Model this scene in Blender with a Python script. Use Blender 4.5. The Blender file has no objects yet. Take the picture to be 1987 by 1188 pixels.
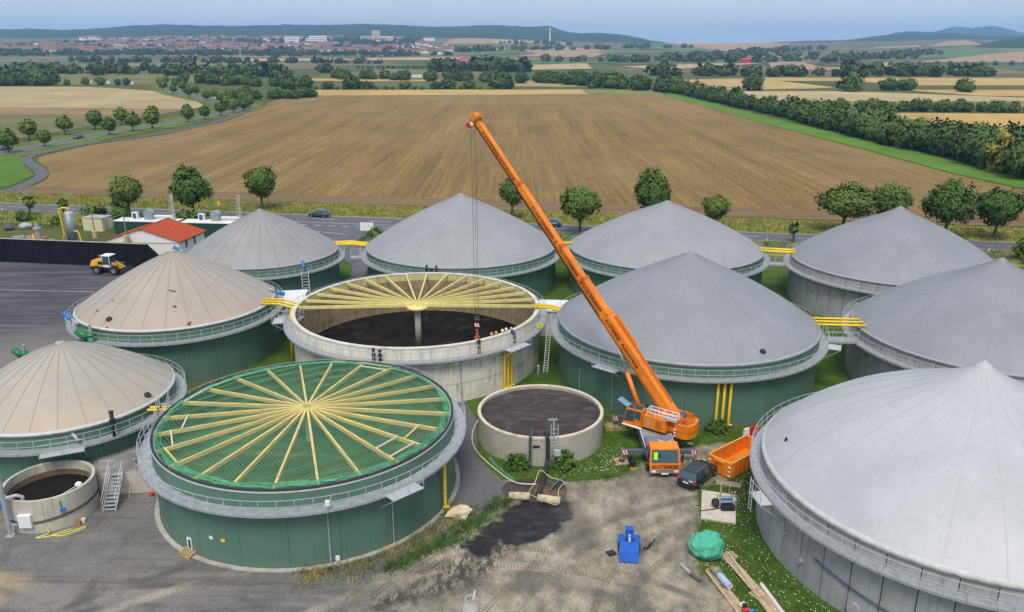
import bpy, bmesh, math, random
import numpy as np
from mathutils import Vector, Matrix, noise as mnoise
R_=math.radians; PI=math.pi; TAU=2*PI; cos=math.cos; sin=math.sin
sc=bpy.context.scene; COL=sc.collection
# ------------------------------------------------------------------ camera
cam=bpy.data.cameras.new('camera'); camo=bpy.data.objects.new('camera',cam); COL.objects.link(camo)
camo.location=(0,0,35); camo.rotation_euler=(R_(90-17.9),0,0)
cam.sensor_width=36; cam.lens=36*1574.1/1987; cam.clip_start=.5; cam.clip_end=40000
sc.camera=camo
# ------------------------------------------------------------------ world, sun, exposure
SUN_EL,SUN_AZ=58,186            # azimuth measured from +y clockwise: high behind the camera
w=bpy.data.worlds.new('World'); sc.world=w; w.use_nodes=True
nt=w.node_tree; nt.nodes.clear()
sky=nt.nodes.new('ShaderNodeTexSky'); sky.sky_type='NISHITA'; sky.sun_disc=False
sky.sun_elevation=R_(SUN_EL); sky.sun_rotation=R_(SUN_AZ); sky.altitude=200; sky.air_density=1.0; sky.dust_density=2.5; sky.ozone_density=1.6
tc=nt.nodes.new('ShaderNodeTexCoord'); mp=nt.nodes.new('ShaderNodeMapping'); mp.inputs['Scale'].default_value=(1,1,5)
nz=nt.nodes.new('ShaderNodeTexNoise'); nz.inputs['Scale'].default_value=1.3; nz.inputs['Detail'].default_value=6; nz.inputs['Roughness'].default_value=.6
rp=nt.nodes.new('ShaderNodeValToRGB'); rp.color_ramp.elements[0].position=.3; rp.color_ramp.elements[0].color=(.6,.6,.6,1)
rp.color_ramp.elements[1].position=.8; rp.color_ramp.elements[1].color=(.95,.95,.95,1)
mx=nt.nodes.new('ShaderNodeMix'); mx.data_type='RGBA'; mx.inputs[7].default_value=(4.9,5.45,6.15,1)   # thin high cloud veil
bg=nt.nodes.new('ShaderNodeBackground'); bg.inputs[1].default_value=.14
wo=nt.nodes.new('ShaderNodeOutputWorld')
L=nt.links.new
L(tc.outputs['Generated'],mp.inputs[0]); L(mp.outputs[0],nz.inputs['Vector']); L(nz.outputs[0],rp.inputs[0]); L(rp.outputs[0],mx.inputs[0])
L(sky.outputs[0],mx.inputs[6]); L(mx.outputs[2],bg.inputs[0]); L(bg.outputs[0],wo.inputs[0])
sl=bpy.data.lights.new('sun','SUN'); so=bpy.data.objects.new('sun',sl); COL.objects.link(so)
sl.energy=2.5; sl.angle=R_(24); sl.color=(1,.93,.83)
a=R_(SUN_AZ); e=R_(SUN_EL)
so.rotation_euler=Vector((sin(a)*cos(e),cos(a)*cos(e),sin(e))).to_track_quat('Z','Y').to_euler(); so.location=(0,-50,200)
sc.view_settings.view_transform='Standard'; sc.view_settings.look='None'; sc.view_settings.exposure=0.15; sc.view_settings.gamma=1
sc.view_settings.use_curve_mapping=False
sc.cycles.max_bounces=6; sc.cycles.diffuse_bounces=3; sc.cycles.volume_bounces=1; sc.cycles.transparent_max_bounces=6
# ------------------------------------------------------------------ material helpers
class NT:
    def __init__(s,name):
        s.m=bpy.data.materials.new(name); s.m.use_nodes=True; s.t=s.m.node_tree; s.b=s.t.nodes['Principled BSDF']
        s.tc=s.t.nodes.new('ShaderNodeTexCoord')
    def n(s,k): return s.t.nodes.new(k)
    def l(s,a,b): s.t.links.new(a,b)
    def vec(s,stretch=(1,1,1),rot=0,loc=(0,0,0),src='Object'):
        m=s.n('ShaderNodeMapping'); m.inputs['Scale'].default_value=stretch; m.inputs['Rotation'].default_value=(0,0,rot); m.inputs['Location'].default_value=loc
        s.l(s.tc.outputs[src],m.inputs[0]); return m.outputs[0]
    def noise(s,v,scale,detail=5,rough=.6,dist=0):
        k=s.n('ShaderNodeTexNoise'); k.inputs['Scale'].default_value=scale; k.inputs['Detail'].default_value=detail; k.inputs['Roughness'].default_value=rough; k.inputs['Distortion'].default_value=dist
        s.l(v,k.inputs['Vector']); return k.outputs[0]
    def voro(s,v,scale,out='Distance',feature='F1'):
        k=s.n('ShaderNodeTexVoronoi'); k.inputs['Scale'].default_value=scale; k.feature=feature; s.l(v,k.inputs['Vector']); return k.outputs[out]
    def ramp(s,fac,st,interp='LINEAR'):
        r=s.n('ShaderNodeValToRGB'); r.color_ramp.interpolation=interp; e=r.color_ramp.elements
        while len(e)<len(st): e.new(.5)
        for q,(p,c) in zip(e,st):
            q.position=p; q.color=(c,c,c,1) if isinstance(c,(int,float)) else (*c,1)
        s.l(fac,r.inputs[0]); return r.outputs[0]
    def mix(s,fac,a,b,bt='MIX'):
        k=s.n('ShaderNodeMix'); k.data_type='RGBA'; k.blend_type=bt
        for i,x in ((0,fac),(6,a),(7,b)):
            if isinstance(x,(int,float)): k.inputs[i].default_value=x if i==0 else (x,x,x,1)
            elif isinstance(x,tuple): k.inputs[i].default_value=(*x,1)
            else: s.l(x,k.inputs[i])
        return k.outputs[2]
    def math(s,op,a,b=0,clamp=False):
        k=s.n('ShaderNodeMath'); k.operation=op; k.use_clamp=clamp
        for i,x in ((0,a),(1,b)):
            if isinstance(x,(int,float)): k.inputs[i].default_value=x
            else: s.l(x,k.inputs[i])
        return k.outputs[0]
    def xyz(s,v):
        k=s.n('ShaderNodeSeparateXYZ'); s.l(v,k.inputs[0]); return k.outputs
    def blob(s,v,c,rx,ry,rot=0,soft=.5):
        # soft-edged spot on the ground around c (metres), its edge broken up by the warped coordinates v
        k=s.n('ShaderNodeMapping'); k.vector_type='TEXTURE'; k.inputs['Location'].default_value=(c[0],c[1],0); k.inputs['Rotation'].default_value=(0,0,rot); k.inputs['Scale'].default_value=(rx,ry,1000)
        s.l(v,k.inputs[0]); d=s.n('ShaderNodeVectorMath'); d.operation='LENGTH'; s.l(k.outputs[0],d.inputs[0])
        return s.ramp(d.outputs['Value'],[(max(0,1-soft),1.),(1.,0.)])
    def warp(s,v,scale,amt):
        k=s.n('ShaderNodeTexNoise'); k.inputs['Scale'].default_value=scale; k.inputs['Detail'].default_value=4; s.l(v,k.inputs['Vector'])
        q=s.n('ShaderNodeVectorMath'); q.operation='SUBTRACT'; s.l(k.outputs['Color'],q.inputs[0]); q.inputs[1].default_value=(.5,.5,.5)
        r=s.n('ShaderNodeVectorMath'); r.operation='SCALE'; s.l(q.outputs[0],r.inputs[0]); r.inputs['Scale'].default_value=amt
        o=s.n('ShaderNodeVectorMath'); o.operation='ADD'; s.l(v,o.inputs[0]); s.l(r.outputs[0],o.inputs[1]); return o.outputs[0]
    def bump(s,h,strength,dist=.05):
        k=s.n('ShaderNodeBump'); k.inputs['Strength'].default_value=strength; k.inputs['Distance'].default_value=dist; s.l(h,k.inputs['Height']); s.l(k.outputs[0],s.b.inputs['Normal'])
    def col(s,c):
        if isinstance(c,tuple): s.b.inputs['Base Color'].default_value=(*c,1)
        else: s.l(c,s.b.inputs['Base Color'])
    def set(s,rough=.8,metal=0,spec=.5):
        s.b.inputs['Roughness'].default_value=rough; s.b.inputs['Metallic'].default_value=metal; s.b.inputs['Specular IOR Level'].default_value=spec
def sc3(c,k): return tuple(max(0,min(1,x*k)) for x in c)
MATS={}
def M(name,c,var=.25,scale=1.5,rough=.75,metal=0,spec=.4,stretch=(1,1,1),c2=None,bump=0,big=0,cover=.5):
    """noise-mottled paint / metal / concrete; c2 = dirt or second tone"""
    if name in MATS: return MATS[name]
    k=NT(name); v=k.vec(stretch); n=k.noise(v,scale,6,.62)
    a,b=sc3(c,1-var),sc3(c,1+var)
    o=k.ramp(n,[(.3,a),(.7,b)])
    if c2:
        n2=k.noise(k.vec(tuple(x*.37 for x in stretch),loc=(7,3,1)),scale,7,.7)
        o=k.mix(k.ramp(n2,[(cover,0.),(cover+.18,1.)]),o,c2)
    if big:
        n3=k.noise(k.vec((1,1,1),loc=(3,9,2)),big,3)
        o=k.mix(1.,o,k.ramp(n3,[(.3,.82),(.7,1.16)]),'MULTIPLY')
    k.col(o); k.set(rough,metal,spec)
    if bump: k.bump(n,bump)
    MATS[name]=k.m; return k.m
# ------------------------------------------------------------------ mesh helpers
class MB:
    def __init__(s): s.v=[]; s.f=[]; s.mi=[]; s.cur=0
    def add(s,vs,fs):
        o=len(s.v); s.v+= [tuple(x) for x in vs]; s.f+=[tuple(i+o for i in q) for q in fs]; s.mi+=[s.cur]*len(fs); return s
    def hexa(s,p): return s.add(p,[(0,3,2,1),(4,5,6,7),(0,1,5,4),(1,2,6,5),(2,3,7,6),(3,0,4,7)])
    def box(s,c,d,rz=0,rx=0,ry=0,tx=1,ty=1):
        hx,hy,hz=d[0]/2,d[1]/2,d[2]/2
        p=[(-hx,-hy,-hz),(hx,-hy,-hz),(hx,hy,-hz),(-hx,hy,-hz),(-hx*tx,-hy*ty,hz),(hx*tx,-hy*ty,hz),(hx*tx,hy*ty,hz),(-hx*tx,hy*ty,hz)]
        m=Matrix.Translation(c)@Matrix.Rotation(rz,4,'Z')@Matrix.Rotation(ry,4,'Y')@Matrix.Rotation(rx,4,'X')
        return s.hexa([m@Vector(q) for q in p])
    def beam(s,a,b,w,h,up=(0,0,1)):
        a=Vector(a); b=Vector(b); d=(b-a).normalized(); u=Vector(up)
        r=d.cross(u)
        if r.length<1e-4: r=d.cross(Vector((1,0,0)))
        r.normalize(); u=r.cross(d)
        r*=w/2; u*=h/2
        return s.hexa([a-r-u,a+r-u,b+r-u,b-r-u,a-r+u,a+r+u,b+r+u,b-r+u])
    def tube(s,pts,r,n=6,cap=True,closed=False):
        pts=[Vector(p) for p in pts]; m=len(pts); rs=r if isinstance(r,(list,tuple)) else [r]*m
        vs=[]; pu=None
        for i in range(m):
            if closed: d=pts[(i+1)%m]-pts[i-1]
            else: d=pts[min(i+1,m-1)]-pts[max(i-1,0)]
            if d.length<1e-9: d=Vector((0,0,1))
            d.normalize()
            if pu is None:
                pu=d.orthogonal().normalized()
            else:
                pu=pu-d*pu.dot(d)
                pu=pu.normalized() if pu.length>1e-6 else d.orthogonal().normalized()
            q=d.cross(pu)
            for k in range(n):
                a=TAU*k/n; vs.append(pts[i]+(pu*cos(a)+q*sin(a))*rs[i])
        fs=[]
        for i in range(m if closed else m-1):
            j=(i+1)%m
            for k in range(n): fs.append((i*n+k,i*n+(k+1)%n,j*n+(k+1)%n,j*n+k))
        if cap and not closed: fs.append(tuple(range(n-1,-1,-1))); fs.append(tuple((m-1)*n+k for k in range(n)))
        return s.add(vs,fs)
    def cone(s,a,b,r0,r1,n=12): return s.tube([a,b],[r0,max(r1,1e-3)],n)
    def lathe(s,prof,n=48,c=(0,0),a0=0,a1=TAU,close=False):
        full=abs(a1-a0-TAU)<1e-6; cols=n if full else n+1; m=len(prof); vs=[]
        for i in range(cols):
            a=a0+(a1-a0)*i/n
            for r,z in prof: vs.append((c[0]+r*cos(a),c[1]+r*sin(a),z))
        fs=[]
        for i in range(n):
            j=(i+1)%cols
            for k in range(m if close else m-1):
                l=(k+1)%m; fs.append((i*m+k,j*m+k,j*m+l,i*m+l))
        return s.add(vs,fs)
    def prism(s,poly,z0,z1):
        n=len(poly); vs=[(x,y,z0) for x,y in poly]+[(x,y,z1) for x,y in poly]
        return s.add(vs,[tuple(range(n-1,-1,-1)),tuple(range(n,2*n))]+[(i,(i+1)%n,n+(i+1)%n,n+i) for i in range(n)])
    def sheet(s,poly,z): return s.add([(x,y,z) for x,y in poly],[tuple(range(len(poly)))])
    def blob(s,c,r,seed=0,amp=.25,sub=2,fq=1.2):
        bm=bmesh.new(); bmesh.ops.create_icosphere(bm,subdivisions=sub,radius=1)
        vs=[]
        for v in bm.verts:
            k=1+amp*mnoise.noise(v.co*fq+Vector((seed*7.3,seed*3.1,seed*1.7)))
            vs.append((c[0]+v.co.x*r[0]*k,c[1]+v.co.y*r[1]*k,c[2]+v.co.z*r[2]*k))
        fs=[tuple(v.index for v in f.verts) for f in bm.faces]; bm.free(); return s.add(vs,fs)
    def mesh(s,name,mats,smooth=False):
        me=bpy.data.meshes.new(name); me.from_pydata(s.v,[],s.f)
        for m in (mats if isinstance(mats,(list,tuple)) else [mats]): me.materials.append(m)
        if any(s.mi): me.polygons.foreach_set('material_index',s.mi)
        if smooth: me.polygons.foreach_set('use_smooth',[True]*len(me.polygons))
        me.update(); return me
    def build(s,name,mats,parent=None,smooth=False,loc=None,rz=0):
        o=bpy.data.objects.new(name,s.mesh(name,mats,smooth)); COL.objects.link(o)
        if parent: o.parent=parent
        if loc: o.location=loc
        if rz: o.rotation_euler=(0,0,rz)
        return o
def tag(o,label=None,cat=None,group=None,kind=None):
    if label: o['label']=label
    if cat: o['category']=cat
    if group: o['group']=group
    if kind: o['kind']=kind
    return o
def thing(name,label,cat,loc=(0,0,0),rz=0,group=None):
    o=bpy.data.objects.new(name,None); COL.objects.link(o); o.empty_display_size=.2
    o.location=loc; o.rotation_euler=(0,0,rz); return tag(o,label,cat,group)
def place(me,name,parent=None,loc=(0,0,0),rz=0,s=1):
    o=bpy.data.objects.new(name,me); COL.objects.link(o); o.parent=parent; o.location=loc; o.rotation_euler=(0,0,rz)
    o.scale=(s,s,s) if isinstance(s,(int,float)) else s; return o
def struct(name,mb,mat,smooth=False): return tag(mb.build(name,mat,smooth=smooth),kind='structure')
def npmesh(name,verts,faces,mats,mi=None):
    me=bpy.data.meshes.new(name); nv=len(verts); nf=len(faces); k=faces.shape[1]
    me.vertices.add(nv); me.vertices.foreach_set('co',np.ascontiguousarray(verts,dtype=np.float32).ravel())
    me.loops.add(nf*k); me.loops.foreach_set('vertex_index',np.ascontiguousarray(faces,dtype=np.int32).ravel())
    me.polygons.add(nf); me.polygons.foreach_set('loop_start',np.arange(0,nf*k,k,dtype=np.int32)); me.polygons.foreach_set('loop_total',np.full(nf,k,dtype=np.int32))
    for m in (mats if isinstance(mats,(list,tuple)) else [mats]): me.materials.append(m)
    if mi is not None: me.polygons.foreach_set('material_index',np.asarray(mi,dtype=np.int32))
    me.update(calc_edges=True); return me
def text_mesh(txt,size,mat,ext=.004):
    cu=bpy.data.curves.new('lettering','FONT'); cu.body=txt; cu.size=size; cu.extrude=ext; cu.offset=size*.022; cu.align_x='LEFT'; cu.align_y='CENTER'; cu.resolution_u=2
    o=bpy.data.objects.new('lettering',cu); COL.objects.link(o)
    dg=bpy.context.evaluated_depsgraph_get(); me=bpy.data.meshes.new_from_object(o.evaluated_get(dg))
    bpy.data.objects.remove(o); bpy.data.curves.remove(cu); me.name='lettering'; me.materials.clear(); me.materials.append(mat); return me
# ================================================================== THE SETTING
ZP=[(-2000,60),(0,66),(500,72),(850,66),(1000,62),(1100,50),(1250,42),(1350,38),(1500,40),(1700,48),(1850,60),(1987,55),(4000,50)]
ZX=[(q[0]-993.5)/1654 for q in ZP]; ZV=[q[1] for q in ZP]
def terr(x,y):
    if y<1900: return 0.
    Z=float(np.interp(x/y,ZX,ZV)); t=min(1,(y-1900)/2600); return Z*(.5*t+.5*t*t*(3-2*t))
def ground_mat():
    k=NT('meadow_and_far_fields'); v=k.vec()
    near=k.ramp(k.noise(v,.06,6),[(.3,(.062,.085,.022)),(.6,(.10,.115,.035)),(.8,(.17,.15,.06))])
    p=k.vec((1/230,1/420,1),rot=.25)
    c=k.voro(p,1.,'Color'); r=k.xyz(c)[0]
    far=k.ramp(r,[(0,(.045,.075,.024)),(.25,(.10,.13,.045)),(.45,(.26,.20,.10)),(.6,(.19,.135,.08)),(.75,(.07,.105,.03)),(.9,(.30,.23,.11))],'CONSTANT')
    far=k.mix(k.ramp(k.noise(v,.004,5),[(.60,0.),(.68,.7)]),far,(.045,.065,.025))
    far=k.mix(.35,far,k.ramp(k.noise(v,.02,5),[(.3,(.05,.06,.02)),(.7,(.2,.17,.09))]))
    y=k.xyz(v)[1]; f=k.ramp(k.math('DIVIDE',y,4000.),[(.2,0.),(.32,1.)])
    k.col(k.mix(f,near,far)); k.set(.95,0,.1); return k.m
mb=MB(); us=np.linspace(-.95,.95,121)
ys=[-3000,-600,0,100,200,400,700,1000,1400,1700,1900]+list(range(2000,4600,100))+[4700,5200,6000,8000,12500]
V=[]
for y in ys:
    for u in us:
        x=u*max(y,1500); V.append((x,y,terr(x,y)-.06))
nc=len(us); mb.add(V,[(i*nc+j,i*nc+j+1,(i+1)*nc+j+1,(i+1)*nc+j) for i in range(len(ys)-1) for j in range(nc-1)])
struct('ground',mb,ground_mat())

def field_mat(name,c,rot=0,var=.2,sx=1.2,sy=.03,c2=None,spots=0,fine=3.):
    k=NT(name); v=k.vec((sx,sy,1),rot=rot); n=k.noise(v,1.,6,.65)
    o=k.ramp(n,[(.25,sc3(c,1-var)),(.75,sc3(c,1+var))])
    b=k.noise(k.vec(),.02,5); o=k.mix(1.,o,k.ramp(b,[(.3,.8),(.7,1.18)]),'MULTIPLY')
    if c2: o=k.mix(k.ramp(k.noise(k.vec((sx*.35,sy*.6,1),rot=rot,loc=(4,4,0)),1.,6,.7),[(.45,0.),(.62,.75)]),o,c2)
    fn=k.noise(k.vec((fine,fine*.45,1),rot=rot),1.,4,.8); o=k.mix(1.,o,k.ramp(fn,[(.3,.72),(.7,1.28)]),'MULTIPLY')
    k.col(o); k.set(.95,0,.1); return k.m
# big tilled field: tillage lines run away from the camera
k=NT('tilled_stubble_field'); r0=.055
w1=k.warp(k.vec(),.02,1.5)
def mv(src,stretch,rot):
    m=k.n('ShaderNodeMapping'); m.inputs['Scale'].default_value=stretch; m.inputs['Rotation'].default_value=(0,0,rot); k.l(src,m.inputs[0]); return m.outputs[0]
n=k.noise(mv(w1,(.75,.009,1),-r0),1.,7,.7)
o=k.ramp(n,[(.25,(.130,.078,.028)),(.45,(.19,.121,.043)),(.58,(.235,.155,.056)),(.78,(.33,.228,.085))])
n2=k.noise(mv(w1,(.10,.004,1),-r0),1.,5,.6); o=k.mix(1.,o,k.ramp(n2,[(.3,.70),(.7,1.28)]),'MULTIPLY')
n3=k.noise(k.vec((1.6,.45,1)),1.,6,.9); o=k.mix(1.,o,k.ramp(n3,[(.33,.42),(.67,1.6)]),'MULTIPLY')
n4=k.noise(k.vec(),.012,4); o=k.mix(k.ramp(n4,[(.45,0.),(.65,.5)]),o,(.27,.19,.09)); n5=k.noise(k.vec((.03,.02,1),loc=(2,7,0)),1.,6,.65); o=k.mix(k.ramp(n5,[(.52,0.),(.68,.5)]),o,(.15,.095,.045))
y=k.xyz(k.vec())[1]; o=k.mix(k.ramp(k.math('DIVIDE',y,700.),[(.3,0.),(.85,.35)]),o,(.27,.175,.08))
k.col(o); k.set(.95,0,.1); k.bump(n3,.5,.2); FM=k.m
poly=[(-126,199.5),(-124,211),(-127,222),(-131,230),(-138.5,243),(-148,255),(-153,264),(-154.5,272),(-153,299),(-141,332),(-135.5,390),(-145,488),(-152,520),(-158,594),(56,613),(111,606),(111,535),(117,373),(122.5,278),(124.5,231),(129,200),(140,160),(300,134),(300,126),(103,160)]
struct('tilled_field',MB().sheet(poly,.03),FM)
hm=field_mat('headland_soil',(.17,.105,.058),rot=.17,sx=.05,sy=.9,var=.35,c2=(.25,.18,.1))
struct('field_headland',MB().sheet([(-127,199),(103,160.5),(135,155),(136,164),(104,170),(0,188),(-124,208.5)],.05),hm)
for nm,pl,c,rr in [
 ('stubble_field',[(-443,727),(-359,718),(-286,662),(-214,560),(-180,490),(-181,467),(-298,486),(-520,520),(-700,727)],(.37,.29,.155),1.4),
 ('brown_field',[(-520,520),(-298,486),(-182,463),(-184,432),(-266,432),(-520,460)],(.27,.185,.095),1.4),
 ('olive_field',[(-520,460),(-266,431),(-185,431),(-189,370),(-189,348),(-194,301),(-400,330)],(.155,.15,.062),1.3),
 ('green_meadow',[(-167,266),(-163.6,272.4),(-146,244),(-134,228),(-130,210),(-133,202),(-150,200),(-174,235)],(.085,.17,.025),0),
 ('wheat_strip',[(-159,595),(-162,669),(56,677),(56,613.5)],(.46,.31,.12),1.5),
 ('clover_strip',[(56.2,677),(114,677),(111,607),(56.3,613.5)],(.20,.21,.075),1.5),
 ('grass_verge_strip',[(108,601),(111,535),(117.6,373),(123.5,278),(125.3,231),(130,205),(141,165),(152,163),(145,205),(139.3,243),(137.9,286),(131,370),(124,520),(118,620)],(.10,.20,.028),0),
 ('pale_wheat_field',[(168,654),(260,654),(350,571),(420,530),(328,535),(165,540)],(.42,.33,.18),1.3),
 ('hay_meadow',[(165,540),(330,534),(420,528),(330,462),(289,470),(170,486)],(.22,.19,.08),1.3),
 ('golden_wheat_field',[(150,446),(176,445),(270,438),(420,420),(420,330),(207,250),(150,270),(146,390)],(.47,.31,.115),1.4),
 ('wheat_field',[(173,865),(264,905),(254,693),(171,669)],(.43,.30,.13),1.2),
 ('wheat_field',[(255,919),(800,905),(900,800),(454,745),(360,745),(255,700)],(.45,.31,.12),1.2),
 ('beet_field',[(267,841),(339,829),(356,727),(301,693),(273,709)],(.075,.10,.03),1.2),
 ('wheat_field',[(310,672),(420,672),(480,600),(420,575),(357,583),(332,595)],(.44,.29,.11),1.2),
 ('wheat_strip',[(-243,905),(-49,853),(-47,817),(-223,841)],(.46,.30,.10),1.2),
 ('pasture',[(-220,829),(-43,795),(-41,709),(-189,709)],(.11,.125,.045),1.2),
 ('stubble_field',[(-4,841),(90,829),(125,709),(-2,727)],(.33,.25,.125),1.2),
 ('pasture',[(-600,1040),(-300,1040),(-300,760),(-460,740)],(.16,.16,.06),1.2)]:
    FZ=globals().get('FZ',.04)+.004; struct(nm,MB().sheet(pl,FZ),field_mat(nm+'_surface',c,rr,fine=1.2))
FAR={
 'tan':[[(-667,1983),(-409,2019),(-333,1866),(-634,1757)],[(14,1459),(140,1573),(116,1221),(8,1173)],[(171,1359),(379,1573),(466,1573),(212,1173)],[(-360,2022),(-119,2097),(-132,1916),(-310,1866)]],
 'pink':[[(-271,3243),(13,3311),(38,3907),(-281,4501)],[(26,2683),(202,3134),(330,2774),(91,2277)],[(8,2178),(139,2656),(289,2555),(202,2126)],[(690,2549),(1290,3907),(1407,4600),(739,3988)],[(764,1659),(1003,1659),(1587,2635),(1270,2308)],[(369,1196),(504,1106),(754,1659),(530,1757)],[(1257,2981),(1472,3053),(1580,3322),(1355,3170)],[(1485,3043),(1794,3255),(2132,3983),(1974,3862)]],
 'green':[[(-309,1359),(5,1359),(6,1532),(-324,1424)],[(15,1532),(197,1573),(220,1757),(16,1659)],[(483,1328),(563,1272),(755,1757),(572,1659)],[(-100,2248),(24,2421),(10,2632),(-97,2532)],[(344,2893),(563,3036),(653,3521),(383,3225)],[(483,2599),(720,2786),(789,3207),(531,2960)],[(929,1994),(1134,2107),(1587,2635),(1570,2994)],[(-339,2165),(-226,2282),(-245,2477),(-366,2430)]],
 'gold':[[(711,3970),(1298,4414),(1351,4600),(851,4600)],[(-204,2739),(-21,2671),(-23,2861),(-215,2877)],[(231,3590),(-70,3489),(-77,3819),(243,3784)]],
}
FC={'tan':(.42,.31,.17),'pink':(.34,.23,.145),'green':(.10,.165,.05),'gold':(.45,.31,.13)}
for kk,l in FAR.items():
    fm=field_mat('far_%s_crop'%kk,FC[kk],.4,fine=.3,sx=.05,sy=.01)
    for q in l:
        mb=MB(); N,Q=14,6; V=[]
        for i in range(Q+1):
            for j in range(N+1):
                a,b=j/N,i/Q
                x=(1-b)*((1-a)*q[0][0]+a*q[1][0])+b*((1-a)*q[3][0]+a*q[2][0]); y=(1-b)*((1-a)*q[0][1]+a*q[1][1])+b*((1-a)*q[3][1]+a*q[2][1])
                V.append((x,y,terr(x,y)+.5+y*.0002))
        mb.add(V,[(i*(N+1)+j,i*(N+1)+j+1,(i+1)*(N+1)+j+1,(i+1)*(N+1)+j) for i in range(Q) for j in range(N)])
        struct('far_field',mb,fm)
# ---- wooded hills
hk=NT('forest_canopy'); hv=hk.vec()
ho=hk.ramp(hk.noise(hv,.012,6,.7),[(.3,(.012,.026,.012)),(.55,(.028,.05,.018)),(.75,(.05,.075,.026))])
hk.col(ho); hk.set(.95,0,.1); HM=hk.m
def hill(name,prof,y0,y1,y2,pw,amp=7,z0=-4,mat=HM):
    us=np.linspace(prof[0][0],prof[-1][0],int((prof[-1][0]-prof[0][0])*1654/2.2)); us=[(u-993.5)/1654 for u in np.linspace(prof[0][0],prof[-1][0],max(40,int((prof[-1][0]-prof[0][0])/2.2)))]
    PX=[(p[0]-993.5)/1654 for p in prof]; PY=[p[1] for p in prof]
    rows=[y0+(y1-y0)*i/34 for i in range(35)]+[y1+(y2-y1)*i/6 for i in range(1,7)]
    mb=MB(); V=[]
    for y in rows:
        for u in us:
            zt=35+y1*(85.6-float(np.interp(u,PX,PY)))/1654
            x=u*y; zb=terr(x,y)+z0
            if y<=y1: t=(y-y0)/(y1-y0); z=zb+(zt-zb)*(t**pw)
            else: t=(y-y1)/(y2-y1); z=zt*(1-t*t)-5*t
            n=mnoise.noise(Vector((x*.011,y*.008,3)))*amp+mnoise.noise(Vector((x*.05,y*.02,9)))*amp*.5
            V.append((x,y,z+n*min(1,max(0,(y-y0)/200))))
    n=len(us); mb.add(V,[(i*n+j,i*n+j+1,(i+1)*n+j+1,(i+1)*n+j) for i in range(len(rows)-1) for j in range(n-1)])
    struct(name,mb,mat,True)
hill('wooded_ridge',[(-500,62),(0,59),(60,58),(130,60),(200,57),(260,52),(330,49.5),(400,52),(500,52),(560,50),(640,51),(700,49),(760,50),(830,54),(900,53),(960,50.5),(1030,54),(1066,52.5),(1085,60),(1110,65),(1150,65),(1200,68),(1240,74),(1262,80),(1290,83),(1330,85)],4300,6200,8000,.75)
hill('wooded_hill',[(1440,86),(1500,84),(1540,81),(1640,79),(1700,71),(1760,62),(1800,64),(1850,66),(1900,70),(1987,70),(2300,72)],4400,7000,8500,.8)
hill('far_mountain',[(1740,75),(1800,65),(1850,53),(1880,56),(1920,52),(1945,57),(1987,66),(2100,70),(2400,78)],7600,10500,12300,.8)
hill('wooded_knoll',[(1880,92),(1905,86),(1940,80),(1987,75),(2100,72),(2300,86)],2950,3500,4000,.6,5)
# ---- roads
asph=NT('worn_asphalt'); v=asph.vec(); o=asph.ramp(asph.noise(v,.5,7,.7),[(.3,(.085,.088,.098)),(.7,(.135,.135,.145))]); asph.col(o); asph.set(.85,0,.3); ASPH=asph.m
LINE=M('road_paint',(.62,.62,.6),.12,3,.7)
def ribbon(pts,w,z,step=None):
    mb=MB(); n=len(pts); V=[]
    for i in range(n):
        a=Vector(pts[max(i-1,0)]); b=Vector(pts[min(i+1,n-1)]); d=(b-a).normalized(); q=Vector((-d.y,d.x))*(w/2); c=Vector(pts[i]); V+= [(*(c+q),z),(*(c-q),z)]
    return mb.add(V,[(2*i,2*i+1,2*i+3,2*i+2) for i in range(n-1)])
def smooth(pts,n=6):
    out=[]; P=[Vector(p) for p in pts]
    for i in range(len(P)-1):
        a=P[max(i-1,0)];b=P[i];c=P[i+1];d=P[min(i+2,len(P)-1)]
        for k in range(n):
            t=k/n; out.append(.5*((2*b)+(c-a)*t+(2*a-5*b+4*c-d)*t*t+(3*b-a-3*c+d)*t**3))
    return out+[P[-1]]
def offset(pts,o):
    r=[]
    for i in range(len(pts)):
        d=(Vector(pts[min(i+1,len(pts)-1)])-Vector(pts[max(i-1,0)])).normalized(); r.append(Vector(pts[i])+Vector((-d.y,d.x))*o)
    return r
rd=lambda x:181.6-.1857*(x+115.8)          # centre line of the country road behind the site
mr=[(x,rd(x)) for x in range(-330,340,10)]
verge=NT('dry_grass_verge'); v=verge.vec()
o=verge.ramp(verge.noise(verge.vec((.35,.35,1)),1.,7,.75),[(.28,(.085,.14,.028)),(.45,(.17,.185,.045)),(.6,(.29,.24,.075)),(.78,(.40,.31,.12))])
verge.col(o); verge.set(.95,0,.1); VG=verge.m
struct('road_verge',ribbon(offset(mr,10.5),14,.004),VG)
struct('near_verge',ribbon(offset(mr,-9),12,.002),VG)
struct('country_road',ribbon(mr,7.4,.07),ASPH)
mb=MB()
for o_ in (-3.35,3.35): mb.add(*(lambda r:(r.v,r.f))(ribbon(offset(mr,o_),.16,.076)))
for i,x in enumerate(range(-330,330,12)):
    mb.add(*(lambda r:(r.v,r.f))(ribbon([(x,rd(x)),(x+5,rd(x+5))],.16,.076)))
struct('road_markings',mb,LINE)
struct('cycle_path',ribbon([(x,rd(x)-8.2) for x in range(-20,340,10)],1.9,.06),ASPH)
acc=[(-46,165.5),(-20,161),(-22.6,155),(-26,150),(-27.5,144),(-23.5,134),(-23.5,108),(-25.8,100),(-27,104),(-24.6,118),(-26.5,130),(-33,142),(-40,150),(-46,157)]
struct('access_road',MB().sheet(acc,.064),ASPH)
mb=MB()
for i in range(9): mb.add(*(lambda r:(r.v,r.f))(ribbon([(-46+i*2.9,162.4-.5*i),(-44.4+i*2.9,162.1-.5*i)],.22,.08)))
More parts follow.
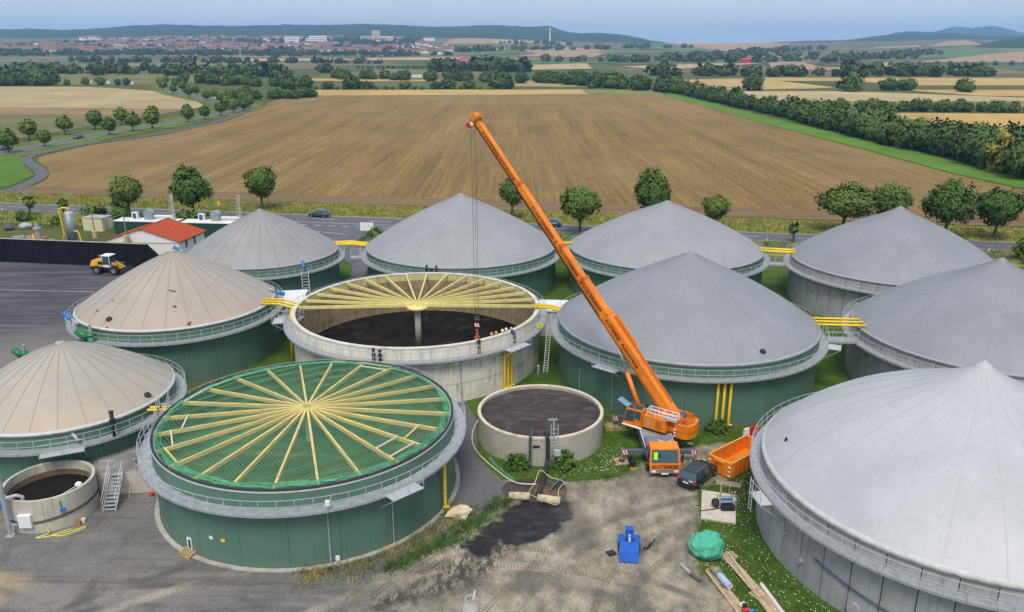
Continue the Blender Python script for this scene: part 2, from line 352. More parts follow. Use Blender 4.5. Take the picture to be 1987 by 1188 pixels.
mb.add(*(lambda r:(r.v,r.f))(ribbon([(-46,159),(-32,153)],.15,.08)))
struct('junction_markings',mb,LINE)
av=smooth([(-182,236),(-172.8,276.5),(-169,301.6),(-168.6,322),(-165.8,348),(-160,388),(-155.5,422),(-152.3,448),(-155,474),(-176,520),(-205,560),(-245,620),(-284,693),(-313,775),(-342,919)])
struct('avenue_verge',ribbon(av,26,.062),field_mat('avenue_grass',(.115,.15,.035),0,.35,.3,.3))
struct('avenue_road',ribbon(av,6.6,.075),ASPH)
mb=MB()
for o_ in (-3,3): mb.add(*(lambda r:(r.v,r.f))(ribbon(offset(av,o_),.18,.085)))
struct('avenue_markings',mb,LINE)
struct('field_path',ribbon(smooth([(-140,197),(-127,201),(-126.5,209),(-129.5,222),(-134,231.5),(-143.5,245),(-152,256),(-157,265),(-158.5,275),(-157,300),(-145,334),(-139.5,390),(-149,489)]),3.2,.072),ASPH)
# ================================================================== TREES, HEDGES, TOWN
rng=np.random.default_rng(5); random.seed(5)
def nth(n): return '%d%s'%(n,'th' if 10<n%100<14 else {1:'st',2:'nd',3:'rd'}.get(n%10,'th'))
def leafmat(name,c,var=.45):
    k=NT(name); oi=k.n('ShaderNodeObjectInfo')
    n=k.noise(k.vec((1,1,1)),.9,3,.6); o=k.ramp(n,[(.3,sc3(c,1-var)),(.7,sc3(c,1+var))])
    o=k.mix(1.,o,k.ramp(oi.outputs['Random'],[(0.,(.68,.78,.74)),(.5,(1.,1.,1.)),(1.,(1.38,1.2,1.0))]),'MULTIPLY')
    k.col(o); k.set(.7,0,.25)
    k.b.inputs['Transmission Weight'].default_value=0
    return k.m
LEAF=leafmat('lime_tree_leaves',(.105,.165,.028),.3); LEAF2=leafmat('hedge_tree_leaves',(.080,.135,.030),.3); LEAF3=leafmat('far_tree_leaves',(.052,.086,.027),.25)
BUSH=leafmat('bush_leaves',(.095,.16,.03),.35); YEL=leafmat('yellow_leaves',(.33,.27,.04)); BARK=M('bark',(.10,.075,.05),.3,4)
CON=leafmat('conifer_needles',(.028,.05,.022))
def crown_np(rg,nc,per,rx,rz,zc,leaf,lump=.22,spread=.22,low=.45,cone=0):
    d=rg.normal(size=(nc,3)); d/=np.linalg.norm(d,axis=1)[:,None]
    r=low+(1-low)*rg.random(nc)**.6
    ph=rg.random(6)*6.28
    lu=1+lump*(np.sin(3*d[:,0]+ph[0])+np.sin(3.7*d[:,1]+ph[1])+np.sin(4.1*d[:,2]+ph[2]))/2
    c=d*(r*lu)[:,None]
    if cone: c[:,:2]*=(1-cone*(c[:,2:3]*.5+.5))
    c=np.repeat(c,per,0); dd=np.repeat(d,per,0)
    p=c+rg.normal(size=c.shape)*spread*.6
    nrm=dd+rg.normal(size=dd.shape)*.65+np.array([0,0,.25]); nrm/=np.linalg.norm(nrm,axis=1)[:,None]
    p=p*np.array([rx,rx,rz])+np.array([0,0,zc])
    t=np.cross(nrm,rg.normal(size=nrm.shape)); t/=np.linalg.norm(t,axis=1)[:,None]+1e-9; b=np.cross(nrm,t)
    s=(leaf*(.6+.8*rg.random(len(p))))[:,None]
    q=np.stack([p-t*s-b*s*.6,p+t*s*.8-b*s*.5,p+t*s+b*s*.6,p-t*s*.7+b*s*.55],1).reshape(-1,3)
    N_=.62*dd+.5*(p-np.array([0,0,zc])-c*np.array([rx,rx,rz]))/max(rx,rz)/spread*.5+.25*nrm+np.array([0,0,.15]); N_/=np.linalg.norm(N_,axis=1)[:,None]
    crown_np.N=np.repeat(N_,4,0)
    return q,np.arange(len(q)).reshape(-1,4)
def trunk_mb(h,r,rg,crown=2.,limbs=5):
    mb=MB(); mb.tube([(0,0,-.1),(.02,0,h*.5),(.05,.03,h),(.05,.05,h+crown*1.1)],[r*1.25,r,r*.8,r*.25],7)
    for i in range(limbs):
        a=TAU*i/limbs+rg.random()*.8; z=h*(.85+.3*rg.random()); l=crown*(.7+.5*rg.random())
        mb.tube([(0,0,z),(cos(a)*l*.5,sin(a)*l*.5,z+l*.5),(cos(a)*l,sin(a)*l,z+l*.85)],[r*.5,r*.3,r*.1],5)
    return mb
def tree_var(seed,h,th,rx,nc,per,leaf,mat,**kw):
    rg=np.random.default_rng(seed); rz=(h-th)/2*.96; q,f=crown_np(rg,nc,per,rx,rz,th+(h-th)/2,leaf,**kw)
    me=npmesh('crown',q,f,mat); me.normals_split_custom_set_from_vertices(crown_np.N.tolist())
    return trunk_mb(th,.16+.012*h,rg,rx*.75).mesh('trunk',BARK),me
NEAR=[tree_var(11+i,9.6,3.0+.3*(i%2),3.3,260,26,.22,LEAF) for i in range(4)]
AVE=[tree_var(31+i,7,1.7,2.9,110,16,.30,LEAF,cone=.25,lump=.1) for i in range(3)]
def tree(var,loc,s,label,name='lime_tree',cat='tree',group=None,rz=0):
    t=thing(name,label,cat,loc,rz,group); place(var[0],'trunk',t,s=s); place(var[1],'crown',t,s=s); return t
for i,(x,y,h,wd,lab) in enumerate([
 (-80.5,168.6,9.2,6.4,'round lime tree with forked trunk beside the road, leftmost of the large roadside trees'),
 (-66.2,166.4,10.6,8.2,'wide lime tree beside the road behind the red roofed house'),
 (-55.2,177.5,9.6,6.9,'egg shaped dark lime tree at the field edge behind the far left grey dome'),
 (.0,167.5,9.0,5.9,'dark round tree at the field edge behind the upper part of the crane boom'),
 (13.0,152.6,9.6,7.3,'round lime tree on a straight trunk between the crane boom and the next dome'),
 (28.0,161.0,11.0,7.4,'dense dark tree behind the tip of the grey dome right of the crane boom'),
 (40.2,158.5,6.6,5.4,'small bright green tree alone at the field edge'),
 (64.0,154.0,9.4,10.4,'broad multi stemmed tree behind the concrete tank dome at the right'),
 (72.3,153.5,10.0,6.8,'narrow dark tree beside the broad multi stemmed tree'),
 (81.3,149.0,10.6,9.3,'large full lime tree second from the right along the road'),
 (90.6,149.0,9.4,8.4,'rounded lime tree at the right edge on a thick visible trunk')]):
    vr=NEAR[i%4]; tree(vr,(x,y,0),(wd/7.7,wd/7.7,h/9.6),lab,group='roadside lime trees',rz=i*1.7)
AVL=['clipped avenue tree %s'%q for q in ('cut by the left edge, far side of the left road','first whole one on the far side of the left road','second from the left on the far side of the left road','third from the left on the far side of the left road','fourth from the left on the far side of the left road','leftmost on the near side of the left road','second from the left on the near side of the left road','third from the left on the near side, small','fourth from the left on the near side of the left road','fifth from the left on the far side of the left road','fifth from the left on the near side of the left road','sixth on the far side, behind the stubble field corner','sixth from the left on the near side of the left road','seventh from the left on the near side of the left road','eighth from the left on the near side of the left road','ninth on the near side, where the road bends','tenth on the near side, last before the shrubs','last on the far side before the bend')]
for i,(x,y) in enumerate([(-189,300),(-184.6,315),(-180.6,333.6),(-178.5,354),(-176.8,375),(-170,290-13),(-167.2,293.8),(-162.7,333.6),(-159.5,347.8),(-169,390),(-156,358.7),(-158,404),(-152.5,390),(-149.5,404),(-149,425),(-148.8,444.7),(-148.3,458.8),(-164,420)]):
    s=.82+.35*random.random(); ordn=['first','second','third','fourth','fifth','sixth','seventh','eighth','ninth','tenth','eleventh','twelfth','thirteenth','fourteenth','fifteenth','sixteenth','seventeenth','eighteenth']
    tree(AVE[i%3],(x,y,0),(s,s,s*1.02),AVL[i],'avenue_tree','tree','avenue trees along the left road',i*2.1)
for i in range(20):       # the avenue goes on around the bend
    q=Vector(offset(av,5.2 if i%2 else -5.4)[min(44+i*2,len(av)-1)]); s=.85+.3*random.random()
    tree(AVE[i%3],(q.x,q.y,0),s,'small dark avenue tree on the far road bend, %s from its near end'%nth(i+1),'avenue_tree','tree','avenue trees on the far bend',i)
SAP=[tree_var(61+i,3.6,1.5,.9,26,8,.22,BUSH) for i in range(2)]
for i,(px,y) in enumerate([(-112,172.5),(-103,171),(-94.5,168.8),(-83,168),(52,146.5),(61,145),(20,150)]):
    tree(SAP[i%2],(px,y,0),1+.2*random.random(),'thin young sapling on the near road verge, %s from the left'%nth(i+1),'sapling','tree','saplings beside the country road',i)
def belt_var(seed,h,rx,mat,nc=70,per=9,leaf=.75,**kw):
    rg=np.random.default_rng(seed); q,f=crown_np(rg,nc,per,rx,h*.46,h*.52,leaf,low=.55,**kw)
    me=npmesh('crown',q,f,mat); me.normals_split_custom_set_from_vertices(crown_np.N.tolist())
    return trunk_mb(h*.3,.35,rg,h*.25,3).mesh('trunk',BARK),me
def ptree(var,name,loc,rz,s,label,cat='tree',group=None):
    t=thing(name,label,cat,loc,rz,group); t.scale=(s,s,s) if isinstance(s,(int,float)) else s
    place(var[0],'trunk',t); place(var[1],'crown',t); return t
BELT=[belt_var(71+i,9.5,4.6+.4*(i%3),LEAF2,nc=110,per=11,leaf=.55) for i in range(5)]
NB=[belt_var(91+i,9,4.6,LEAF2,nc=150,per=16,leaf=.42,lump=.3) for i in range(4)]
# field hedge on the right: individual trees, the nearest with finer leaves
hl=[(134,150),(134.5,165),(135,185),(134.1,212),(133.7,232.6),(137,268.5),(132,294),(130,337),(132,416),(126,498),(118,620),(104,660)]
HP=[]; YDONE=[]
for a,b in zip(hl[:-1],hl[1:]):
    L0=(Vector(b)-Vector(a)).length; n=max(1,int(L0/7.0)); HP+= [Vector(a).lerp(Vector(b),i/n) for i in range(n)]
for i,p in enumerate(HP):
    nearb=p.y<330; me=(NB if nearb else BELT)[i%4]; s=(.95+.4*random.random())*(1. if nearb else .78)
    for kx in range(2 if p.y<420 else 1):
        ye=kx==0 and 228<p.y<240 and not YDONE
        o=ptree(belt_var(140,9,3.2,YEL,nc=90,per=14,leaf=.4) if ye else me,'hedge_tree',(p.x+7+random.uniform(-1.5,1.5)+kx*6.5,p.y+random.uniform(-2,2),-.6*s),random.random()*6.3,(s,s,s*random.uniform(.8,1.15)),
          'yellow leaved tree standing out in the right hedgerow' if ye else '%s tree from the near end in the %s row of the right hedgerow'%(nth(i+1),('front','back')[kx]),'tree',None if ye else 'hedgerow trees right of the tilled field')
        if ye: YDONE.append(1)
def row(a,b,n,smin,smax,label,group,jit=5,name='tree',meshes=BELT,cat='tree'):
    for i in range(n):
        t=(i+.5)/n; p=Vector(a).lerp(Vector(b),t); s=random.uniform(smin,smax)
        ptree(meshes[random.randrange(len(meshes))],name,(p.x+random.uniform(-jit,jit),p.y+random.uniform(-jit,jit),terr(p.x,p.y)-.8*s),random.random()*6.3,(s*1.1,s*1.1,s),'%s, %s from left'%(label,nth(i+1)),cat,group)
row((160,463),(330,440),30,.55,.8,'dark hedge tree between the hay meadow and the golden wheat','hedge between meadow and golden wheat',2)
row((-185,690),(-170,692),3,.9,1.2,'round tree in the sparse row behind the tilled field, left end','trees behind the tilled field left end',3)
FT=['leftmost','large one at the left','small one left of the middle','small one in the middle','medium one in the middle','small one right of the middle','largest at the right','right neighbour of the largest','low one at the far right','beside the large left one']
for x,s in ((-150,.7),(-131,1.3),(-88,.7),(-62,.7),(-52,.95),(-35,.8),(-12,1.35),(-4,1.0),(66,.55),(-118,.7)):
    ptree(BELT[int(s*10)%5],'field_tree',(x,692+x*.04,-.9*s),x,(s*1.25,s*1.25,s),'bushy tree in the broken row beyond the wheat strip, %s'%FT.pop(0),'tree','broken tree row beyond the wheat strip')
row((-178,680),(-5,676),22,.22,.34,'low shrub in the hedge line behind the wheat strip','low hedge behind the wheat strip',2,'shrub',cat='shrub')
for x,y,s,lab in ((190,662,1.3,'large willow like tree standing alone between the wheat fields, left one'),(262,650,1.6,'large round willow alone in front of the beet field'),(300,668,1.1,'clump tree left of the round bush in the far wheat'),(314,668,1.1,'clump tree beside the round bush in the far wheat'),(345,640,1.15,'round dark tree alone before the golden far wheat'),(236,822,.9,'small lone tree at the tip of the beet field')):
    ptree(BELT[int(s*7)%5],'field_tree',(x,y,-1.*s),x,(s*1.2,s*1.2,s),lab)
CONI=[belt_var(120+i,12,3.2,CON,nc=60,per=9,leaf=.6,cone=.8,lump=.1) for i in range(2)]
for i,(x,y) in enumerate(((364,572),(374,572),(402,571),(436,572))): ptree(CONI[int(x)%2],'conifer',(x,y,-.5),x,.8,'small dark conifer in the pale far field at the right, %s from the left'%nth(i+1),'tree','conifers in the far right field')
row((140,800),(330,760),0,1,1,'x','x')
row((-190,905),(95,765),40,.8,1.25,'tree in the thick wood belt across the middle distance','wood belt in the middle distance',16)
row((30,800),(125,640),22,.9,1.45,'tree in the wood where the hedgerow meets the belt','wood at the hedgerow end',10)
row((-300,800),(-185,715),26,.7,1.2,'tree in the loose wood right of the left road bend','wood by the left road bend',18)
row((-480,745),(-415,750),18,1.1,1.6,'tall dark tree in the dense wood at the left edge','dense wood at the left edge',12)
for i,x in enumerate((-398,-384,-368,-355,-345)): ptree(BELT[i%5],'farm_tree',(x,752+i%2*5,-.5),x,.6+.1*(i%3),'tree around the distant left farmhouse, %s from left'%nth(i+1),'tree','trees around the farmhouse')
row((-165,560),(-138,575),14,.5,.75,'rounded shrub at the far left corner of the tilled field','shrubs at the field corner',8,'shrub',cat='shrub')
row((-200,600),(-165,540),10,.45,.7,'bush beside the left road bend','bushes by the road bend',6,'shrub',cat='shrub')
# distant belts: uncountable woodland, one mesh each
def wood(label,segs,dens,h,seed):
    rg=np.random.default_rng(seed); Q=[]; NN=[]
    for (x0,y0),(x1,y1),wid in segs:
        Ln=math.hypot(x1-x0,y1-y0); m=int(Ln*dens)
        for i in range(m):
            t=rg.random(); x=x0+(x1-x0)*t; y=y0+(y1-y0)*t+rg.normal()*wid; s=h*(.6+.7*rg.random())
            q,f=crown_np(rg,22,4,s*.62,s*.5,s*.45,s*.20,low=.6); Q.append(q+np.array([x,y,terr(x,y)])); NN.append(crown_np.N)
    q=np.concatenate(Q); me=npmesh('woodland',q,np.arange(len(q)).reshape(-1,4),LEAF3); me.normals_split_custom_set_from_vertices(np.concatenate(NN).tolist()); o=place(me,'woodland'); tag(o,label,'woodland',kind='stuff')
wood('dark belt of trees behind the far left fields',[((-620,1060),(-330,1010),30),((-330,1000),(-240,930),25)],.22,11,1)
wood('far tree belt along the valley left of the tower blocks',[((-900,1750),(-520,1600),30),((-620,1700),(-220,1560),22),((-560,1180),(-230,1060),26)],.09,10,2)
wood('tree belt in front of the distant town',[((-1500,2270),(-150,2250),25)],.07,9,3)
wood('tall wood in the centre distance',[((-110,1180),(20,1130),28),((-60,1250),(10,1200),20)],.4,14,4)
wood('tree belt in the right middle distance',[((160,990),(330,960),10),((330,960),(560,960),10),((230,1010),(280,1000),10),((430,980),(560,1010),16)],.12,12,5)
wood('line of trees in the right far distance',[((70,1780),(320,1680),20),((330,1750),(700,1700),30),((620,1950),(960,2050),30),((300,1900),(600,2100),14)],.08,13,6)
wood('wooded slopes among the far fields',[((-200,2500),(260,2900),60),((300,3000),(700,3300),40),((700,2600),(1100,3000),40),((250,3500),(-80,3300),40),((900,2100),(1250,2450),20),((500,2300),(900,2350),15)],.05,14,7)
wood('trees scattered among the houses of the distant town',[((-1900,2700),(-300,2500),180),((-1800,3100),(-350,3000),220),((-1500,3500),(-400,3500),200),((-1500,2400),(-250,2380),60)],.55,11,8)
for i in range(16): ptree(BELT[i%5],'roadside_tree',(560+i*28+random.uniform(-4,4),1420+i*5,-1),i,.85,'small tree in the evenly spaced far row on the right, %s from the left'%nth(i+1),'tree','evenly spaced far tree row on the right')
for i in range(24): ptree(BELT[i%5],'roadside_tree',(-235+i*7.6+random.uniform(-1,1),1290,-1),i,.5,'tiny tree in the evenly spaced far row in the middle, %s from the left'%nth(i+1),'tree','evenly spaced far tree row in the middle')
# ---- the town below the ridge
WH=[M('render_white',(.80,.78,.74),.06),M('render_cream',(.66,.58,.44),.08),M('render_grey',(.5,.5,.5),.08)]
RF=[M('roof_tile_red',(.20,.115,.095),.25),M('roof_tile_brown',(.20,.10,.075),.2),M('roof_slate',(.12,.12,.13),.2)]
def house_mesh(wi,ri,lx,ly,h,rh):
    mb=MB(); mb.box((0,0,h/2),(lx,ly,h)); mb.cur=1; o=.4
    a,b=lx/2+o,ly/2+o
    mb.add([(-a,-b,h),(a,-b,h),(a,b,h),(-a,b,h),(-a,0,h+rh),(a,0,h+rh)],[(0,1,5,4),(2,3,4,5),(1,2,5),(3,0,4),(0,3,2,1)])
    mb.cur=2
    for sx in (-.3,0,.3):
        for z in (1.6,4.2):
            if z<h-.8: mb.box((sx*lx,-ly/2-.01,z),(1.3,.06,1.3))
    return mb.mesh('house',[WH[wi],RF[ri],MATS.get('dark_window') or M('dark_window',(.03,.035,.04),.1,rough=.2)])
HM_=[house_mesh(a,b,*d) for a,b,d in ((0,0,(14,10,7.5,4)),(0,0,(22,11,7,5)),(1,0,(12,9,5.5,4)),(0,1,(13,10,6,4.5)),(1,1,(30,12,8,5)),(2,0,(16,10,6,5)),(0,2,(24,14,7,3)),(0,0,(40,12,9,5)))]
def town_pt(rg):
    while 1:
        u=rg.uniform(-.60,-.075); t=rg.random(); y=2330+t*t*.4*1700+t*.6*1700
        x=u*y
        # clusters along the slope
        c=mnoise.noise(Vector((x*.0032,y*.0042,1)))
        if u>-.2 and y>3000 and rg.random()<.85: continue
        if u<-.5 and y>3000: continue
        if c>-.05 and rg.random()<.35+.65*min(1,c*4+.3): return x,y
rg=np.random.default_rng(3)
for i in range(260):
    x,y=town_pt(rg)
    k=rg.integers(0,8); o=place(HM_[k],'house',None,(x,y,terr(x,y)-.3),rg.uniform(-.5,.5)+(PI/2 if rg.random()<.3 else 0),float(rg.uniform(1.0,1.5)))
    lab=['white house with a red roof in the distant town below the ridge','long white house with a red roof in the distant town','cream house with a red roof in the distant town','white house with a brown roof in the distant town','long cream block with a brown roof in the distant town','grey house with a red roof in the distant town','flat pitched slate roofed hall in the distant town','very long red roofed terrace in the distant town'][k]
    tag(o,lab,'house','houses of the distant town kind %d'%k)
mb=MB()
proto=[(np.array([tuple(v.co) for v in m.vertices]),[tuple(p.vertices) for p in m.polygons],[p.material_index for p in m.polygons],[m.materials[0],m.materials[1]]) for m in HM_]
for wi,(lab) in enumerate(('far mass of small red roofed houses filling the distant town','far mass of small cream houses and sheds filling the distant town')):
    mb=MB()
    for i in range(240):
        x,y=town_pt(rg); V,F,MI,_=proto[[0,1,0,7][i%4] if wi==0 else [2,4,2,6][i%4]]; a=rg.uniform(-.6,.6); s=rg.uniform(.9,1.3); ca,sa=cos(a)*s,sin(a)*s; o=len(mb.v); z=terr(x,y)-.3
        mb.v+=[(x+v[0]*ca-v[1]*sa,y+v[0]*sa+v[1]*ca,z+v[2]*s) for v in V]; mb.f+=[tuple(j+o for j in f) for f in F]; mb.mi+=MI
    o=mb.build('distant_houses',[WH[0] if wi==0 else WH[1],RF[0] if wi==0 else RF[1],MATS['dark_window']]); tag(o,lab,'houses',kind='stuff')
def block(x,y,parts,label,mat):
    t=thing('tower_block',label,'tower block',(x,y,terr(x,y)-1))
    for ox,wx,h in parts:
        MB().box((ox,0,h/2),(wx,16,h)).build('wall',mat,t)
        for z in range(4,int(h)-2,6):
            MB().box((ox,-8.05,z),(wx*.88,.2,1.6)).build('window_band',MATS['dark_window'],t)
for a in ((-770,2990,((0,48,32),),'white slab tower block on the hillside, left of the town centre pair',WH[0]),(-690,3040,((0,60,34),(-36,14,26)),'white slab tower block on the hillside, right one of the pair',WH[0]),
 (-1180,2560,((0,28,22),(22,12,20)),'pale concrete tower block at the left end of the town',WH[2]),(-600,3560,((0,60,22),),'grey tower block at the forest edge above the town',WH[2]),
 (-530,3470,((-22,30,46),(20,56,24)),'tall cream tower block with a lower wing at the forest edge',WH[1]),(-420,2700,((0,40,9),),'flat white hall at the right end of the town',WH[0]),(-330,2720,((0,36,10),),'second flat white hall at the right end of the town',WH[0]),
 (-1560,2640,((0,90,10),),'long white factory hall at the far left of the town',WH[0]),(-1390,2600,((0,60,12),),'cream factory hall at the far left of the town',WH[1]),(-1270,2480,((0,50,9),),'bright cream warehouse at the left of the town',WH[1])): block(*a)
t=thing('radio_tower','slender white transmission tower on the hill right of the town','tower',(171,3850,terr(171,3850)-2))
MB().tube([(0,0,0),(0,0,62)],[3.2,2.2],10).build('shaft',WH[0],t); MB().lathe([(3,50),(7,52),(7,55),(3,57)],14).build('platform',WH[2],t); MB().tube([(0,0,62),(0,0,78)],[1.6,.8],8).build('antenna',WH[0],t)
RED=M('red_sheet',(.55,.04,.03),.1)
for x,y,sx,lab in ((-135,1530,14,'small bright red hall by the wood in the centre distance'),(-100,1600,34,'long bright red roofed hall behind the tall wood'),(860*.53,1650,16,'bright red roofed barn in the right far distance')):
    t=thing('barn',lab,'barn',(x,y,0)); MB().box((0,0,3),(sx,10,6)).build('wall',WH[0] if sx>20 else RED,t); MB().add([(-sx/2-1,-6,6),(sx/2+1,-6,6),(sx/2+1,6,6),(-sx/2-1,6,6),(-sx/2-1,0,9),(sx/2+1,0,9)],[(0,1,5,4),(2,3,4,5),(1,2,5),(3,0,4),(0,3,2,1)]).build('roof',RED,t)
for x,y,k,lab in ((-391,775,0,'red roofed farmhouse in the left middle distance'),(-376,772,1,'long red roofed farm building in the left middle distance'),(-360,768,3,'white gabled farmhouse beside the long farm building'),(-350,763,6,'low white farm shed right of the farmhouse'),(-105,930,6,'white shed at the edge of the middle wood')):
    o=place(HM_[k],'farmhouse',None,(x,y,-.1),.3+.4*(k%2),.48); tag(o,lab,'farmhouse')
# ================================================================== SITE GROUND
k=NT('site_grass'); v=k.vec(); o=k.ramp(k.noise(v,.35,7,.7),[(.28,(.035,.075,.012)),(.5,(.062,.12,.018)),(.7,(.10,.145,.03)),(.82,(.17,.15,.06))])
o=k.mix(1.,o,k.ramp(k.noise(v,5.,4,.8),[(.3,.6),(.7,1.4)]),'MULTIPLY'); k.col(o); k.set(.95,0,.1); k.bump(k.noise(v,5.,4,.8),.6,.12); LAWN=k.m
struct('lawn',MB().sheet([(-31,40),(-31,100),(-30,141),(130,112),(130,20),(-20,20)],.0),LAWN)
k=NT('silage_yard_asphalt'); v=k.warp(k.vec(),.05,6.)
o=k.ramp(k.noise(v,.12,7,.65),[(.3,(.050,.047,.060)),(.7,(.088,.082,.098))])
st=k.noise(k.vec((.06,.7,1),rot=-.55),1.,6,.7); o=k.mix(k.ramp(st,[(.46,0.),(.66,.8)]),o,(.15,.135,.14)); st2=k.noise(k.vec((.05,.5,1),rot=.3,loc=(5,5,0)),1.,7,.75); o=k.mix(k.ramp(st2,[(.5,0.),(.62,.75)]),o,(.032,.031,.04))
o=k.mix(k.blob(k.warp(k.vec(),.08,8.),(-60,88),24,13,.5,.9),o,(.18,.165,.15))
o=k.mix(1.,o,k.ramp(k.noise(k.vec(),3.,5,.8),[(.3,.8),(.7,1.2)]),'MULTIPLY'); k.col(o); k.set(.8,0,.25); SILO=k.m
struct('silage_yard',MB().sheet([(-160,144),(-60,131),(-50,126),(-41,124),(-41,62),(-160,62)],.012),SILO)
mb=MB(); mb.add(*(lambda r:(r.v,r.f))(ribbon([(-110,118.5),(-62,115.2)],.22,.018)))
struct('silo_joint_line',mb,M('pale_joint',(.33,.32,.33),.2,2))
k=NT('yard_asphalt_and_dirt'); v0=k.vec(); v=k.warp(v0,.25,3.2); X=k.xyz(v)[0]
n1=k.noise(v0,.35,7,.68); asp=k.ramp(n1,[(.28,(.135,.127,.12)),(.72,(.24,.226,.21))])
asp=k.mix(k.ramp(k.noise(k.vec((.12,.5,1),rot=.5),1.,6,.7),[(.52,0.),(.75,.6)]),asp,(.115,.11,.11))
n2=k.noise(k.vec((.32,.18,1),rot=.35),1.,8,.74); dirt=k.ramp(n2,[(.30,(.10,.089,.074)),(.43,(.19,.169,.133)),(.55,(.335,.293,.218)),(.68,(.49,.428,.312))])
o=k.mix(k.ramp(k.math('DIVIDE',k.math('ADD',X,30.),60.),[(.30,0.),(.44,1.)]),asp,dirt)
o=k.mix(k.blob(v,(-36,46.2),5.5,2.6,.1,.9),o,(.40,.31,.17)); o=k.mix(k.blob(v,(-35,43.5),2.,2.8,.1,.9),o,(.42,.33,.2))
o=k.mix(k.blob(v,(-27,46),12,2.4,.12,.9),o,(.25,.225,.20))
arc=k.noise(k.vec((.09,.9,1),rot=.15),1.,5,.6); o=k.mix(k.math('MULTIPLY',k.ramp(arc,[(.52,0.),(.62,.55)]),k.ramp(k.math('DIVIDE',k.math('ADD',X,30.),60.),[(.36,1.),(.46,0.)])),o,(.10,.096,.094))
dk=k.noise(k.vec((.30,.11,1),rot=.5,loc=(3,1,0)),1.,6,.62); o=k.mix(k.ramp(dk,[(.54,0.),(.66,.7)]),o,(.105,.095,.08))
def ring(c,r,w_,col,amt):
    global o
    d=k.n('ShaderNodeVectorMath'); d.operation='DISTANCE'; k.l(k.warp(v0,.12,1.2),d.inputs[0]); d.inputs[1].default_value=(c[0],c[1],0)
    f=k.ramp(k.math('ABSOLUTE',k.math('SUBTRACT',d.outputs['Value'],r)),[(w_*.4,1.),(w_,0.)]); o=k.mix(k.math('MULTIPLY',k.math('MULTIPLY',f,k.ramp(k.noise(v0,.22,5),[(.42,0.),(.6,1.)])),amt),o,col)
for c_,r_,w_,cl,am in (((-24,34),10.5,.35,(.09,.085,.082),.8),((-24,34),12.6,.4,(.09,.085,.082),.7),((-14,30),15.2,.4,(.10,.095,.09),.6),((20,40),13,.5,(.13,.115,.095),.8),((20,40),15.1,.5,(.12,.105,.09),.8),((20,40),10.5,.7,(.46,.39,.28),.6),((0,28),18.5,.5,(.13,.115,.09),.8),((0,28),20.6,.6,(.47,.40,.29),.6),((-8,20),30,.6,(.46,.39,.29),.6),((-8,20),32.2,.5,(.11,.10,.085),.8),((-40,30),17,.5,(.12,.115,.11),.6),((-40,30),19.1,.5,(.12,.115,.11),.6),((24,30),27,.6,(.48,.41,.29),.5),((24,30),29.3,.6,(.13,.115,.095),.7)): ring(c_,r_,w_,cl,am)
# churned tracks and the slurry spill in front of the sump
sp=k.noise(k.vec((1.5,.8,1),rot=-.6),1.,8,.8)
trk=k.math('MULTIPLY',k.blob(v,(-1.8,50.0),7.5,2.1,.78,.6),k.ramp(sp,[(.46,0.),(.54,1.)])); o=k.mix(trk,o,(.05,.046,.04))
trk=k.math('MULTIPLY',k.blob(v,(-6,46.6),7.5,1.7,.55,.7),k.ramp(sp,[(.47,0.),(.56,1.)])); o=k.mix(trk,o,(.06,.055,.048))
trk=k.math('MULTIPLY',k.blob(v,(-14,43.2),12,1.6,.25,.9),k.ramp(sp,[(.55,0.),(.62,.8)])); o=k.mix(trk,o,(.085,.08,.072))
trk=k.math('MULTIPLY',k.blob(v,(-32,43.0),9,1.6,-.1,.9),k.ramp(sp,[(.56,0.),(.62,.8)])); o=k.mix(trk,o,(.085,.08,.072))
v2=k.warp(k.warp(v0,.35,3.4),1.4,1.1); wt=k.math('MAXIMUM',k.blob(v2,(1.9,55.6),3.4,2.8,0.,.16),k.math('MAXIMUM',k.blob(v2,(.6,53.4),3.2,2.1,.5,.2),k.blob(v2,(-2.4,51.4),2.0,.9,.8,.4))); o=k.mix(wt,o,k.ramp(k.noise(k.vec((.8,1.6,1)),.8,5,.6),[(.35,(.010,.009,.010)),(.55,(.022,.020,.024)),(.72,(.06,.056,.075))]))
o=k.mix(k.math('MULTIPLY',k.blob(v,(5.2,53.5),1.6,5,.2,.8),.75),o,(.10,.088,.075))
o=k.mix(k.math('MULTIPLY',k.blob(v,(13,59.8),5.,1.3,.1,.9),.6),o,(.13,.12,.105))
o=k.mix(k.math('MULTIPLY',k.blob(v,(5.5,46.2),4.2,1.1,-.5,.9),.5),o,(.11,.10,.085))
o=k.mix(1.,o,k.ramp(k.noise(v0,6.,5,.85),[(.3,.55),(.7,1.42)]),'MULTIPLY')
k.col(o); rg_=k.ramp(wt,[(0.,.85),(1.,.45)]); k.l(rg_,k.b.inputs['Roughness']); k.b.inputs['Specular IOR Level'].default_value=.35
k.bump(k.noise(k.vec((1,.7,1),rot=-.6),2.2,8,.8),.9,.12); YARD=k.m
struct('yard',MB().sheet([(-100,64),(-41,64),(-30.5,63),(-22,52),(-16,49.2),(-10.5,46.8),(-4.3,51.9),(-2.3,54.5),(-.5,58.5),(-1,60.6),(4.9,60.3),(9,61),(10.8,62.7),(12.4,65.2),(15,66.2),(19,67.4),(22,68),(22.5,66),(20.5,63.2),(18.8,61),(17.3,60),(15.4,59.2),(14.6,54.3),(13.4,51.5),(13.2,48.4),(15.2,43),(16.4,36),(16,20),(-100,20)],.016),YARD)
k=NT('slag_gravel'); v=k.vec(); o=k.ramp(k.noise(v,6.,6,.85),[(.3,(.075,.078,.085)),(.7,(.20,.20,.21))]); o=k.mix(k.ramp(k.noise(v,.5,6,.7),[(.55,0.),(.7,.8)]),o,(.10,.12,.04))
k.col(o); k.set(.9,0,.2); k.bump(k.noise(v,9.,4,.8),.8,.08); GRAV=k.m
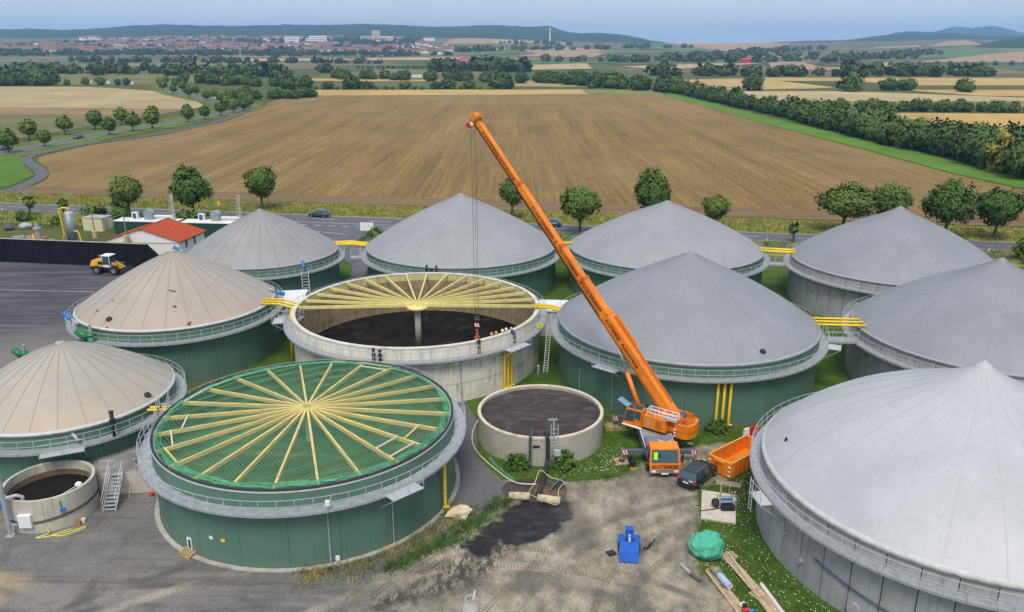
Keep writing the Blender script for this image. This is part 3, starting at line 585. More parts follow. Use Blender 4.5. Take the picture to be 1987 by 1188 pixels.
struct('gravel_strip',MB().sheet([(-18,49.6),(-14.9,48.3),(-10.5,46.75),(-4.3,51.9),(-2.3,54.5),(-.5,58.5),(-1,60.8),(-3.1,64.5),(-3.4,72),(-5,77),(-10,75),(-9,66),(-6,56)],.02),GRAV)
# ================================================================== TANKS
k=NT('green_cladding'); v=k.vec(); x,y,z=k.xyz(v); ang=k.math('ARCTAN2',y,x); c_=(.092,.182,.136)
o=k.ramp(k.noise(k.vec((1,1,.22)),.4,6,.6),[(.3,sc3(c_,.9)),(.7,sc3(c_,1.1))])
wn=k.n('ShaderNodeTexWhiteNoise'); wn.noise_dimensions='1D'; k.l(k.math('FLOOR',k.math('MULTIPLY',ang,3.4)),wn.inputs['W']); o=k.mix(1.,o,k.ramp(wn.outputs['Value'],[(0.,.9),(1.,1.1)]),'MULTIPLY')
fr=k.math('FRACT',k.math('MULTIPLY',ang,3.4)); o=k.mix(k.ramp(fr,[(.012,.55),(.02,0.)]),o,(.03,.06,.045))
cb=k.n('ShaderNodeCombineXYZ'); k.l(k.math('MULTIPLY',ang,30.),cb.inputs[0]); k.l(k.math('MULTIPLY',z,.2),cb.inputs[1]); st=k.noise(cb.outputs[0],1.,6,.7)
o=k.mix(k.ramp(st,[(.55,0.),(.75,.4)]),o,(.13,.19,.16)); o=k.mix(k.math('MULTIPLY',k.ramp(z,[(0.05,1.),(.75,0.)]),k.ramp(k.noise(v,1.6,6,.75),[(.38,0.),(.62,.75)])),o,(.17,.155,.115))
k.col(o); k.set(.5,0,.35); CG=k.m
GALV=M('galvanised_steel',(.42,.44,.46),.16,2.,.5,.35,.5); GALVD=M('galvanised_grating',(.30,.315,.325),.2,3,.6,.3,.4)
STEEL=M('rail_steel',(.52,.54,.55),.12,3,.5,.3,.5)
YP=M('yellow_pipe_paint',(.76,.52,.015),.10,1.5,.4,0,.5); DK=M('dark_rubber',(.02,.02,.022),.2,3,.6)
BLUE=M('blue_motor_paint',(.03,.20,.55),.15,3,.4); GREENP=M('green_machine_paint',(.02,.17,.06),.2,3,.4)
def memb(name,c,dirt=None,seams=.75):
    k=NT(name); v=k.vec(); n=k.noise(v,.22,6,.6)
    o=k.ramp(n,[(.3,sc3(c,.93)),(.7,sc3(c,1.06))])
    # run-off streaks down the slope: noise over the angle
    x,y,z=k.xyz(v); ang=k.math('ARCTAN2',y,x); cb=k.n('ShaderNodeCombineXYZ'); k.l(k.math('MULTIPLY',ang,9.),cb.inputs[0]); k.l(k.math('MULTIPLY',z,.12),cb.inputs[1])
    s=k.noise(cb.outputs[0],1.,6,.7); o=k.mix(1.,o,k.ramp(s,[(.3,.985),(.7,1.01)]),'MULTIPLY')
    d2=k.noise(k.vec((1,1,.5),loc=(9,2,4)),.11,5,.65); o=k.mix(1.,o,k.ramp(d2,[(.3,.90),(.7,1.07)]),'MULTIPLY'); d3=k.noise(v,1.1,8,.8); o=k.mix(k.ramp(d3,[(.58,0.),(.75,.45)]),o,sc3(c,.70))
    f=k.noise(v,2.5,6,.7); o=k.mix(1.,o,k.ramp(f,[(.35,.96),(.65,1.03)]),'MULTIPLY')
    if dirt:
        cc,zz,rr=dirt
        lowz=k.ramp(k.math('DIVIDE',z,16.),[(zz,1.),(zz+.13,0.)]); o=k.mix(k.math('MULTIPLY',lowz,k.ramp(k.noise(v,.16,4),[(.4,0.),(.65,rr)])),o,cc)
    k.col(o); k.set(.5,0,.35); k.bump(k.noise(v,.5,5,.6),.15,.25); return k.m
def conc(name,c,streak=.5,joints=None,stain=None):
    k=NT(name); v=k.vec(); o=k.ramp(k.noise(v,.8,7,.65),[(.3,sc3(c,.82)),(.7,sc3(c,1.14))])
    x,y,z=k.xyz(v); ang=k.math('ARCTAN2',y,x); cb=k.n('ShaderNodeCombineXYZ'); k.l(k.math('MULTIPLY',ang,26.),cb.inputs[0]); k.l(k.math('MULTIPLY',z,.16),cb.inputs[1]); oi=k.n('ShaderNodeObjectInfo'); k.l(k.math('MULTIPLY',oi.outputs['Random'],90.),cb.inputs[2])
    o=k.mix(1.,o,k.ramp(oi.outputs['Random'],[(0.,.88),(1.,1.1)]),'MULTIPLY')
    s=k.noise(cb.outputs[0],1.6,6,.75); o=k.mix(k.ramp(s,[(.50,0.),(.72,streak)]),o,sc3(c,.42))
    if stain:
        s2=k.noise(cb.outputs[0],.9,5,.6); o=k.mix(k.ramp(s2,[(.58,0.),(.7,.7)]),o,stain)
    if joints:
        for zj in joints:
            d=k.math('ABSOLUTE',k.math('SUBTRACT',z,zj)); o=k.mix(k.ramp(d,[(.015,.75),(.06,0.)]),o,sc3(c,.35))
            dr=k.math('MULTIPLY',k.ramp(k.math('SUBTRACT',zj,z),[(0.,0.),(.02,1.),(.9,0.)]),k.ramp(s,[(.52,0.),(.6,.8)])); o=k.mix(dr,o,sc3(c,.28))
    k.col(o); k.set(.88,0,.25); k.bump(k.noise(v,3.,6,.7),.25,.03); return k.m
DOMES={'grey':memb('grey_membrane',(.285,.288,.298)),'greyblue':memb('bluish_membrane',(.245,.255,.278)),'light':memb('light_membrane',(.435,.44,.455)),'warm':memb('warm_grey_membrane',(.285,.275,.275)),
 'beige':memb('stained_beige_membrane',(.365,.325,.275),((.47,.29,.20),.39,.6)),'beige2':memb('beige_membrane',(.385,.35,.30),((.46,.36,.24),.32,.8))}
SEAM={'grey':M('grey_seam',(.27,.273,.284),.04),'greyblue':M('bluish_seam',(.235,.245,.268),.04),'light':M('light_seam',(.42,.425,.44),.04),'warm':M('warm_seam',(.22,.21,.205),.1),'beige':M('beige_seam',(.27,.235,.19),.1),'beige2':M('beige_seam_light',(.29,.26,.21),.1)}
HEM=M('membrane_hem',(.50,.50,.49),.15,2.); HEMG=M('grey_membrane_hem',(.30,.31,.33),.15,2.); HEMD=M('clamp_ring',(.14,.145,.15),.2,2.)
CP=conc('precast_panel_concrete',(.35,.35,.35),.6); CPO=conc('cast_concrete',(.68,.645,.55),.62,(2.0,4.0),(.42,.33,.2)); CPI=conc('tank_inside_concrete',(.31,.235,.15),.85,(2.0,4.0)); CPS=conc('small_tank_concrete',(.50,.47,.40),.4)
CSL=M('concrete_slab',(.40,.385,.35),.18,1.2,.9,c2=(.24,.22,.19),cover=.55)
def ringpts(r,z,n): return [(r*cos(TAU*i/n),r*sin(TAU*i/n),z) for i in range(n)]
def railing(t,r,z,arcs=((0,TAU),),dp=1.2,h=1.1,name='railing'):
    mb=MB()
    for a0,a1 in arcs:
        n=max(2,int((a1-a0)*r/dp)); full=abs(a1-a0-TAU)<1e-6
        for i in range(n+(0 if full else 1)):
            a=a0+(a1-a0)*i/n; mb.tube([(r*cos(a),r*sin(a),z-.1),(r*cos(a),r*sin(a),z+h)],.030,4)
        m=max(8,n*3)
        for zz in (z+h,z+h*.55):
            pts=[(r*cos(a0+(a1-a0)*i/m),r*sin(a0+(a1-a0)*i/m),zz) for i in range(m+(0 if full else 1))]
            mb.tube(pts,.024,4,closed=full)
    return mb.build(name,STEEL,t)
def walkway(t,R,z,wd=.95,plates=True,mat=None):
    n=int(TAU*(R+wd)/1.55); da=TAU/n; mat=mat or GALV
    mb=MB(); g=.006; r0,r1=R+.04,R+wd; V=[]
    for zz in (z-.05,z):
        for rr,s in ((r0,0),(r1,0),(r1,1),(r0,1)):
            a=(-da/2+g/rr) if s==0 else (da/2-g/rr); V.append((rr*cos(a),rr*sin(a),zz))
    mb.hexa(V); mb.box((r1-.02,0,z-.06),(.04,(da*r1)-.03,.2)); me=mb.mesh('walkway_plate',mat)
    for i in range(n): place(me,'walkway_plate',t,rz=i*da)
    mb=MB()
    for i in range(n):
        a=i*da; c,s=cos(a),sin(a); mb.beam((c*R,s*R,z-.75),(c*(R+wd-.05),s*(R+wd-.05),z-.08),.06,.06); mb.beam((c*R,s*R,z-.08),(c*(R+wd-.05),s*(R+wd-.05),z-.08),.06,.06)
    mb.build('walkway_brackets',GALV,t)
def prof(sh,q):
    A,n,s_=sh; e1=math.exp(-1/s_); return (1-A)*(1-q**n)+A*(math.exp(-q/s_)-e1)/(1-e1)
SH={'T7':(.35,2.5,.25),'T5':(.30,2.0,.25),'T6':(.30,2.0,.25),'T8':(.25,1.6,.5),'T9':(.2,1.7,.45)}
PK={}
def domez(key,q): return TK[key][3]+PK[key]*prof(SH.get(key,(.25,1.7,.3)),q)
def dome(t,R,z,pk,style,ns,hem=True,scallop=0,sh=(.25,1.7,.3)):
    m=40
    f=lambda q:pk*prof(sh,q); sg=.045 if style[:4] in('beig','warm') else .006
    mb=MB(); n=ns*6; V=[]; 
    qs=[(i/m)**.9 for i in range(m+1)]; qs[0]=.004
    for q in qs:
        for j in range(n):
            a=TAU*j/n; sag=-sg*abs(sin(a*ns/2))*min(1,q*3)*(1-q*.6); V.append((R*q*cos(a),R*q*sin(a),z+f(q)+sag))
    F=[(i*n+j,i*n+(j+1)%n,(i+1)*n+(j+1)%n,(i+1)*n+j) for i in range(m) for j in range(n)]
    F=[tuple(reversed(q)) for q in F]; F.append(tuple(range(n)))
    mb.add(V,F).build('membrane_dome',DOMES[style],t,True)
    mb=MB()
    for j in range(ns):
        a=TAU*j/ns+.03
        pts=[(R*q*cos(a),R*q*sin(a),z+f(q)+.004) for q in qs[1:]]
        V=[]
        for x,y,zz in pts:
            w_=.026; V+=[(x-sin(a)*w_,y+cos(a)*w_,zz+.008),(x+sin(a)*w_,y-cos(a)*w_,zz+.008)]
        mb.add(V,[(2*i,2*i+1,2*i+3,2*i+2) for i in range(len(pts)-1)])
    mb.build('membrane_seams',SEAM[style],t)
    if style[:4]=='beig': MB().lathe([(.0,z+pk+.02),(.35,z+pk-.04),(.5,z+pk-.22),(.45,z+pk-.24)],16).build('apex_cap',DOMES[style],t,True)
    if hem:
        mb=MB(); n=240 if scallop else 120; V=[]
        for j in range(n):
            a=TAU*j/n; d=(.10*abs(sin(a*ns*1.5))+.06*mnoise.noise(Vector((a*40,0,0)))) if scallop else .03*mnoise.noise(Vector((a*30,1,0)))
            for r,zz in ((R-.12,z+.14),(R+.08,z+.04),(R+.11,z-(.18 if scallop else .07)-d),(R+.02,z-(.2 if scallop else .09)-d)): V.append((r*cos(a),r*sin(a),zz))
        mb.add(V,[(4*j+k,4*((j+1)%n)+k,4*((j+1)%n)+k+1,4*j+k+1) for j in range(n) for k in range(3)]).build('membrane_hem',HEM if style in('beige','beige2','light') else HEMG,t,True)
    MB().tube(ringpts(R+.09,z-(.26 if scallop else .14),120),.035,5,closed=True).build('clamp_ring',HEMD,t)
def wallmesh(t,R,z,kind):
    if kind=='green':
        n=int(TAU*R/.36)*4; V=[]
        for j in range(n):
            a=TAU*j/n; r=R-(.0,.0,.014,.014)[j%4]; V+=[(r*cos(a),r*sin(a),-.05),(r*cos(a),r*sin(a),z-.1)]
        MB().add(V,[(2*j,2*((j+1)%n),2*((j+1)%n)+1,2*j+1) for j in range(n)]).build('cladding_wall',CG,t)
        MB().lathe([(R+.03,z-.08),(R+.03,z),(R-.3,z),(R-.3,z-.08)],96,close=True).build('rim_cap',HEM,t)
    elif kind=='panel':
        n=int(round(TAU*R/2.0)); da=TAU/n; g=.035/R; mb=MB(); V=[]
        for zz in (-.05,z-.03):
            for rr,a in ((R-.2,-da/2+g),(R,-da/2+g),(R+.015,0),(R,da/2-g),(R-.2,da/2-g)): V.append((rr*cos(a),rr*sin(a),zz))
        mb.add(V,[(0,1,6,5),(1,2,7,6),(2,3,8,7),(3,4,9,8),(5,6,7,8,9)]); me=mb.mesh('wall_panel',CP)
        for i in range(n): place(me,'wall_panel',t,rz=i*da)
        MB().lathe([(R-.07,-.05),(R-.07,z-.05)],n*2).build('wall_core',M('dark_joint',(.07,.07,.07),.2),t)  # evenly dark core cylinder that shows in the gaps between panels
TK={}
def gas_tank(key,label,x,y,R,z,pk,style,ns,kind,ww=None,arcs=((0,TAU),),scallop=0):
    t=thing('gas_storage_tank',label,'tank',(x,y,0),0,'domed biogas tanks'); TK[key]=(x,y,R,z,t)
    PK[key]=pk; wallmesh(t,R,z,kind); dome(t,R,z,pk,style,ns,True,scallop,SH.get(key,(.25,1.7,.3)))
    zw=z-1.22
    walkway(t,R,zw,.95 if ww is None else ww); railing(t,R+(.9 if ww is None else ww-.05),zw,arcs)
    return t
gas_tank('T1','warm grey domed green tank at the back left, beside the red roofed house',-36.55,115.95,10.8,6.2,6.2,'warm',28,'green')
gas_tank('T2','grey domed green tank at the back centre, behind the open tank',-7.7,120.5,14.3,6.05,7.8,'grey',40,'green')
gas_tank('T3','grey domed green tank at the back, right of the crane boom',23.,118.9,14.3,6.1,6.95,'grey',40,'green')
gas_tank('T4','large grey domed green tank directly behind the crane',19.1,84.4,13.9,6.35,7.55,'greyblue',40,'green')
gas_tank('T5','bluish domed concrete tank at the back right',53.8,111.,13.7,6.05,7.7,'greyblue',44,'panel')
gas_tank('T6','bluish domed concrete tank at the right edge, middle one',51.1,81.9,13.7,5.95,7.95,'greyblue',44,'panel')
gas_tank('T7','pale domed concrete tank in the right foreground, largest in view',32.7,52.15,14.,5.9,8.35,'light',26,'panel',.85,scallop=1)
gas_tank('T8','stained beige domed green tank at the left, with rusty patches',-39.4,91.4,11.,6.2,6.1,'beige',28,'green')
gas_tank('T9','beige domed green tank at the left edge, behind the small slurry pit',-40.3,67.8,8.95,5.0,4.8,'beige2',26,'green')
# ---- tank with timber roof beams under a green net
TIM=M('yellow_timber',(.72,.51,.17),.14,1.2,.7,c2=(.58,.43,.19),stretch=(.3,3,3)); TIMP=M('pale_timber',(.60,.53,.40),.12,1.5,.7)
TIMY=M('weathered_yellow_timber',(.72,.61,.22),.14,1.2,.7,c2=(.42,.29,.10),cover=.62)
X,Y,R,Z=-16.67,60.28,11.88,6.1
t=thing('netted_tank','green tank with open timber roof beams under a green net','tank',(X,Y,0)); TK['T10']=(X,Y,R,Z,t)
wallmesh(t,R,Z,'green'); walkway(t,R,Z-1.22,1.0); railing(t,R+.95,Z-1.22)
MB().lathe([(R-.32,.3),(R-.32,Z)],96).build('inner_wall',conc('netted_tank_inside',(.13,.14,.08),.6),t)
k=NT('green_slurry_surface'); v=k.vec((.3,1,1)); k.col(k.ramp(k.noise(v,.5,6,.7,.6),[(.3,(.028,.060,.030)),(.5,(.058,.095,.034)),(.66,(.15,.155,.05))])); k.set(.5,0,.4)
MB().lathe([(.01,3.9),(R-.32,3.9)],96).build('slurry_surface',k.m,t)
MB().tube(ringpts(R-.1,Z+.12,120),.10,6,closed=True).build('edge_hose',M('black_edge_hose',(.03,.035,.05),.2),t)
MB().tube([(0,0,3.5),(0,0,Z+.45)],.28,12).build('centre_column',CSL,t)
MB().lathe([(.02,Z+.62),(.55,Z+.62),(.55,Z+.40),(.02,Z+.40)],20).build('hub_plate',TIM,t)
zb=lambda r:Z-.02+.78*(1-r/R)
me=None
mb=MB(); mb.beam((.3,0,zb(.3)-.02),(R-.25,0,zb(R)-.02),.17,.30); bm_=mb.mesh('roof_beam',TIM)
for i in range(24): place(bm_,'roof_beam',t,rz=TAU*i/24+.035)
def brace(a0,a1,r,m=TIM):
    p=[(r*cos(a),r*sin(a),zb(r)+.14) for a in (a0,a1)]; MB().beam(p[0],p[1],.12,.10).build('cross_brace',m,t)
d=TAU/24; o0=.035
for i,r,m in ((4,10.6,TIMP),(4,11.5,TIM),(5,11.5,TIM),(21,10.6,TIMP),(21,9.0,TIMP),(22,9.6,TIM),(13,10.4,TIMP),(12,9.6,TIMP),(14,11.,TIM),(10,11.3,TIMP),(9,11.3,TIMP)): brace(o0+d*i,o0+d*(i+1),r,m)
NETM=M('green_net_cord',(.11,.40,.22),.15,2,.6)
mb=MB(); sp=.22; w_=.0125; Rn=R-.12
for fam in range(2):
    a=R_(38 if fam==0 else -52); ca,sa=cos(a),sin(a)
    n=int(Rn/sp)
    for i in range(-n,n+1):
        o_=i*sp; hl_=math.sqrt(max(0,Rn*Rn-o_*o_)); m=max(2,int(hl_/1.1)); V=[]
        for j in range(m+1):
            s_=-hl_+2*hl_*j/m; x=ca*s_-sa*o_; y=sa*s_+ca*o_; r=math.hypot(x,y); th=math.atan2(y,x)-o0; ph=abs(sin(th*12)); 
            zz=zb(r)+.17-.22*ph*ph*min(1,r/6)+.02*mnoise.noise(Vector((x*.8,y*.8,0)))+fam*.004
            V+=[(x-sa*w_,y+ca*w_,zz),(x+sa*w_,y-ca*w_,zz)]
        mb.add(V,[(2*j,2*j+1,2*j+3,2*j+2) for j in range(m)])
random.seed(9)
mb.build('cover_net',NETM,t)
mb=MB()
for i in range(260):      # net gathered up along the rim
    a=random.random()*TAU; l=random.uniform(.08,.35); r=R-.3-random.random()*.5
    mb.tube([((r+random.uniform(-.2,.15))*cos(a+l*q),(r+random.uniform(-.2,.15))*sin(a+l*q),zb(r)+.14+random.uniform(0,.1)) for q in (0,.35,.7,1)],.022,3)
mb.build('net_edge',NETM,t)
mb=MB(); 
for i in range(9): mb.lathe([(R+.05,0.0),(R+.42,0.0),(R+.42,.10),(R+.05,.10)],60,close=True) if i==0 else None
mb.build('base_kerb',CSL,t)
# ---- open concrete tank being emptied
X,Y,R,Z=-10.95,89.3,14.1,6.25
t=thing('open_tank','open concrete tank with half its yellow roof beams still in place','tank',(X,Y,0)); TK['T11']=(X,Y,R,Z,t)
MB().lathe([(R,-.05),(R,Z)],128).build('outer_wall',CPO,t,True); MB().lathe([(R-.35,.2),(R-.35,Z)],128).build('inner_wall',CPI,t,True)
MB().lathe([(R+.05,Z-.1),(R+.05,Z+.05),(R-.4,Z+.05),(R-.4,Z-.1)],128,close=True).build('rim_cap',M('rim_concrete',(.60,.58,.52),.15,1.5,c2=(.45,.36,.2)),t)
k=NT('black_digestate'); v=k.vec(); n=k.noise(v,.5,7,.75,.5); k.col(k.ramp(n,[(.35,(.004,.0037,.0035)),(.55,(.013,.0115,.0105)),(.72,(.055,.047,.041))])); k.set(.75,0,.12); k.bump(n,.8,.3); DIG=k.m
MB().lathe([(.01,1.3),(R-.35,1.1)],96).build('digestate',DIG,t)
mb=MB(); 
for i in range(26):
    a=random.uniform(-1.9,.6); r=random.uniform(5,12.6); mb.blob((r*cos(a),r*sin(a),1.15),(random.uniform(.4,1.1),random.uniform(.4,1.1),.3),i,.5,2)
mb.build('sludge_heaps',DIG,t,True)
col=MB().tube([(0,0,1),(0,0,Z-.5)],.36,16).build('centre_column',M('column_concrete',(.36,.34,.28),.2,1.,stretch=(1,1,.2),c2=(.14,.12,.09)),t,True)
MB().lathe([(.1,Z-.7),(1.05,Z-.45),(1.25,Z-.25),(1.25,Z-.05),(.1,Z-.05)],28).build('column_head',TIMY,t,True)
mb=MB(); mb.beam((.8,0,Z-.02),(R-.4,0,Z-.22),.16,.34); bm_=mb.mesh('roof_beam',TIMY)
for i in range(17): place(bm_,'roof_beam',t,rz=PI*i/16+.02)
mb=MB(); mb.lathe([(R-.36,Z-.95),(R-.36,Z-.02)],64,a0=.02,a1=PI); mb.build('yellow_rim_lining',M('yellow_foam_lining',(.62,.55,.26),.2,1.5,c2=(.26,.20,.10),cover=.52,stretch=(1,1,.3)),t)
walkway(t,R,Z-1.22,.95); railing(t,R+.9,Z-1.22,((PI*.62,TAU+PI*.42),))
MB().tube([(-R*.35,-R*.82,1.1),(-R*.35,-R*.82,4.5)],.05,6).build('measuring_rod',GALV,t)
# ---- round digestate basin
X,Y,R,Z=2.64,68.76,5.81,2.67
t=thing('digestate_basin','low round concrete basin full of grey digestate','basin',(X,Y,0)); TK['T12']=(X,Y,R,Z,t)
MB().lathe([(R,-.05),(R,Z),(R-.25,Z),(R-.25,Z-.9)],96).build('wall',CPS,t)
MB().lathe([(R+.03,Z-.12),(R+.03,Z+.04),(R-.28,Z+.04),(R-.28,Z-.12)],96,close=True).build('rim',M('basin_rim',(.62,.55,.42),.15,2.,c2=(.42,.34,.24)),t)
k=NT('grey_digestate'); v=k.vec((.5,1.,1)); n=k.noise(v,.9,7,.7,.8); k.col(k.ramp(n,[(.32,(.032,.025,.025)),(.5,(.058,.048,.048)),(.7,(.115,.10,.10))])); k.set(.75,0,.2); k.bump(n,.35,.08)
MB().lathe([(.01,Z-.33),(R-.25,Z-.33)],96).build('digestate_surface',k.m,t)
MB().blob((.2,-4.2,Z-.5),(1.6,1.2,.3),3,.4,3).build('foam_heap',k.m,t,True)
# ---- small slurry pit on the left
X,Y,R,Z=-36.1,55.97,3.26,2.7
t=thing('slurry_pit','small round concrete pit of black slurry at the left edge','pit',(X,Y,0)); TK['T13']=(X,Y,R,Z,t)
MB().lathe([(R,-.05),(R,Z),(R-.24,Z),(R-.24,.5)],72).build('wall',conc('stained_pit_concrete',(.46,.43,.36),.45,None,(.36,.28,.17)),t)
MB().lathe([(.01,1.5),(R-.24,1.5)],72).build('slurry',M('black_slurry',(.012,.009,.008),.4,1.2,.85,spec=.15),t)
MB().lathe([(R-.245,1.5),(R-.245,2.0)],72).build('tide_mark',M('slurry_stain',(.17,.13,.075),.3,2),t)
for zz in (.95,.82): MB().tube([((R+.05)*cos(a),(R+.05)*sin(a),zz+.35*max(0,cos(a))) for a in np.linspace(-2.2,.4,22)],.03,5).build('cable',DK,t)
# ================================================================== CRANE
OR=M('crane_orange',(.76,.215,.012),.10,1.6,.42,0,.45,c2=(.50,.14,.012),cover=.57,big=.5); ORD=M('dark_orange',(.50,.12,.01),.1,2,.5); CGR=M('crane_grey',(.10,.125,.16),.12,2,.45); BLK=M('black_steel',(.018,.018,.02),.2,3,.5)
GLS=M('tinted_glass',(.03,.07,.085),.1,1,.08,0,.9); WHT=M('white_paint',(.78,.78,.77),.06,2,.4); REDP=M('red_paint',(.55,.02,.02),.1,2,.45); MAR=M('maroon_lettering',(.10,.012,.015),.1); TYR=M('tyre_rubber',(.022,.021,.02),.25,4,.8); RIM=M('wheel_rim',(.36,.36,.36),.15,3,.4,.5)
CHR=M('chrome_rod',(.7,.72,.74),.05,2,.2,.9); DECK=M('deck_plate',(.30,.27,.25),.2,2,.6)
def wheel(t,x,y,z,r,w_,side=1,axis='x',rim=RIM):
    a=Vector((1,0,0)) if axis=='x' else Vector((0,1,0)); c=Vector((x,y,z))
    n=20; prof=[(-w_/2,r*.78),(-w_/2,r*.93),(-w_*.38,r),(w_*.38,r),(w_/2,r*.93),(w_/2,r*.78)]
    def lathe(pr):
        mb=MB(); V=[]; m=len(pr); b=Vector((0,1,0)) if axis=='x' else Vector((1,0,0)); u=Vector((0,0,1))
        for i in range(n):
            q=TAU*i/n
            for p,rr in pr: V.append(c+a*p+(b*cos(q)+u*sin(q))*rr)
        return mb.add(V,[(i*m+k,((i+1)%n)*m+k,((i+1)%n)*m+k+1,i*m+k+1) for i in range(n) for k in range(m-1)])
    ty=lathe([(-w_/2,r*.5)]+prof+[(w_/2,r*.5)]).build('tyre',TYR,t)
    lathe([(side*w_*.5,r*.6),(side*w_*.42,r*.5),(side*w_*.35,r*.25),(side*w_*.48,r*.18),(side*w_*.48,.01)]).build('rim',rim,ty)
    return ty
def stripes(parent,c,sx,sz,n,axis='y',mats=None,th=.02,name='warning_stripe',diag=.5):
    """red and white diagonal warning stripes on a plate facing -axis"""
    for i in range(n):
        x0=-sx/2+sx*i/n; x1=x0+sx/n; d=sx/n*diag
        P=[(x0+d,-sz/2),(x1+d,-sz/2),(x1-d,sz/2),(x0-d,sz/2)]; P=[(max(-sx/2,min(sx/2,a)),b) for a,b in P]
        mb=MB(); V=[]
        for q in (0,th):
            for a,b in P: V.append((c[0]+a,c[1]-q,c[2]+b) if axis=='y' else (c[0]-q,c[1]+a,c[2]+b))
        mb.hexa(V).build(name,(REDP,WHT)[i%2] if not mats else mats[i%2],parent)
cr=thing('mobile_crane','orange mobile telescopic crane with its boom raised over the open tank','crane',(12.9,61.0,0))
P=lambda b,n,m,par=cr,s=False:b.build(n,m,par,s)
P(MB().box((0,6.4,1.15),(1.5,12.2,.6)),'chassis',CGR)
P(MB().box((0,7.6,1.62),(2.6,9.6,.14)),'deck',DECK)
P(MB().box((0,2.7,1.85),(2.45,1.9,.35)).box((-.6,2.7,2.06),(1.0,1.5,.08)).box((.6,2.7,2.05),(.95,1.5,.06)),'engine_cover',M('engine_cover_grey',(.16,.18,.23),.15,2))
P(MB().tube([(-.1,2.9,2.1),(-.05,2.3,2.25),(.4,2.1,2.28),(.8,2.3,2.2),(.95,2.8,2.1)],.05,6),'air_hose',WHT)
for s in (-1,1):
    P(MB().box((s*1.28,6.6,1.2),(.16,7.2,.75)),'side_locker',CGR); P(MB().beam((s*1.33,2.2,1.75),(s*1.33,11.,1.75),.05,.12),'edge_strip',WHT)
    for yy in (1.35,3.1,7.2,8.95,10.7): wheel(cr,s*1.08,yy,.62,.62,.5,s)
    P(MB().box((s*1.1,2.2,1.36),(.55,3.2,.12)),'mudguard',CGR)
for i in range(6): P(MB().box((-1.02,4.4+i*.28,1.72),(.5,.16,.06)),'step',GALV)
cab=P(MB().hexa([(-1.27,-.05,.95),(1.27,-.05,.95),(1.27,1.65,.95),(-1.27,1.65,.95),(-1.2,.42,2.55),(1.2,.42,2.55),(1.22,1.6,2.6),(-1.22,1.6,2.6)]),'driver_cab',OR)
P(MB().hexa([(-1.14,.02,1.38),(1.14,.02,1.38),(1.14,.14,1.38),(-1.14,.14,1.38),(-1.1,.345,2.42),(1.1,.345,2.42),(1.1,.46,2.42),(-1.1,.46,2.42)]),'windscreen',GLS,cab)
P(MB().box((-.78,.17,1.95),(.34,.05,.62),rx=-.3),'hi_vis_vest',M('hi_vis_green',(.35,.85,.03),.1),cab)
P(MB().box((-.45,.18,1.98),(.2,.05,.34),rx=-.3),'steering_wheel',BLK,cab)
for s in (-1,1):
    P(MB().box((s*1.235,.95,1.95),(.05,.95,.75)),'side_window',GLS,cab); P(MB().box((s*1.44,-.02,1.85),(.16,.12,.7)),'mirror',BLK,cab)
    P(MB().box((s*.95,-.16,.72),(.4,.16,.2)),'headlamp',WHT,cab); P(MB().beam((s*1.2,-.03,1.0),(s*1.17,.40,2.5),.14,.06),'pillar',OR,cab)
P(MB().box((0,-.14,1.12),(2.6,.18,.52)),'bumper',OR); P(MB().box((0,-.12,.68),(2.6,.2,.32)),'lower_bumper',M('bumper_grey',(.2,.2,.21),.1)); P(MB().box((0,-.24,.5),(.6,.02,.14)),'licence_plate',WHT)
tm=text_mesh('KLOSTERMEIER',.46,MAR); o=place(tm,'lettering',cr,(-1.12,-.245,1.13)); o.rotation_euler=(PI/2,0,0)
xs=[v.co.x for v in tm.vertices]; o.scale=(2.2/(max(xs)-min(xs)),1,1)
for yy in (2.75,9.5):
    P(MB().box((0,yy,1.02),(2.5,.5,.5)),'outrigger_box',CGR)
    for s in (-1,1):
        ob=P(MB().box((s*2.15,yy,1.02),(2.1,.36,.36)),'outrigger_beam',CGR); P(MB().tube([(s*3.25,yy,.12),(s*3.25,yy,1.35)],.085,8),'jack',M('jack_steel',(.25,.27,.3),.1),ob)
        P(MB().lathe([(.01,.19),(.12,.19),(.28,.12),(.28,.09)],14,c=(s*3.25,yy)),'jack_foot',BLK,ob)
        stripes(ob,(s*3.0,yy-.2,1.02),.58,.42,5)
def mat_of_planks(x,y,w_,l_,h,n,rz,label):
    t=thing('timber_mat',label,'timber mat',(x,y,0),rz)
    for i in range(n): MB().box((-w_/2+w_*(i+.5)/n,0,h/2+.02),(w_/n*.93,l_,h)).build('plank',M('mat_wood%d'%(i%3),((.40,.29,.17),(.46,.34,.2),(.34,.25,.15))[i%3],.2,2),t)
mat_of_planks(9.65,63.75,1.25,1.3,.08,5,.15,'timber mat under the front left outrigger foot of the crane')
mat_of_planks(9.65,70.5,1.1,1.0,.22,4,0,'upper timber mat under the rear left outrigger foot of the crane')
mat_of_planks(9.9,70.5,2.0,1.7,.02,6,.05,'wide grey board under the rear left timber mat of the crane')
mat_of_planks(16.15,63.75,1.0,1.0,.08,4,0,'dark timber mat under the front right outrigger foot of the crane')
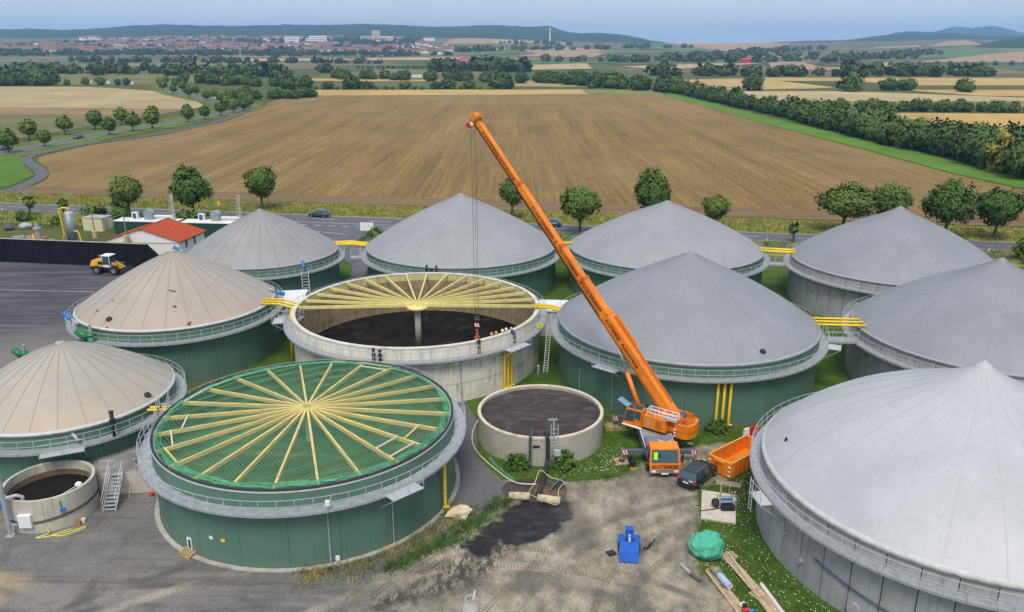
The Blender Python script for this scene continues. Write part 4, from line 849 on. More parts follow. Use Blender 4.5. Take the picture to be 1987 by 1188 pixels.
# superstructure: +x forward along the boom, +y left
SL=(0.05,6.7,0); RZ=math.atan2(.606,-.795)
tt=bpy.data.objects.new('superstructure',None)
def S(b,n,m,s=False,par=None):
    # parts of the turned upper carriage, built in its own frame and turned into the crane's frame
    mt=Matrix.Translation(SL)@Matrix.Rotation(RZ,4,'Z'); b.v=[tuple(mt@Vector(v)) for v in b.v]; return b.build(n,m,par or cr,s)
bpy.data.objects.remove(tt)
S(MB().tube([(0,0,1.6),(0,0,2.0)],1.15,24),'slewing_ring',BLK)
S(MB().box((-.7,0,2.25),(4.6,1.7,.5)).box((-2.0,.62,2.9),(2.4,.14,1.3)).box((-2.0,-.62,2.9),(2.4,.14,1.3)),'slewing_frame',OR)
ec=S(MB().box((-.9,1.18,2.62),(2.3,.85,1.15),tx=.96),'engine_housing',OR)
for i in range(3): S(MB().box((-.35,1.615,2.35+i*.24),(.42,.03,.12)),'vent_grille',GALV,par=ec)
S(MB().box((-1.35,1.615,2.6),(.6,.02,.8)),'hatch',ORD,par=ec); 
oc=S(MB().hexa([(.3,.75,1.85),(2.2,.75,1.85),(2.2,1.72,1.85),(.3,1.72,1.85),(.3,.78,3.55),(1.9,.78,3.45),(1.9,1.66,3.45),(.3,1.66,3.55)]),'operator_cab',OR)
S(MB().hexa([(2.08,.85,2.2),(2.215,.85,2.2),(2.215,1.62,2.2),(2.08,1.62,2.2),(1.8,.86,3.35),(1.945,.86,3.35),(1.945,1.58,3.35),(1.8,1.58,3.35)]),'front_window',GLS,par=oc)
S(MB().hexa([(1.05,1.69,2.35),(2.08,1.69,2.2),(2.08,1.74,2.2),(1.05,1.74,2.35),(1.05,1.64,3.38),(1.83,1.64,3.35),(1.83,1.70,3.35),(1.05,1.70,3.38)]),'side_window',GLS,par=oc)
S(MB().hexa([(.4,1.69,2.65),(.98,1.69,2.65),(.98,1.735,2.65),(.4,1.735,2.65),(.4,1.64,3.38),(.98,1.64,3.38),(.98,1.70,3.38),(.4,1.70,3.38)]),'rear_window',GLS,par=oc)
S(MB().box((1.1,1.2,3.53),(1.3,.7,.05)),'roof_window',GLS,par=oc)
S(MB().hexa([(1.85,.8,3.5),(2.9,.8,3.95),(2.9,1.6,3.95),(1.85,1.6,3.5),(1.85,.8,3.54),(2.9,.8,3.99),(2.9,1.6,3.99),(1.85,1.6,3.54)]),'open_window_flap',M('blue_glass_flap',(.16,.32,.42),.1,2,.15),par=oc)
S(MB().box((1.2,1.8,1.86),(2.0,.2,.07)),'cab_step',WHT,par=oc)
cw=S(MB().prism([(-2.7,-1.2),(-3.6,-1.22),(-4.0,-1.0),(-4.2,-.5),(-4.25,0),(-4.2,.5),(-4.0,1.0),(-3.6,1.22),(-2.7,1.2)],1.75,3.0),'counterweight',OR)
S(MB().prism([(-2.9,-.9),(-3.75,-.8),(-4.0,0),(-3.75,.8),(-2.9,.9)],3.0,3.14).box((-3.4,.75,3.3),(.4,.3,.3)).box((-3.4,-.75,3.3),(.4,.3,.3)),'counterweight_top',ORD,par=cw)
S(MB().prism([(-2.72,-1.23),(-3.62,-1.25),(-4.04,-1.03),(-4.24,-.5),(-4.29,0),(-4.24,.5),(-4.04,1.03),(-3.62,1.25),(-2.72,1.23)],2.38,2.41),'slab_joint',ORD,par=cw)
for i in range(6): S(MB().box((-2.85+.0*i,1.38,1.85+i*.14),(.22,.05,.14)),'warning_stripe',(REDP,WHT)[i%2],par=cw)
S(MB().tube([(-2.7,-.55,3.2),(-2.7,.55,3.2)],.36,18),'winch_drum',CGR,True)
S(MB().box((-2.2,1.0,3.25),(1.5,.8,.06)),'service_platform',GALV)
hr=MB()
for dx in (-2.9,-2.2,-1.6,-.9,-.1):
    hr.tube([(dx,1.45,3.2),(dx,1.45,3.85)],.03,5)
    hr.tube([(dx,.7,3.2),(dx,.7,3.85)],.03,5)
for zz in (3.55,3.85):
    for yy in (.7,1.45): hr.tube([(-2.9,yy,zz),(-.1,yy,zz)],.03,5)
    for dx in (-2.9,-1.6,-.1): hr.tube([(dx,.7,zz),(dx,1.45,zz)],.03,5)
S(hr,'guard_rail',WHT)
S(MB().tube([(.4,.55,3.2),(.4,.55,3.7)],.2,10),'hydraulic_unit',BLK)
# boom in world coordinates, stored in the crane's frame
O=Vector((12.9,61.0,0)); B0=Vector((14.2,66.7,3.4))-O; T0=Vector((-3.42,80.3,27.9))-O; ax=(T0-B0).normalized(); BL=(T0-B0).length
hz=Vector((ax.x,ax.y,0)).normalized(); nn=Vector((-hz.y,hz.x,0)); 
if nn.y>0: nn=-nn
up=nn.cross(ax); up=up if up.z>0 else -up
def bm(f0,f1,w_,h,name,mat,du=0,dn=0,par=cr):
    a=B0+ax*BL*f0+up*du+nn*dn; b=B0+ax*BL*f1+up*du+nn*dn; r=nn*w_/2; u=up*h/2
    c=.28       # boom section: flat top, bevelled belly
    pr=[(-1,1),(1,1),(1,-.35),(.55,-1),(-.55,-1),(-1,-.35)]
    mb=MB(); V=[p+r*x+u*y for p in (a,b) for x,y in pr]; n=6
    mb.add(V,[tuple(range(n)),tuple(range(2*n-1,n-1,-1))]+[(i,n+i,n+(i+1)%n,(i+1)%n) for i in range(n)]); return mb.build(name,mat,par)
secs=[(-.02,.318,1.02,1.22),(.30,.436,.86,1.02),(.42,.548,.75,.89),(.53,.769,.65,.76),(.75,1.0,.54,.63)]
SEC=[]
for i,(a,b,w_,h) in enumerate(secs):
    q=bm(a,b,w_,h,'boom_section',OR); SEC.append(q)
    bm(b-.006,b+.004,w_+.10,h+.10,'collar',ORD if i else OR,par=q)
    if i: bm(max(a,secs[i-1][1]),b,.10,.07,'hose_strip',BLK,du=-h/2-.02,dn=w_*.36,par=q)
bm(.02,.30,.25,.10,'top_rail',ORD,du=.66,dn=-.3,par=SEC[0])
bm(.20,.30,.10,.32,'side_guard',OR,du=.74,dn=-.42,par=SEC[0])
def boomtext(txt,f0,f1,size,i):
    w_,h=secs[i][2],secs[i][3]; me=text_mesh(txt,size,MAR); xs=[v.co.x for v in me.vertices]; wd=max(xs)-min(xs); L_=(f1-f0)*BL
    o=place(me,'lettering',SEC[i]); rx=up.cross(nn).normalized()
    m=Matrix((rx,up,nn)).transposed().to_4x4(); m.translation=B0+ax*BL*f1+nn*(w_/2+.012)+up*(h*.1); o.matrix_local=m@Matrix.Diagonal((L_/wd,1,1,1))
boomtext('Autokrane',.145,.225,.5,0); boomtext('KLOSTERMEIER',.235,.305,.5,0); boomtext('KLOSTERMEIER',.33,.43,.52,1); boomtext('KLOSTERMEIER',.45,.54,.46,2); boomtext('KLOSTERMEIER A',.562,.69,.4,3); boomtext('KLOSTERMEIER AUTOKRANE',.785,.96,.34,4)
a=B0+ax*BL*.02+up*-.2; rb=Vector(SL)+Matrix.Rotation(RZ,3,'Z')@Vector((1.25,0,2.55)); rt=B0+ax*BL*.235-up*.66; md=rb.lerp(rt,.58)
ram=MB().tube([rb,md],.21,12).build('luffing_cylinder',OR,cr,True); MB().tube([md,rt],.13,10).build('piston_rod',CHR,ram,True)
# head, ropes and hook block
hd=bm(1.0,1.02,.8,.95,'boom_head',OR); hp=T0-O*0
fw=(hz*.75-Vector((0,0,.25)))
MB().beam(T0,T0+fw*1.2-up*.3,.5,.34,up=nn).build('head_arm',OR,hd); MB().beam(T0+up*.3,T0+up*.75,.3,.4,up=nn).build('head_bracket',ORD,hd)
for q,m_ in ((.25,WHT),(1.0,REDP)):
    c=T0+fw*q-up*.25; MB().tube([c-nn*.30,c+nn*.30],.22,16).build('sheave',m_,hd)
HK=Vector((-3.63,79.6,7.6))-O
hb=None
rp=MB()
for dx,dy in ((-.22,-.1),(-.22,.1),(.22,-.1),(.22,.1),(.05,0)):
    rp.tube([(HK.x+dx*.9,HK.y+dy,HK.z+.3),(T0.x+fw.x*.6+dx,T0.y+fw.y*.6+dy,T0.z-.5)],.016,4)
rp.build('hoist_rope',BLK,cr)
hb=MB().tube([(HK.x-.26,HK.y,HK.z+.2),(HK.x+.26,HK.y,HK.z+.2)],.36,16).box((HK.x,HK.y,HK.z+.1),(.36,.56,.9)).build('hook_block',BLK,cr)
stripes(hb,(HK.x,HK.y-.31,HK.z-.28),.6,.38,5); MB().tube([(HK.x,HK.y,HK.z-.4),(HK.x,HK.y,HK.z-.75),(HK.x+.14,HK.y,HK.z-.9),(HK.x+.02,HK.y,HK.z-1.03),(HK.x-.13,HK.y,HK.z-.92)],.05,6).build('hook',BLK,hb)
ORC=M('rusty_orange_chain',(.45,.13,.03),.3,3,.6)
t=thing('chain_sling','orange chain sling hanging from the crane hook into the open tank','sling',(HK.x+O.x,HK.y+O.y,4.4))
for i in range(4):
    a=TAU*i/4; mb=MB(); n=14
    for j in range(n):
        q=j/n; mb.tube([(cos(a)*q*.5,sin(a)*q*.5,2.2-q*2.2),(cos(a)*(q+.07)*.5,sin(a)*(q+.07)*.5,2.2-(q+.085)*2.2)],.055,4)
    mb.build('chain',ORC,t)
MB().lathe([(.12,2.2),(.18,2.26),(.12,2.32),(.06,2.26)],12,close=True).build('master_ring',ORC,t)
MB().box((0,0,1.35),(.55,.3,.35)).build('tangle',ORC,t)
# ================================================================== VEHICLES
def car(loc,rz,paint,label,name='car',estate=True,group=None,s=1):
    t=thing(name,label,'car',loc,rz,group); t.scale=(s,s,s)
    # sections along x: (x, half width, z bottom, z belt)
    secs=[(-2.32,.70,.42,.78),(-2.2,.84,.30,.93),(-1.2,.90,.24,.96),(0,.91,.22,.95),(1.0,.90,.24,.92),(1.75,.86,.27,.82),(2.2,.72,.34,.68),(2.33,.55,.42,.60)]
    mb=MB(); V=[]
    for x,hw,z0,z1 in secs:
        for y,z in ((-hw*.86,z0),(-hw,z0+.18),(-hw,z0+(z1-z0)*.65),(-hw*.9,z1),(hw*.9,z1),(hw,z0+(z1-z0)*.65),(hw,z0+.18),(hw*.86,z0)): V.append((x,y,z))
    n=8; F=[(i*n+k,i*n+(k+1)%n,(i+1)*n+(k+1)%n,(i+1)*n+k) for i in range(len(secs)-1) for k in range(n)]
    F=[tuple(reversed(f)) for f in F]+[tuple(range(n)),tuple((len(secs)-1)*n+k for k in range(n-1,-1,-1))]
    mb.add(V,F); body=mb.build('body',paint,t,True)
    gx=[(-2.15,.80,.93),(-1.75,.66,1.42),(-.6,.68,1.48),(.35,.66,1.45),(1.15,.80,.92)] if estate else [(-1.9,.80,.93),(-1.1,.64,1.38),(-.4,.66,1.44),(.3,.64,1.42),(1.15,.80,.92)]
    mb=MB(); V=[]
    for x,hw,z in gx: V+=[(x,-hw,z),(x,hw,z),(x*.98,-.84,.90),(x*.98,.84,.90)]
    F=[]
    for i in range(len(gx)-1): F+=[(4*i,4*i+1,4*i+5,4*i+4),(4*i+2,4*i,4*i+4,4*i+6),(4*i+1,4*i+3,4*i+7,4*i+5)]
    mb.add(V,F); mb.build('glasshouse',GLS,t)
    MB().hexa([(-1.72,-.64,1.44),(-1.72,.64,1.44),(.34,.64,1.455),(.34,-.64,1.455),(-1.66,-.58,1.485),(-1.66,.58,1.485),(.25,.58,1.49),(.25,-.58,1.49)][:8]).build('roof',paint,t)
    for s_ in (-1,1):
        for x in (-1.72,-.65,.3): 
            MB().beam((x,s_*.675,1.43),(x+(-.12 if x<-1 else .22 if x>0 else 0)*1.2,s_*.85,.93),.07,.05).build('pillar',paint,t)
        MB().tube([(-1.6,s_*.55,1.53),(.1,s_*.55,1.53)],.025,5).build('roof_rail',CHR,t)
        MB().box((-2.22,s_*.72,.82),(.14,.22,.22)).build('tail_light',REDP,t); MB().box((2.12,s_*.62,.64),(.2,.26,.12)).build('headlight',WHT,t)
        MB().box((.72,s_*.98,.98),(.14,.18,.12)).build('wing_mirror',paint,t)
        for x in (-1.36,1.36): wheel(t,x,s_*.80,.32,.33,.2,s_,'y')
    MB().box((-2.33,0,.70),(.03,.5,.11)).build('licence_plate',WHT,t); MB().box((-2.30,0,.46),(.12,1.5,.16)).build('rear_bumper',BLK,t)
    return t
PB=M('black_car_paint',(.012,.016,.02),.1,1,.15,0,.8); PG=M('dark_green_car_paint',(.02,.06,.055),.1,1,.2,0,.7); PGR=M('dark_grey_car_paint',(.05,.055,.065),.1,1,.2,0,.7); PW=M('white_car_paint',(.75,.75,.75),.05,1,.3)
car((15.75,60.75,.02),R_(50),PB,'black estate car parked between the crane and the orange skip')
car((-41.,169.9,.08),R_(169.5),PG,'dark green car driving on the country road behind the far left grey dome')
car((7.6,160.3,.08),R_(169.5),PGR,'dark grey car on the country road, half hidden by the crane boom')
car((-168.3,320.,.09),R_(85),PGR,'dark car driving on the left avenue road')
car((-175.2,284,.09),R_(75),PGR,'dark car at the left edge on the avenue road')
car((-196,551,.09),R_(125),PW,'white car on the far bend of the avenue road, left one',s=1.1)
car((-182,532,.09),R_(125),PW,'white van like car on the far bend of the avenue road, right one',s=1.2)
# wheel loader in the silage yard
LY=M('loader_yellow',(.72,.36,.02),.1,2,.4); LG=M('loader_grey',(.06,.065,.07),.15,2,.5)
t=thing('wheel_loader','yellow and white wheel loader driving in the dark silage yard','wheel loader',(-64.3,125.6,0),R_(-10)); t.scale=(.92,.92,.92)
MB().hexa([(-3.3,-1.0,1.35),(-.9,-1.05,1.35),(-.9,1.05,1.35),(-3.3,1.0,1.35),(-2.9,-.85,2.35),(-.9,-.95,2.6),(-.9,.95,2.6),(-2.9,.85,2.35)]).build('engine_hood',LY,t)
MB().box((-1.2,-1.02,2.0),(.8,.06,.55)).build('grille',BLK,t); MB().box((-3.3,0,1.15),(.35,2.0,.7)).build('counterweight',LG,t)
MB().box((-.9,0,1.05),(4.2,1.1,.6)).build('frame',LG,t)
cb_=MB().hexa([(-1.0,-.8,1.5),(.75,-.8,1.3),(.75,.8,1.3),(-1.0,.8,1.5),(-.9,-.72,3.15),(.45,-.72,3.15),(.45,.72,3.15),(-.9,.72,3.15)]).build('cab',GLS,t)
MB().box((-.2,0,3.24),(1.75,1.7,.16)).build('cab_roof',WHT,cb_); MB().box((-.1,0,1.45),(1.75,1.64,.4)).build('cab_base',WHT,cb_)
for x in (-.95,.5):
    for s in (-1,1): MB().beam((x,s*.78,1.6),(x+(.08 if x<0 else -.1),s*.72,3.15),.1,.1).build('pillar',WHT,cb_)
for s in (-1,1):
    for x in (-1.9,1.35): wheel(t,x,s*1.05,.78,.8,.6,s,'y',M('loader_rim',(.2,.2,.19),.2))
    MB().beam((.7,s*.5,1.9),(3.0,s*.5,.75),.16,.4).build('lift_arm',LY,t); MB().box((1.35,s*1.05,1.68),(1.5,.6,.08)).build('mudguard',LG,t)
MB().hexa([(2.8,-1.4,.15),(3.9,-1.4,.1),(3.9,1.4,.1),(2.8,1.4,.15),(2.7,-1.4,1.25),(3.0,-1.4,1.35),(3.0,1.4,1.35),(2.7,1.4,1.25)]).build('bucket',BLK,t)
MB().tube([(-2.2,.5,2.4),(-2.4,.5,3.1)],.06,8).build('exhaust',CHR,t)
# orange roll-off skip
t=thing('skip_container','open orange skip container beside the black car','skip',(19.75,63.2,.1),R_(40))
L2,W2,Hs=2.75,1.15,1.35
for nm,b in (('floor',MB().box((0,0,.1),(2*L2,2*W2,.1))),('side_wall',MB().box((0,W2,Hs/2+.05),(2*L2,.07,Hs))),('side_wall',MB().box((0,-W2,Hs/2+.05),(2*L2,.07,Hs))),('end_wall',MB().box((-L2,0,Hs/2+.05),(.07,2*W2,Hs))),('end_wall',MB().box((L2,0,Hs/2+.05),(.07,2*W2,Hs)))): b.build(nm,OR,t)
mb=MB()
for s in (-1,1): mb.box((0,s*W2,Hs+.08),(2*L2+.1,.12,.1))
mb.box((-L2,0,Hs+.08),(.12,2*W2+.1,.1)); mb.box((L2,0,Hs+.08),(.12,2*W2+.1,.1)); mb.build('top_rim',M('skip_rim_orange',(.85,.36,.05),.1),t)
for i in range(9):
    for s in (-1,1): MB().box((-L2+.35+i*.63,s*(W2+.06),Hs*.47),(.1,.08,Hs*.85)).build('rib',OR,t)
for yy in (-.45,.45): MB().box((-L2-.08,yy,Hs*.4),(.12,.1,Hs*.85)).build('lifting_frame',OR,t)
MB().box((-L2-.1,0,Hs*.95),(.2,1.0,.14)).build('hook_bar',OR,t)
for s in (-1,1):
    for i in range(5): MB().box((-L2-.05,s*(W2-.16),.3+i*.18),(.03,.22,.18)).build('warning_stripe',(WHT,REDP)[i%2],t)
tag(MB().box((19.0,62.4,.28),(1.9,1.1,.08),rz=R_(40)).box((20.6,63.8,.28),(1.5,1.2,.08),rz=R_(44)).build('cardboard_sheet',M('tan_board',(.48,.28,.09),.2,2)),'tan sheets of board lying in the orange skip','sheets')
tag(MB().box((18.6,61.75,.3),(.8,1.0,.14),rz=R_(60)).blob((19.6,62.4,.3),(.7,.6,.1),2,.3,2).build('rubber_mat',M('dark_scrap',(.03,.035,.05),.3,3)),'dark scrap rubber lying in the orange skip','scrap')
# ================================================================== YARD THINGS
t=thing('separator_machine','blue slurry separator machine standing on the open dirt','machine',(8.45,50.35,.0),R_(-6))
BM=M('machine_blue',(.015,.095,.42),.15,2,.4,c2=(.02,.13,.52)); 
MB().hexa([(-.75,-1.35,.1),(.65,-1.35,.1),(.65,-.25,.1),(-.75,-.25,.1),(-.75,-1.05,.75),(.65,-1.05,.75),(.7,-.2,1.05),(-.7,-.2,1.05)]).build('hopper',BM,t)
MB().box((0,.35,.12),(1.5,1.5,.12)).build('skid',BLK,t)
for s in (-1,1):
    MB().box((s*.58,.45,.42),(.42,.9,.75)).build('side_block',BLK,t); MB().box((s*.58,.5,.84),(.46,.95,.08)).build('side_lid',BM,t)
MB().box((0,.35,.75),(.62,.7,1.2)).build('gear_case',BM,t); MB().box((0,.6,1.5),(.6,.55,.35)).build('motor',BM,t); MB().tube([(0,-.2,1.0),(0,.2,1.35)],.12,10).build('inlet',CHR,t)
mb=MB().box((0,0,.05),(.62,.55,.08)); t=thing('steel_plate','black square steel plate with a raised ring lying left of the blue machine','plate',(7.15,50.2,.02),R_(25)); mb.build('plate',BLK,t); MB().tube(ringpts(.16,.12,16),.05,5,closed=True).build('ring',LG,t); MB().tube([(.35,-.3,.06),(.9,-.75,.06)],.035,5).build('bar',BLK,t)
t=thing('pipe_elbow','black curved pipe piece lying right of the blue machine','pipe piece',(0,0,0)); MB().tube([(9.55,50.75,.08),(9.85,50.75,.1),(10.15,51.2,.1),(10.5,51.9,.12)],.09,8).build('pipe',BLK,t); MB().tube([(10.2,51.3,.2),(10.55,52.0,.22)],.04,6).build('bracket',CHR,t)
t=thing('net_bundle','big rounded bundle of green netting on the grass edge','net bundle',(13.95,49.95,0))
nk=NT('bundled_green_net'); nv=nk.vec(); nw=nk.n('ShaderNodeTexWave'); nw.wave_type='BANDS'; nw.bands_direction='DIAGONAL'; nw.inputs['Scale'].default_value=7; nw.inputs['Distortion'].default_value=6; nw.inputs['Detail'].default_value=3; nk.l(nv,nw.inputs[0])
nk.col(nk.ramp(nw.outputs['Fac'],[(.15,(.06,.44,.28)),(.5,(.13,.68,.46)),(.9,(.22,.80,.57))])); nk.set(.75,0,.2); nk.bump(nw.outputs['Fac'],.8,.06)
MB().blob((0,0,.85),(1.18,1.02,1.1),4,.26,5,2.3).build('netting',nk.m,t,True)
mb=MB(); random.seed(3)
for i in range(34):
    a=random.random()*TAU; e0=random.uniform(.1,1.1); pts=[]
    for q in range(6):
        aa=a+q*.16; ee=e0+.12*sin(q*1.3+i); pts.append((1.22*cos(ee)*cos(aa),1.03*cos(ee)*sin(aa),.72+.93*sin(ee)))
    mb.tube(pts,.016,3)
mb.build('loose_cords',NETM,t)
t=thing('concrete_pad','square pale concrete pad with a pump standing on it','concrete pad'); MB().prism([(15.6,58.8),(18.2,58.0),(17.1,53.9),(14.6,54.6)],-.02,.14).build('slab',M('pale_concrete',(.60,.55,.46),.12,1.,.9,c2=(.48,.42,.32)),t)
t=thing('slurry_pump','galvanised pump frame with a tall post on the concrete pad','pump',(16.35,56.,.14))
MB().box((0,0,1.1),(.12,.12,2.2)).build('post',GALV,t)
for z in (.55,1.05): MB().box((.65,.05,z),(1.3,.1,.12)).build('cross_bar',GALV,t)
MB().box((1.3,.05,.55),(.1,.1,1.1)).build('leg',GALV,t); MB().tube([(.25,.4,.45),(1.1,.4,.45)],.22,12).build('pump_body',BLUE,t); MB().blob((-.25,.2,.4),(.35,.4,.35),1,.3,2).build('rotor',BLK,t); MB().box((.6,-.15,.2),(1.1,.6,.3)).build('base_frame',BLK,t)
MB().tube([(0,-.1,.1),(-.7,-.25,.05),(-1.6,-.4,.04)],.04,5).build('cable',BLK,t); MB().box((-.08,.45,.7),(.1,.1,.6)).build('yellow_stop',YP,t)
for z in (1.2,): 
    for x in (.9,1.15): MB().tube([(x,.05,1.1),(x,.05,1.45)],.07,8).build('valve',CHR,t)
t=thing('timber_boards','flat weathered boards lying on the grass beyond the concrete pad','boards',(18.0,59.6,.05),R_(-17)); [MB().box((0,i*.27,.03),(2.0,.25,.05)).build('board',M('grey_board',(.34,.27,.2),.25,2),t) for i in range(3)]
def rnd(): return random.uniform(-1,1)
def boards(a,b,n,w_,label,z=.22):
    t=thing('plank_stack',label,'planks'); a=Vector((*a,z)); b=Vector((*b,z)); d=(b-a).normalized(); r=Vector((d.y,-d.x,0))
    for i in range(n):
        o_=r*((i-(n-1)/2)*w_*1.04)+d*rnd()*.15; MB().beam(a+o_,b+o_,w_,.05).build('plank',M('plank_wood%d'%(i%3),((.50,.36,.2),(.42,.31,.19),(.36,.29,.21))[i%3],.25,2.,stretch=(1,1,1)),t)
def pallet(loc,rz,label,s=1,col=((.48,.34,.19),(.40,.29,.17))):
    t=thing('pallet',label,'pallet',loc,rz)
    for i in range(7): MB().box((-.5+i*.167,0,.135),(.11,.8,.022)).build('deck_board',M('pallet_wood%d'%(i%2),col[i%2],.2,3),t)
    for y in (-.35,0,.35):
        MB().box((0,y,.11),(1.1,.1,.02)).build('stringer_board',M('pallet_wood1',col[1],.2,3),t); MB().box((0,y,.01),(1.1,.1,.02)).build('bottom_board',M('pallet_wood1',col[1],.2,3),t)
        for x in (-.48,0,.48): MB().box((x,y,.06),(.13,.1,.08)).build('block',M('pallet_wood0',col[0],.2,3),t)
pallet((15.5,49.75,.02),.5,'pallet under the far end of the long planks beside the net bundle'); pallet((16.45,45.6,.02),.6,'pallet under the near end of the long planks'); 
boards((15.2,50.0),(16.6,45.0),4,.16,'long planks laid across two pallets behind the green net bundle'); boards((16.55,45.2),(17.1,42.6),5,.16,'stack of planks at the bottom edge beside the long plastic pipe',.16)
boards((13.75,48.3),(15.0,43.2),4,.17,'row of planks along the dirt edge under the grey pump motor',.1)
tag(MB().tube([(15.5,49.9,.32),(16.2,45.7,.32)],.06,8).build('thin_pipe',M('grey_plastic',(.5,.47,.44),.1)),'thin grey pipe lying on the long planks','pipe')
tag(MB().tube([(16.85,46.4,.26),(17.5,42.8,.26)],.14,12).build('plastic_pipe',M('white_plastic',(.62,.58,.56),.1)),'thick pale plastic pipe beside the planks at the bottom edge','pipe')
t=thing('pump_motor','grey electric motor and pump lying on the planks','pump motor',(14.4,46.6,.3),R_(108))
MB().tube([(-.7,0,.1),(.55,0,.1)],.24,14).build('motor_body',M('motor_grey',(.42,.46,.58),.12),t); 
MB().tube([(.55,0,.1),(.75,0,.1)],.16,12).build('coupling',GALV,t); MB().tube([(.8,-.05,.12),(1.15,-.05,.12)],.3,14).build('pump_casing',M('pump_green',(.22,.27,.2),.2),t); MB().tube([(1.2,0,.1),(1.5,.1,.05)],.22,12).build('flange',M('rusty_steel',(.30,.13,.07),.3),t)
MB().box((-.3,.28,.2),(.3,.2,.2)).build('terminal_box',CHR,t)
t=thing('valve_parts','red and blue valve parts lying on the planks at the bottom edge','valves',(15.05,43.9,.2)); MB().tube([(-.2,.3,.1),(.1,.5,.1)],.12,10).build('white_fitting',WHT,t); MB().tube([(-.2,-.2,.1),(.25,-.1,.1)],.13,10).build('red_valve',REDP,t); MB().box((.05,.15,.15),(.3,.3,.25)).build('dark_block',BLK,t); MB().tube([(.2,-.3,.1),(.5,-.2,.1)],.1,8).build('blue_valve',BLUE,t)
t=thing('concrete_pipe','grey pipe length lying alone on the dirt','pipe'); MB().tube([(11.9,48.75,.14),(12.35,47.7,.14)],.14,12).build('pipe_body',M('grey_pipe',(.33,.33,.33),.15),t); MB().tube([(12.35,47.7,.14),(12.85,46.9,.14)],.125,12).build('dark_sleeve',M('dark_sleeve',(.10,.095,.075),.2),t)
mb=MB(); mb.blob((0,0,.32),(.98,.66,.5),8,.7,2,1.3); t=mb.build('boulder',M('sandstone',(.60,.49,.32),.25,1.5,.9,bump=.5)); t.location=(-4.1,55.1,0); t.rotation_euler=(0,0,.3); tag(t,'big pale sandstone boulder beside the netted tank','boulder')
t=thing('manhole_cone','grey concrete manhole cone at the bottom edge of the yard','manhole',(-2.7,44.0,0)); MB().lathe([(.62,0),(.6,.35),(.36,.85),(.36,1.0),(.27,1.0),(.27,.3)],28).build('cone',CSL,t); MB().tube([(.1,.1,.5),(.3,.3,1.35)],.045,6).build('white_pipe',WHT,t)
pallet((-23.3,50.05,.02),-.55,'bottom wooden pallet of the small stack beside the netted tank'); pallet((-23.25,50.15,.18),-.35,'top wooden pallet of the small stack beside the netted tank')
t=thing('access_door','small white framed hatch in the green wall of the netted tank','hatch',(-23.15,50.25,0),math.atan2(50.25-60.28,-23.15+16.67)); MB().box((.02,0,.85),(.1,.45,.9)).build('frame',WHT,t); MB().box((.06,.05,.85),(.06,.22,.7)).build('opening',BLK,t)
for a,c,lab in ((-1.955,WHT,'small white label plate on the green wall of the netted tank'),(-1.87,M('yellow_sign',(.75,.6,.05),.1),'small yellow label plate on the green wall of the netted tank')):
    tag(MB().box((0,0,0),(.03,.32,.24)).build('label_plate',c,loc=(-16.67+11.93*cos(a),60.28+11.93*sin(a),2.0),rz=a),lab,'sign')
def pole(x,y,h,r,label,mat=GALV,foot=True):
    t=thing('post',label,'post',(x,y,0)); MB().tube([(0,0,0),(0,0,h)],r,10).build('shaft',mat,t)
    if foot: MB().box((0,0,.03),(.6,.6,.06)).build('base_plate',mat,t)
    return t
t=pole(-37.5,52.5,5.5,.17,'tall galvanised crane post with a side pipe beside the small slurry pit')
MB().tube([(0,0,3.1),(.7,.5,3.1),(1.0,.65,2.9),(1.0,.65,2.0)],.14,10).build('side_pipe',GALV,t); MB().beam((0,0,.5),(.25,0,.05),.05,.3).build('gusset',GALV,t); MB().tube([(-.35,0,2.3),(-.35,0,2.75)],.2,10).build('blue_gearbox',BLUE,t); MB().blob((-.45,.3,3.0),(.3,.3,.25),1,.3,2).build('rope_drum',M('cream_drum',(.55,.5,.4),.1),t)
t=thing('control_cabinet','white control cabinet mounted on the small slurry pit wall','cabinet',(-36.1-.15,52.58,.62),R_(0)); MB().box((0,0,.55),(.95,.28,1.05)).build('housing',WHT,t); MB().box((0,-.15,.55),(.88,.02,.98)).build('door',M('cabinet_door',(.7,.73,.75),.05),t); MB().box((-.85,0,.25),(.42,.2,.1)).build('side_box',GALV,t)
t=thing('level_sensor','small blue sensor box on the slurry pit wall','sensor',(-33.9,53.5,1.6),.8); MB().box((0,0,0),(.35,.25,.25)).build('box',BLUE,t); MB().tube([(0,0,.1),(-.1,0,.6),(0,0,.75)],.03,5).build('cable',DK,t)
t=thing('slurry_mixer','white mixer head on a long rod over the slurry pit','mixer',(-33.6,55.6,2.3)); MB().blob((0,0,.2),(.3,.25,.25),1,.1,2).build('head',WHT,t,True); MB().tube([(0,0,.2),(-1.5,-1.6,-.4)],.05,6).build('rod',GALV,t)
tag(MB().tube([tuple(q) for q in smooth([Vector(p) for p in [(-34.9+.0,52.75,.5),(-34.8,52.7,.06),(-35.4,52.1,.05),(-34.6,52.3,.05),(-33.4,52.9,.05),(-32.5,53.6,.05),(-32.6,53.2,.05),(-33.6,52.4,.05),(-34.4,52.5,.05),(-33.8,53.0,.05),(-33.4,53.3,.05)]])],.035,6).build('hose',M('yellow_hose',(.75,.72,.08),.1)),'yellow hose coiled on the asphalt beside the slurry pit','hose')
for x,y,c,lab in ((-32.9,54.2,WHT,'white bucket beside the slurry pit'),(-33.1,53.9,M('orange_bucket',(.6,.22,.05),.1),'orange bucket beside the slurry pit')):
    tag(MB().lathe([(.01,.0),(.13,.0),(.17,.34),(.15,.34),(.12,.04)],14).build('bucket',c,loc=(x,y,.02)),lab,'bucket')
tag(MB().blob((-29.3,58.05,.18),(.2,.2,.2),1,.2,2).build('red_cap',REDP),'red rounded cap lying before the retaining wall','cap')
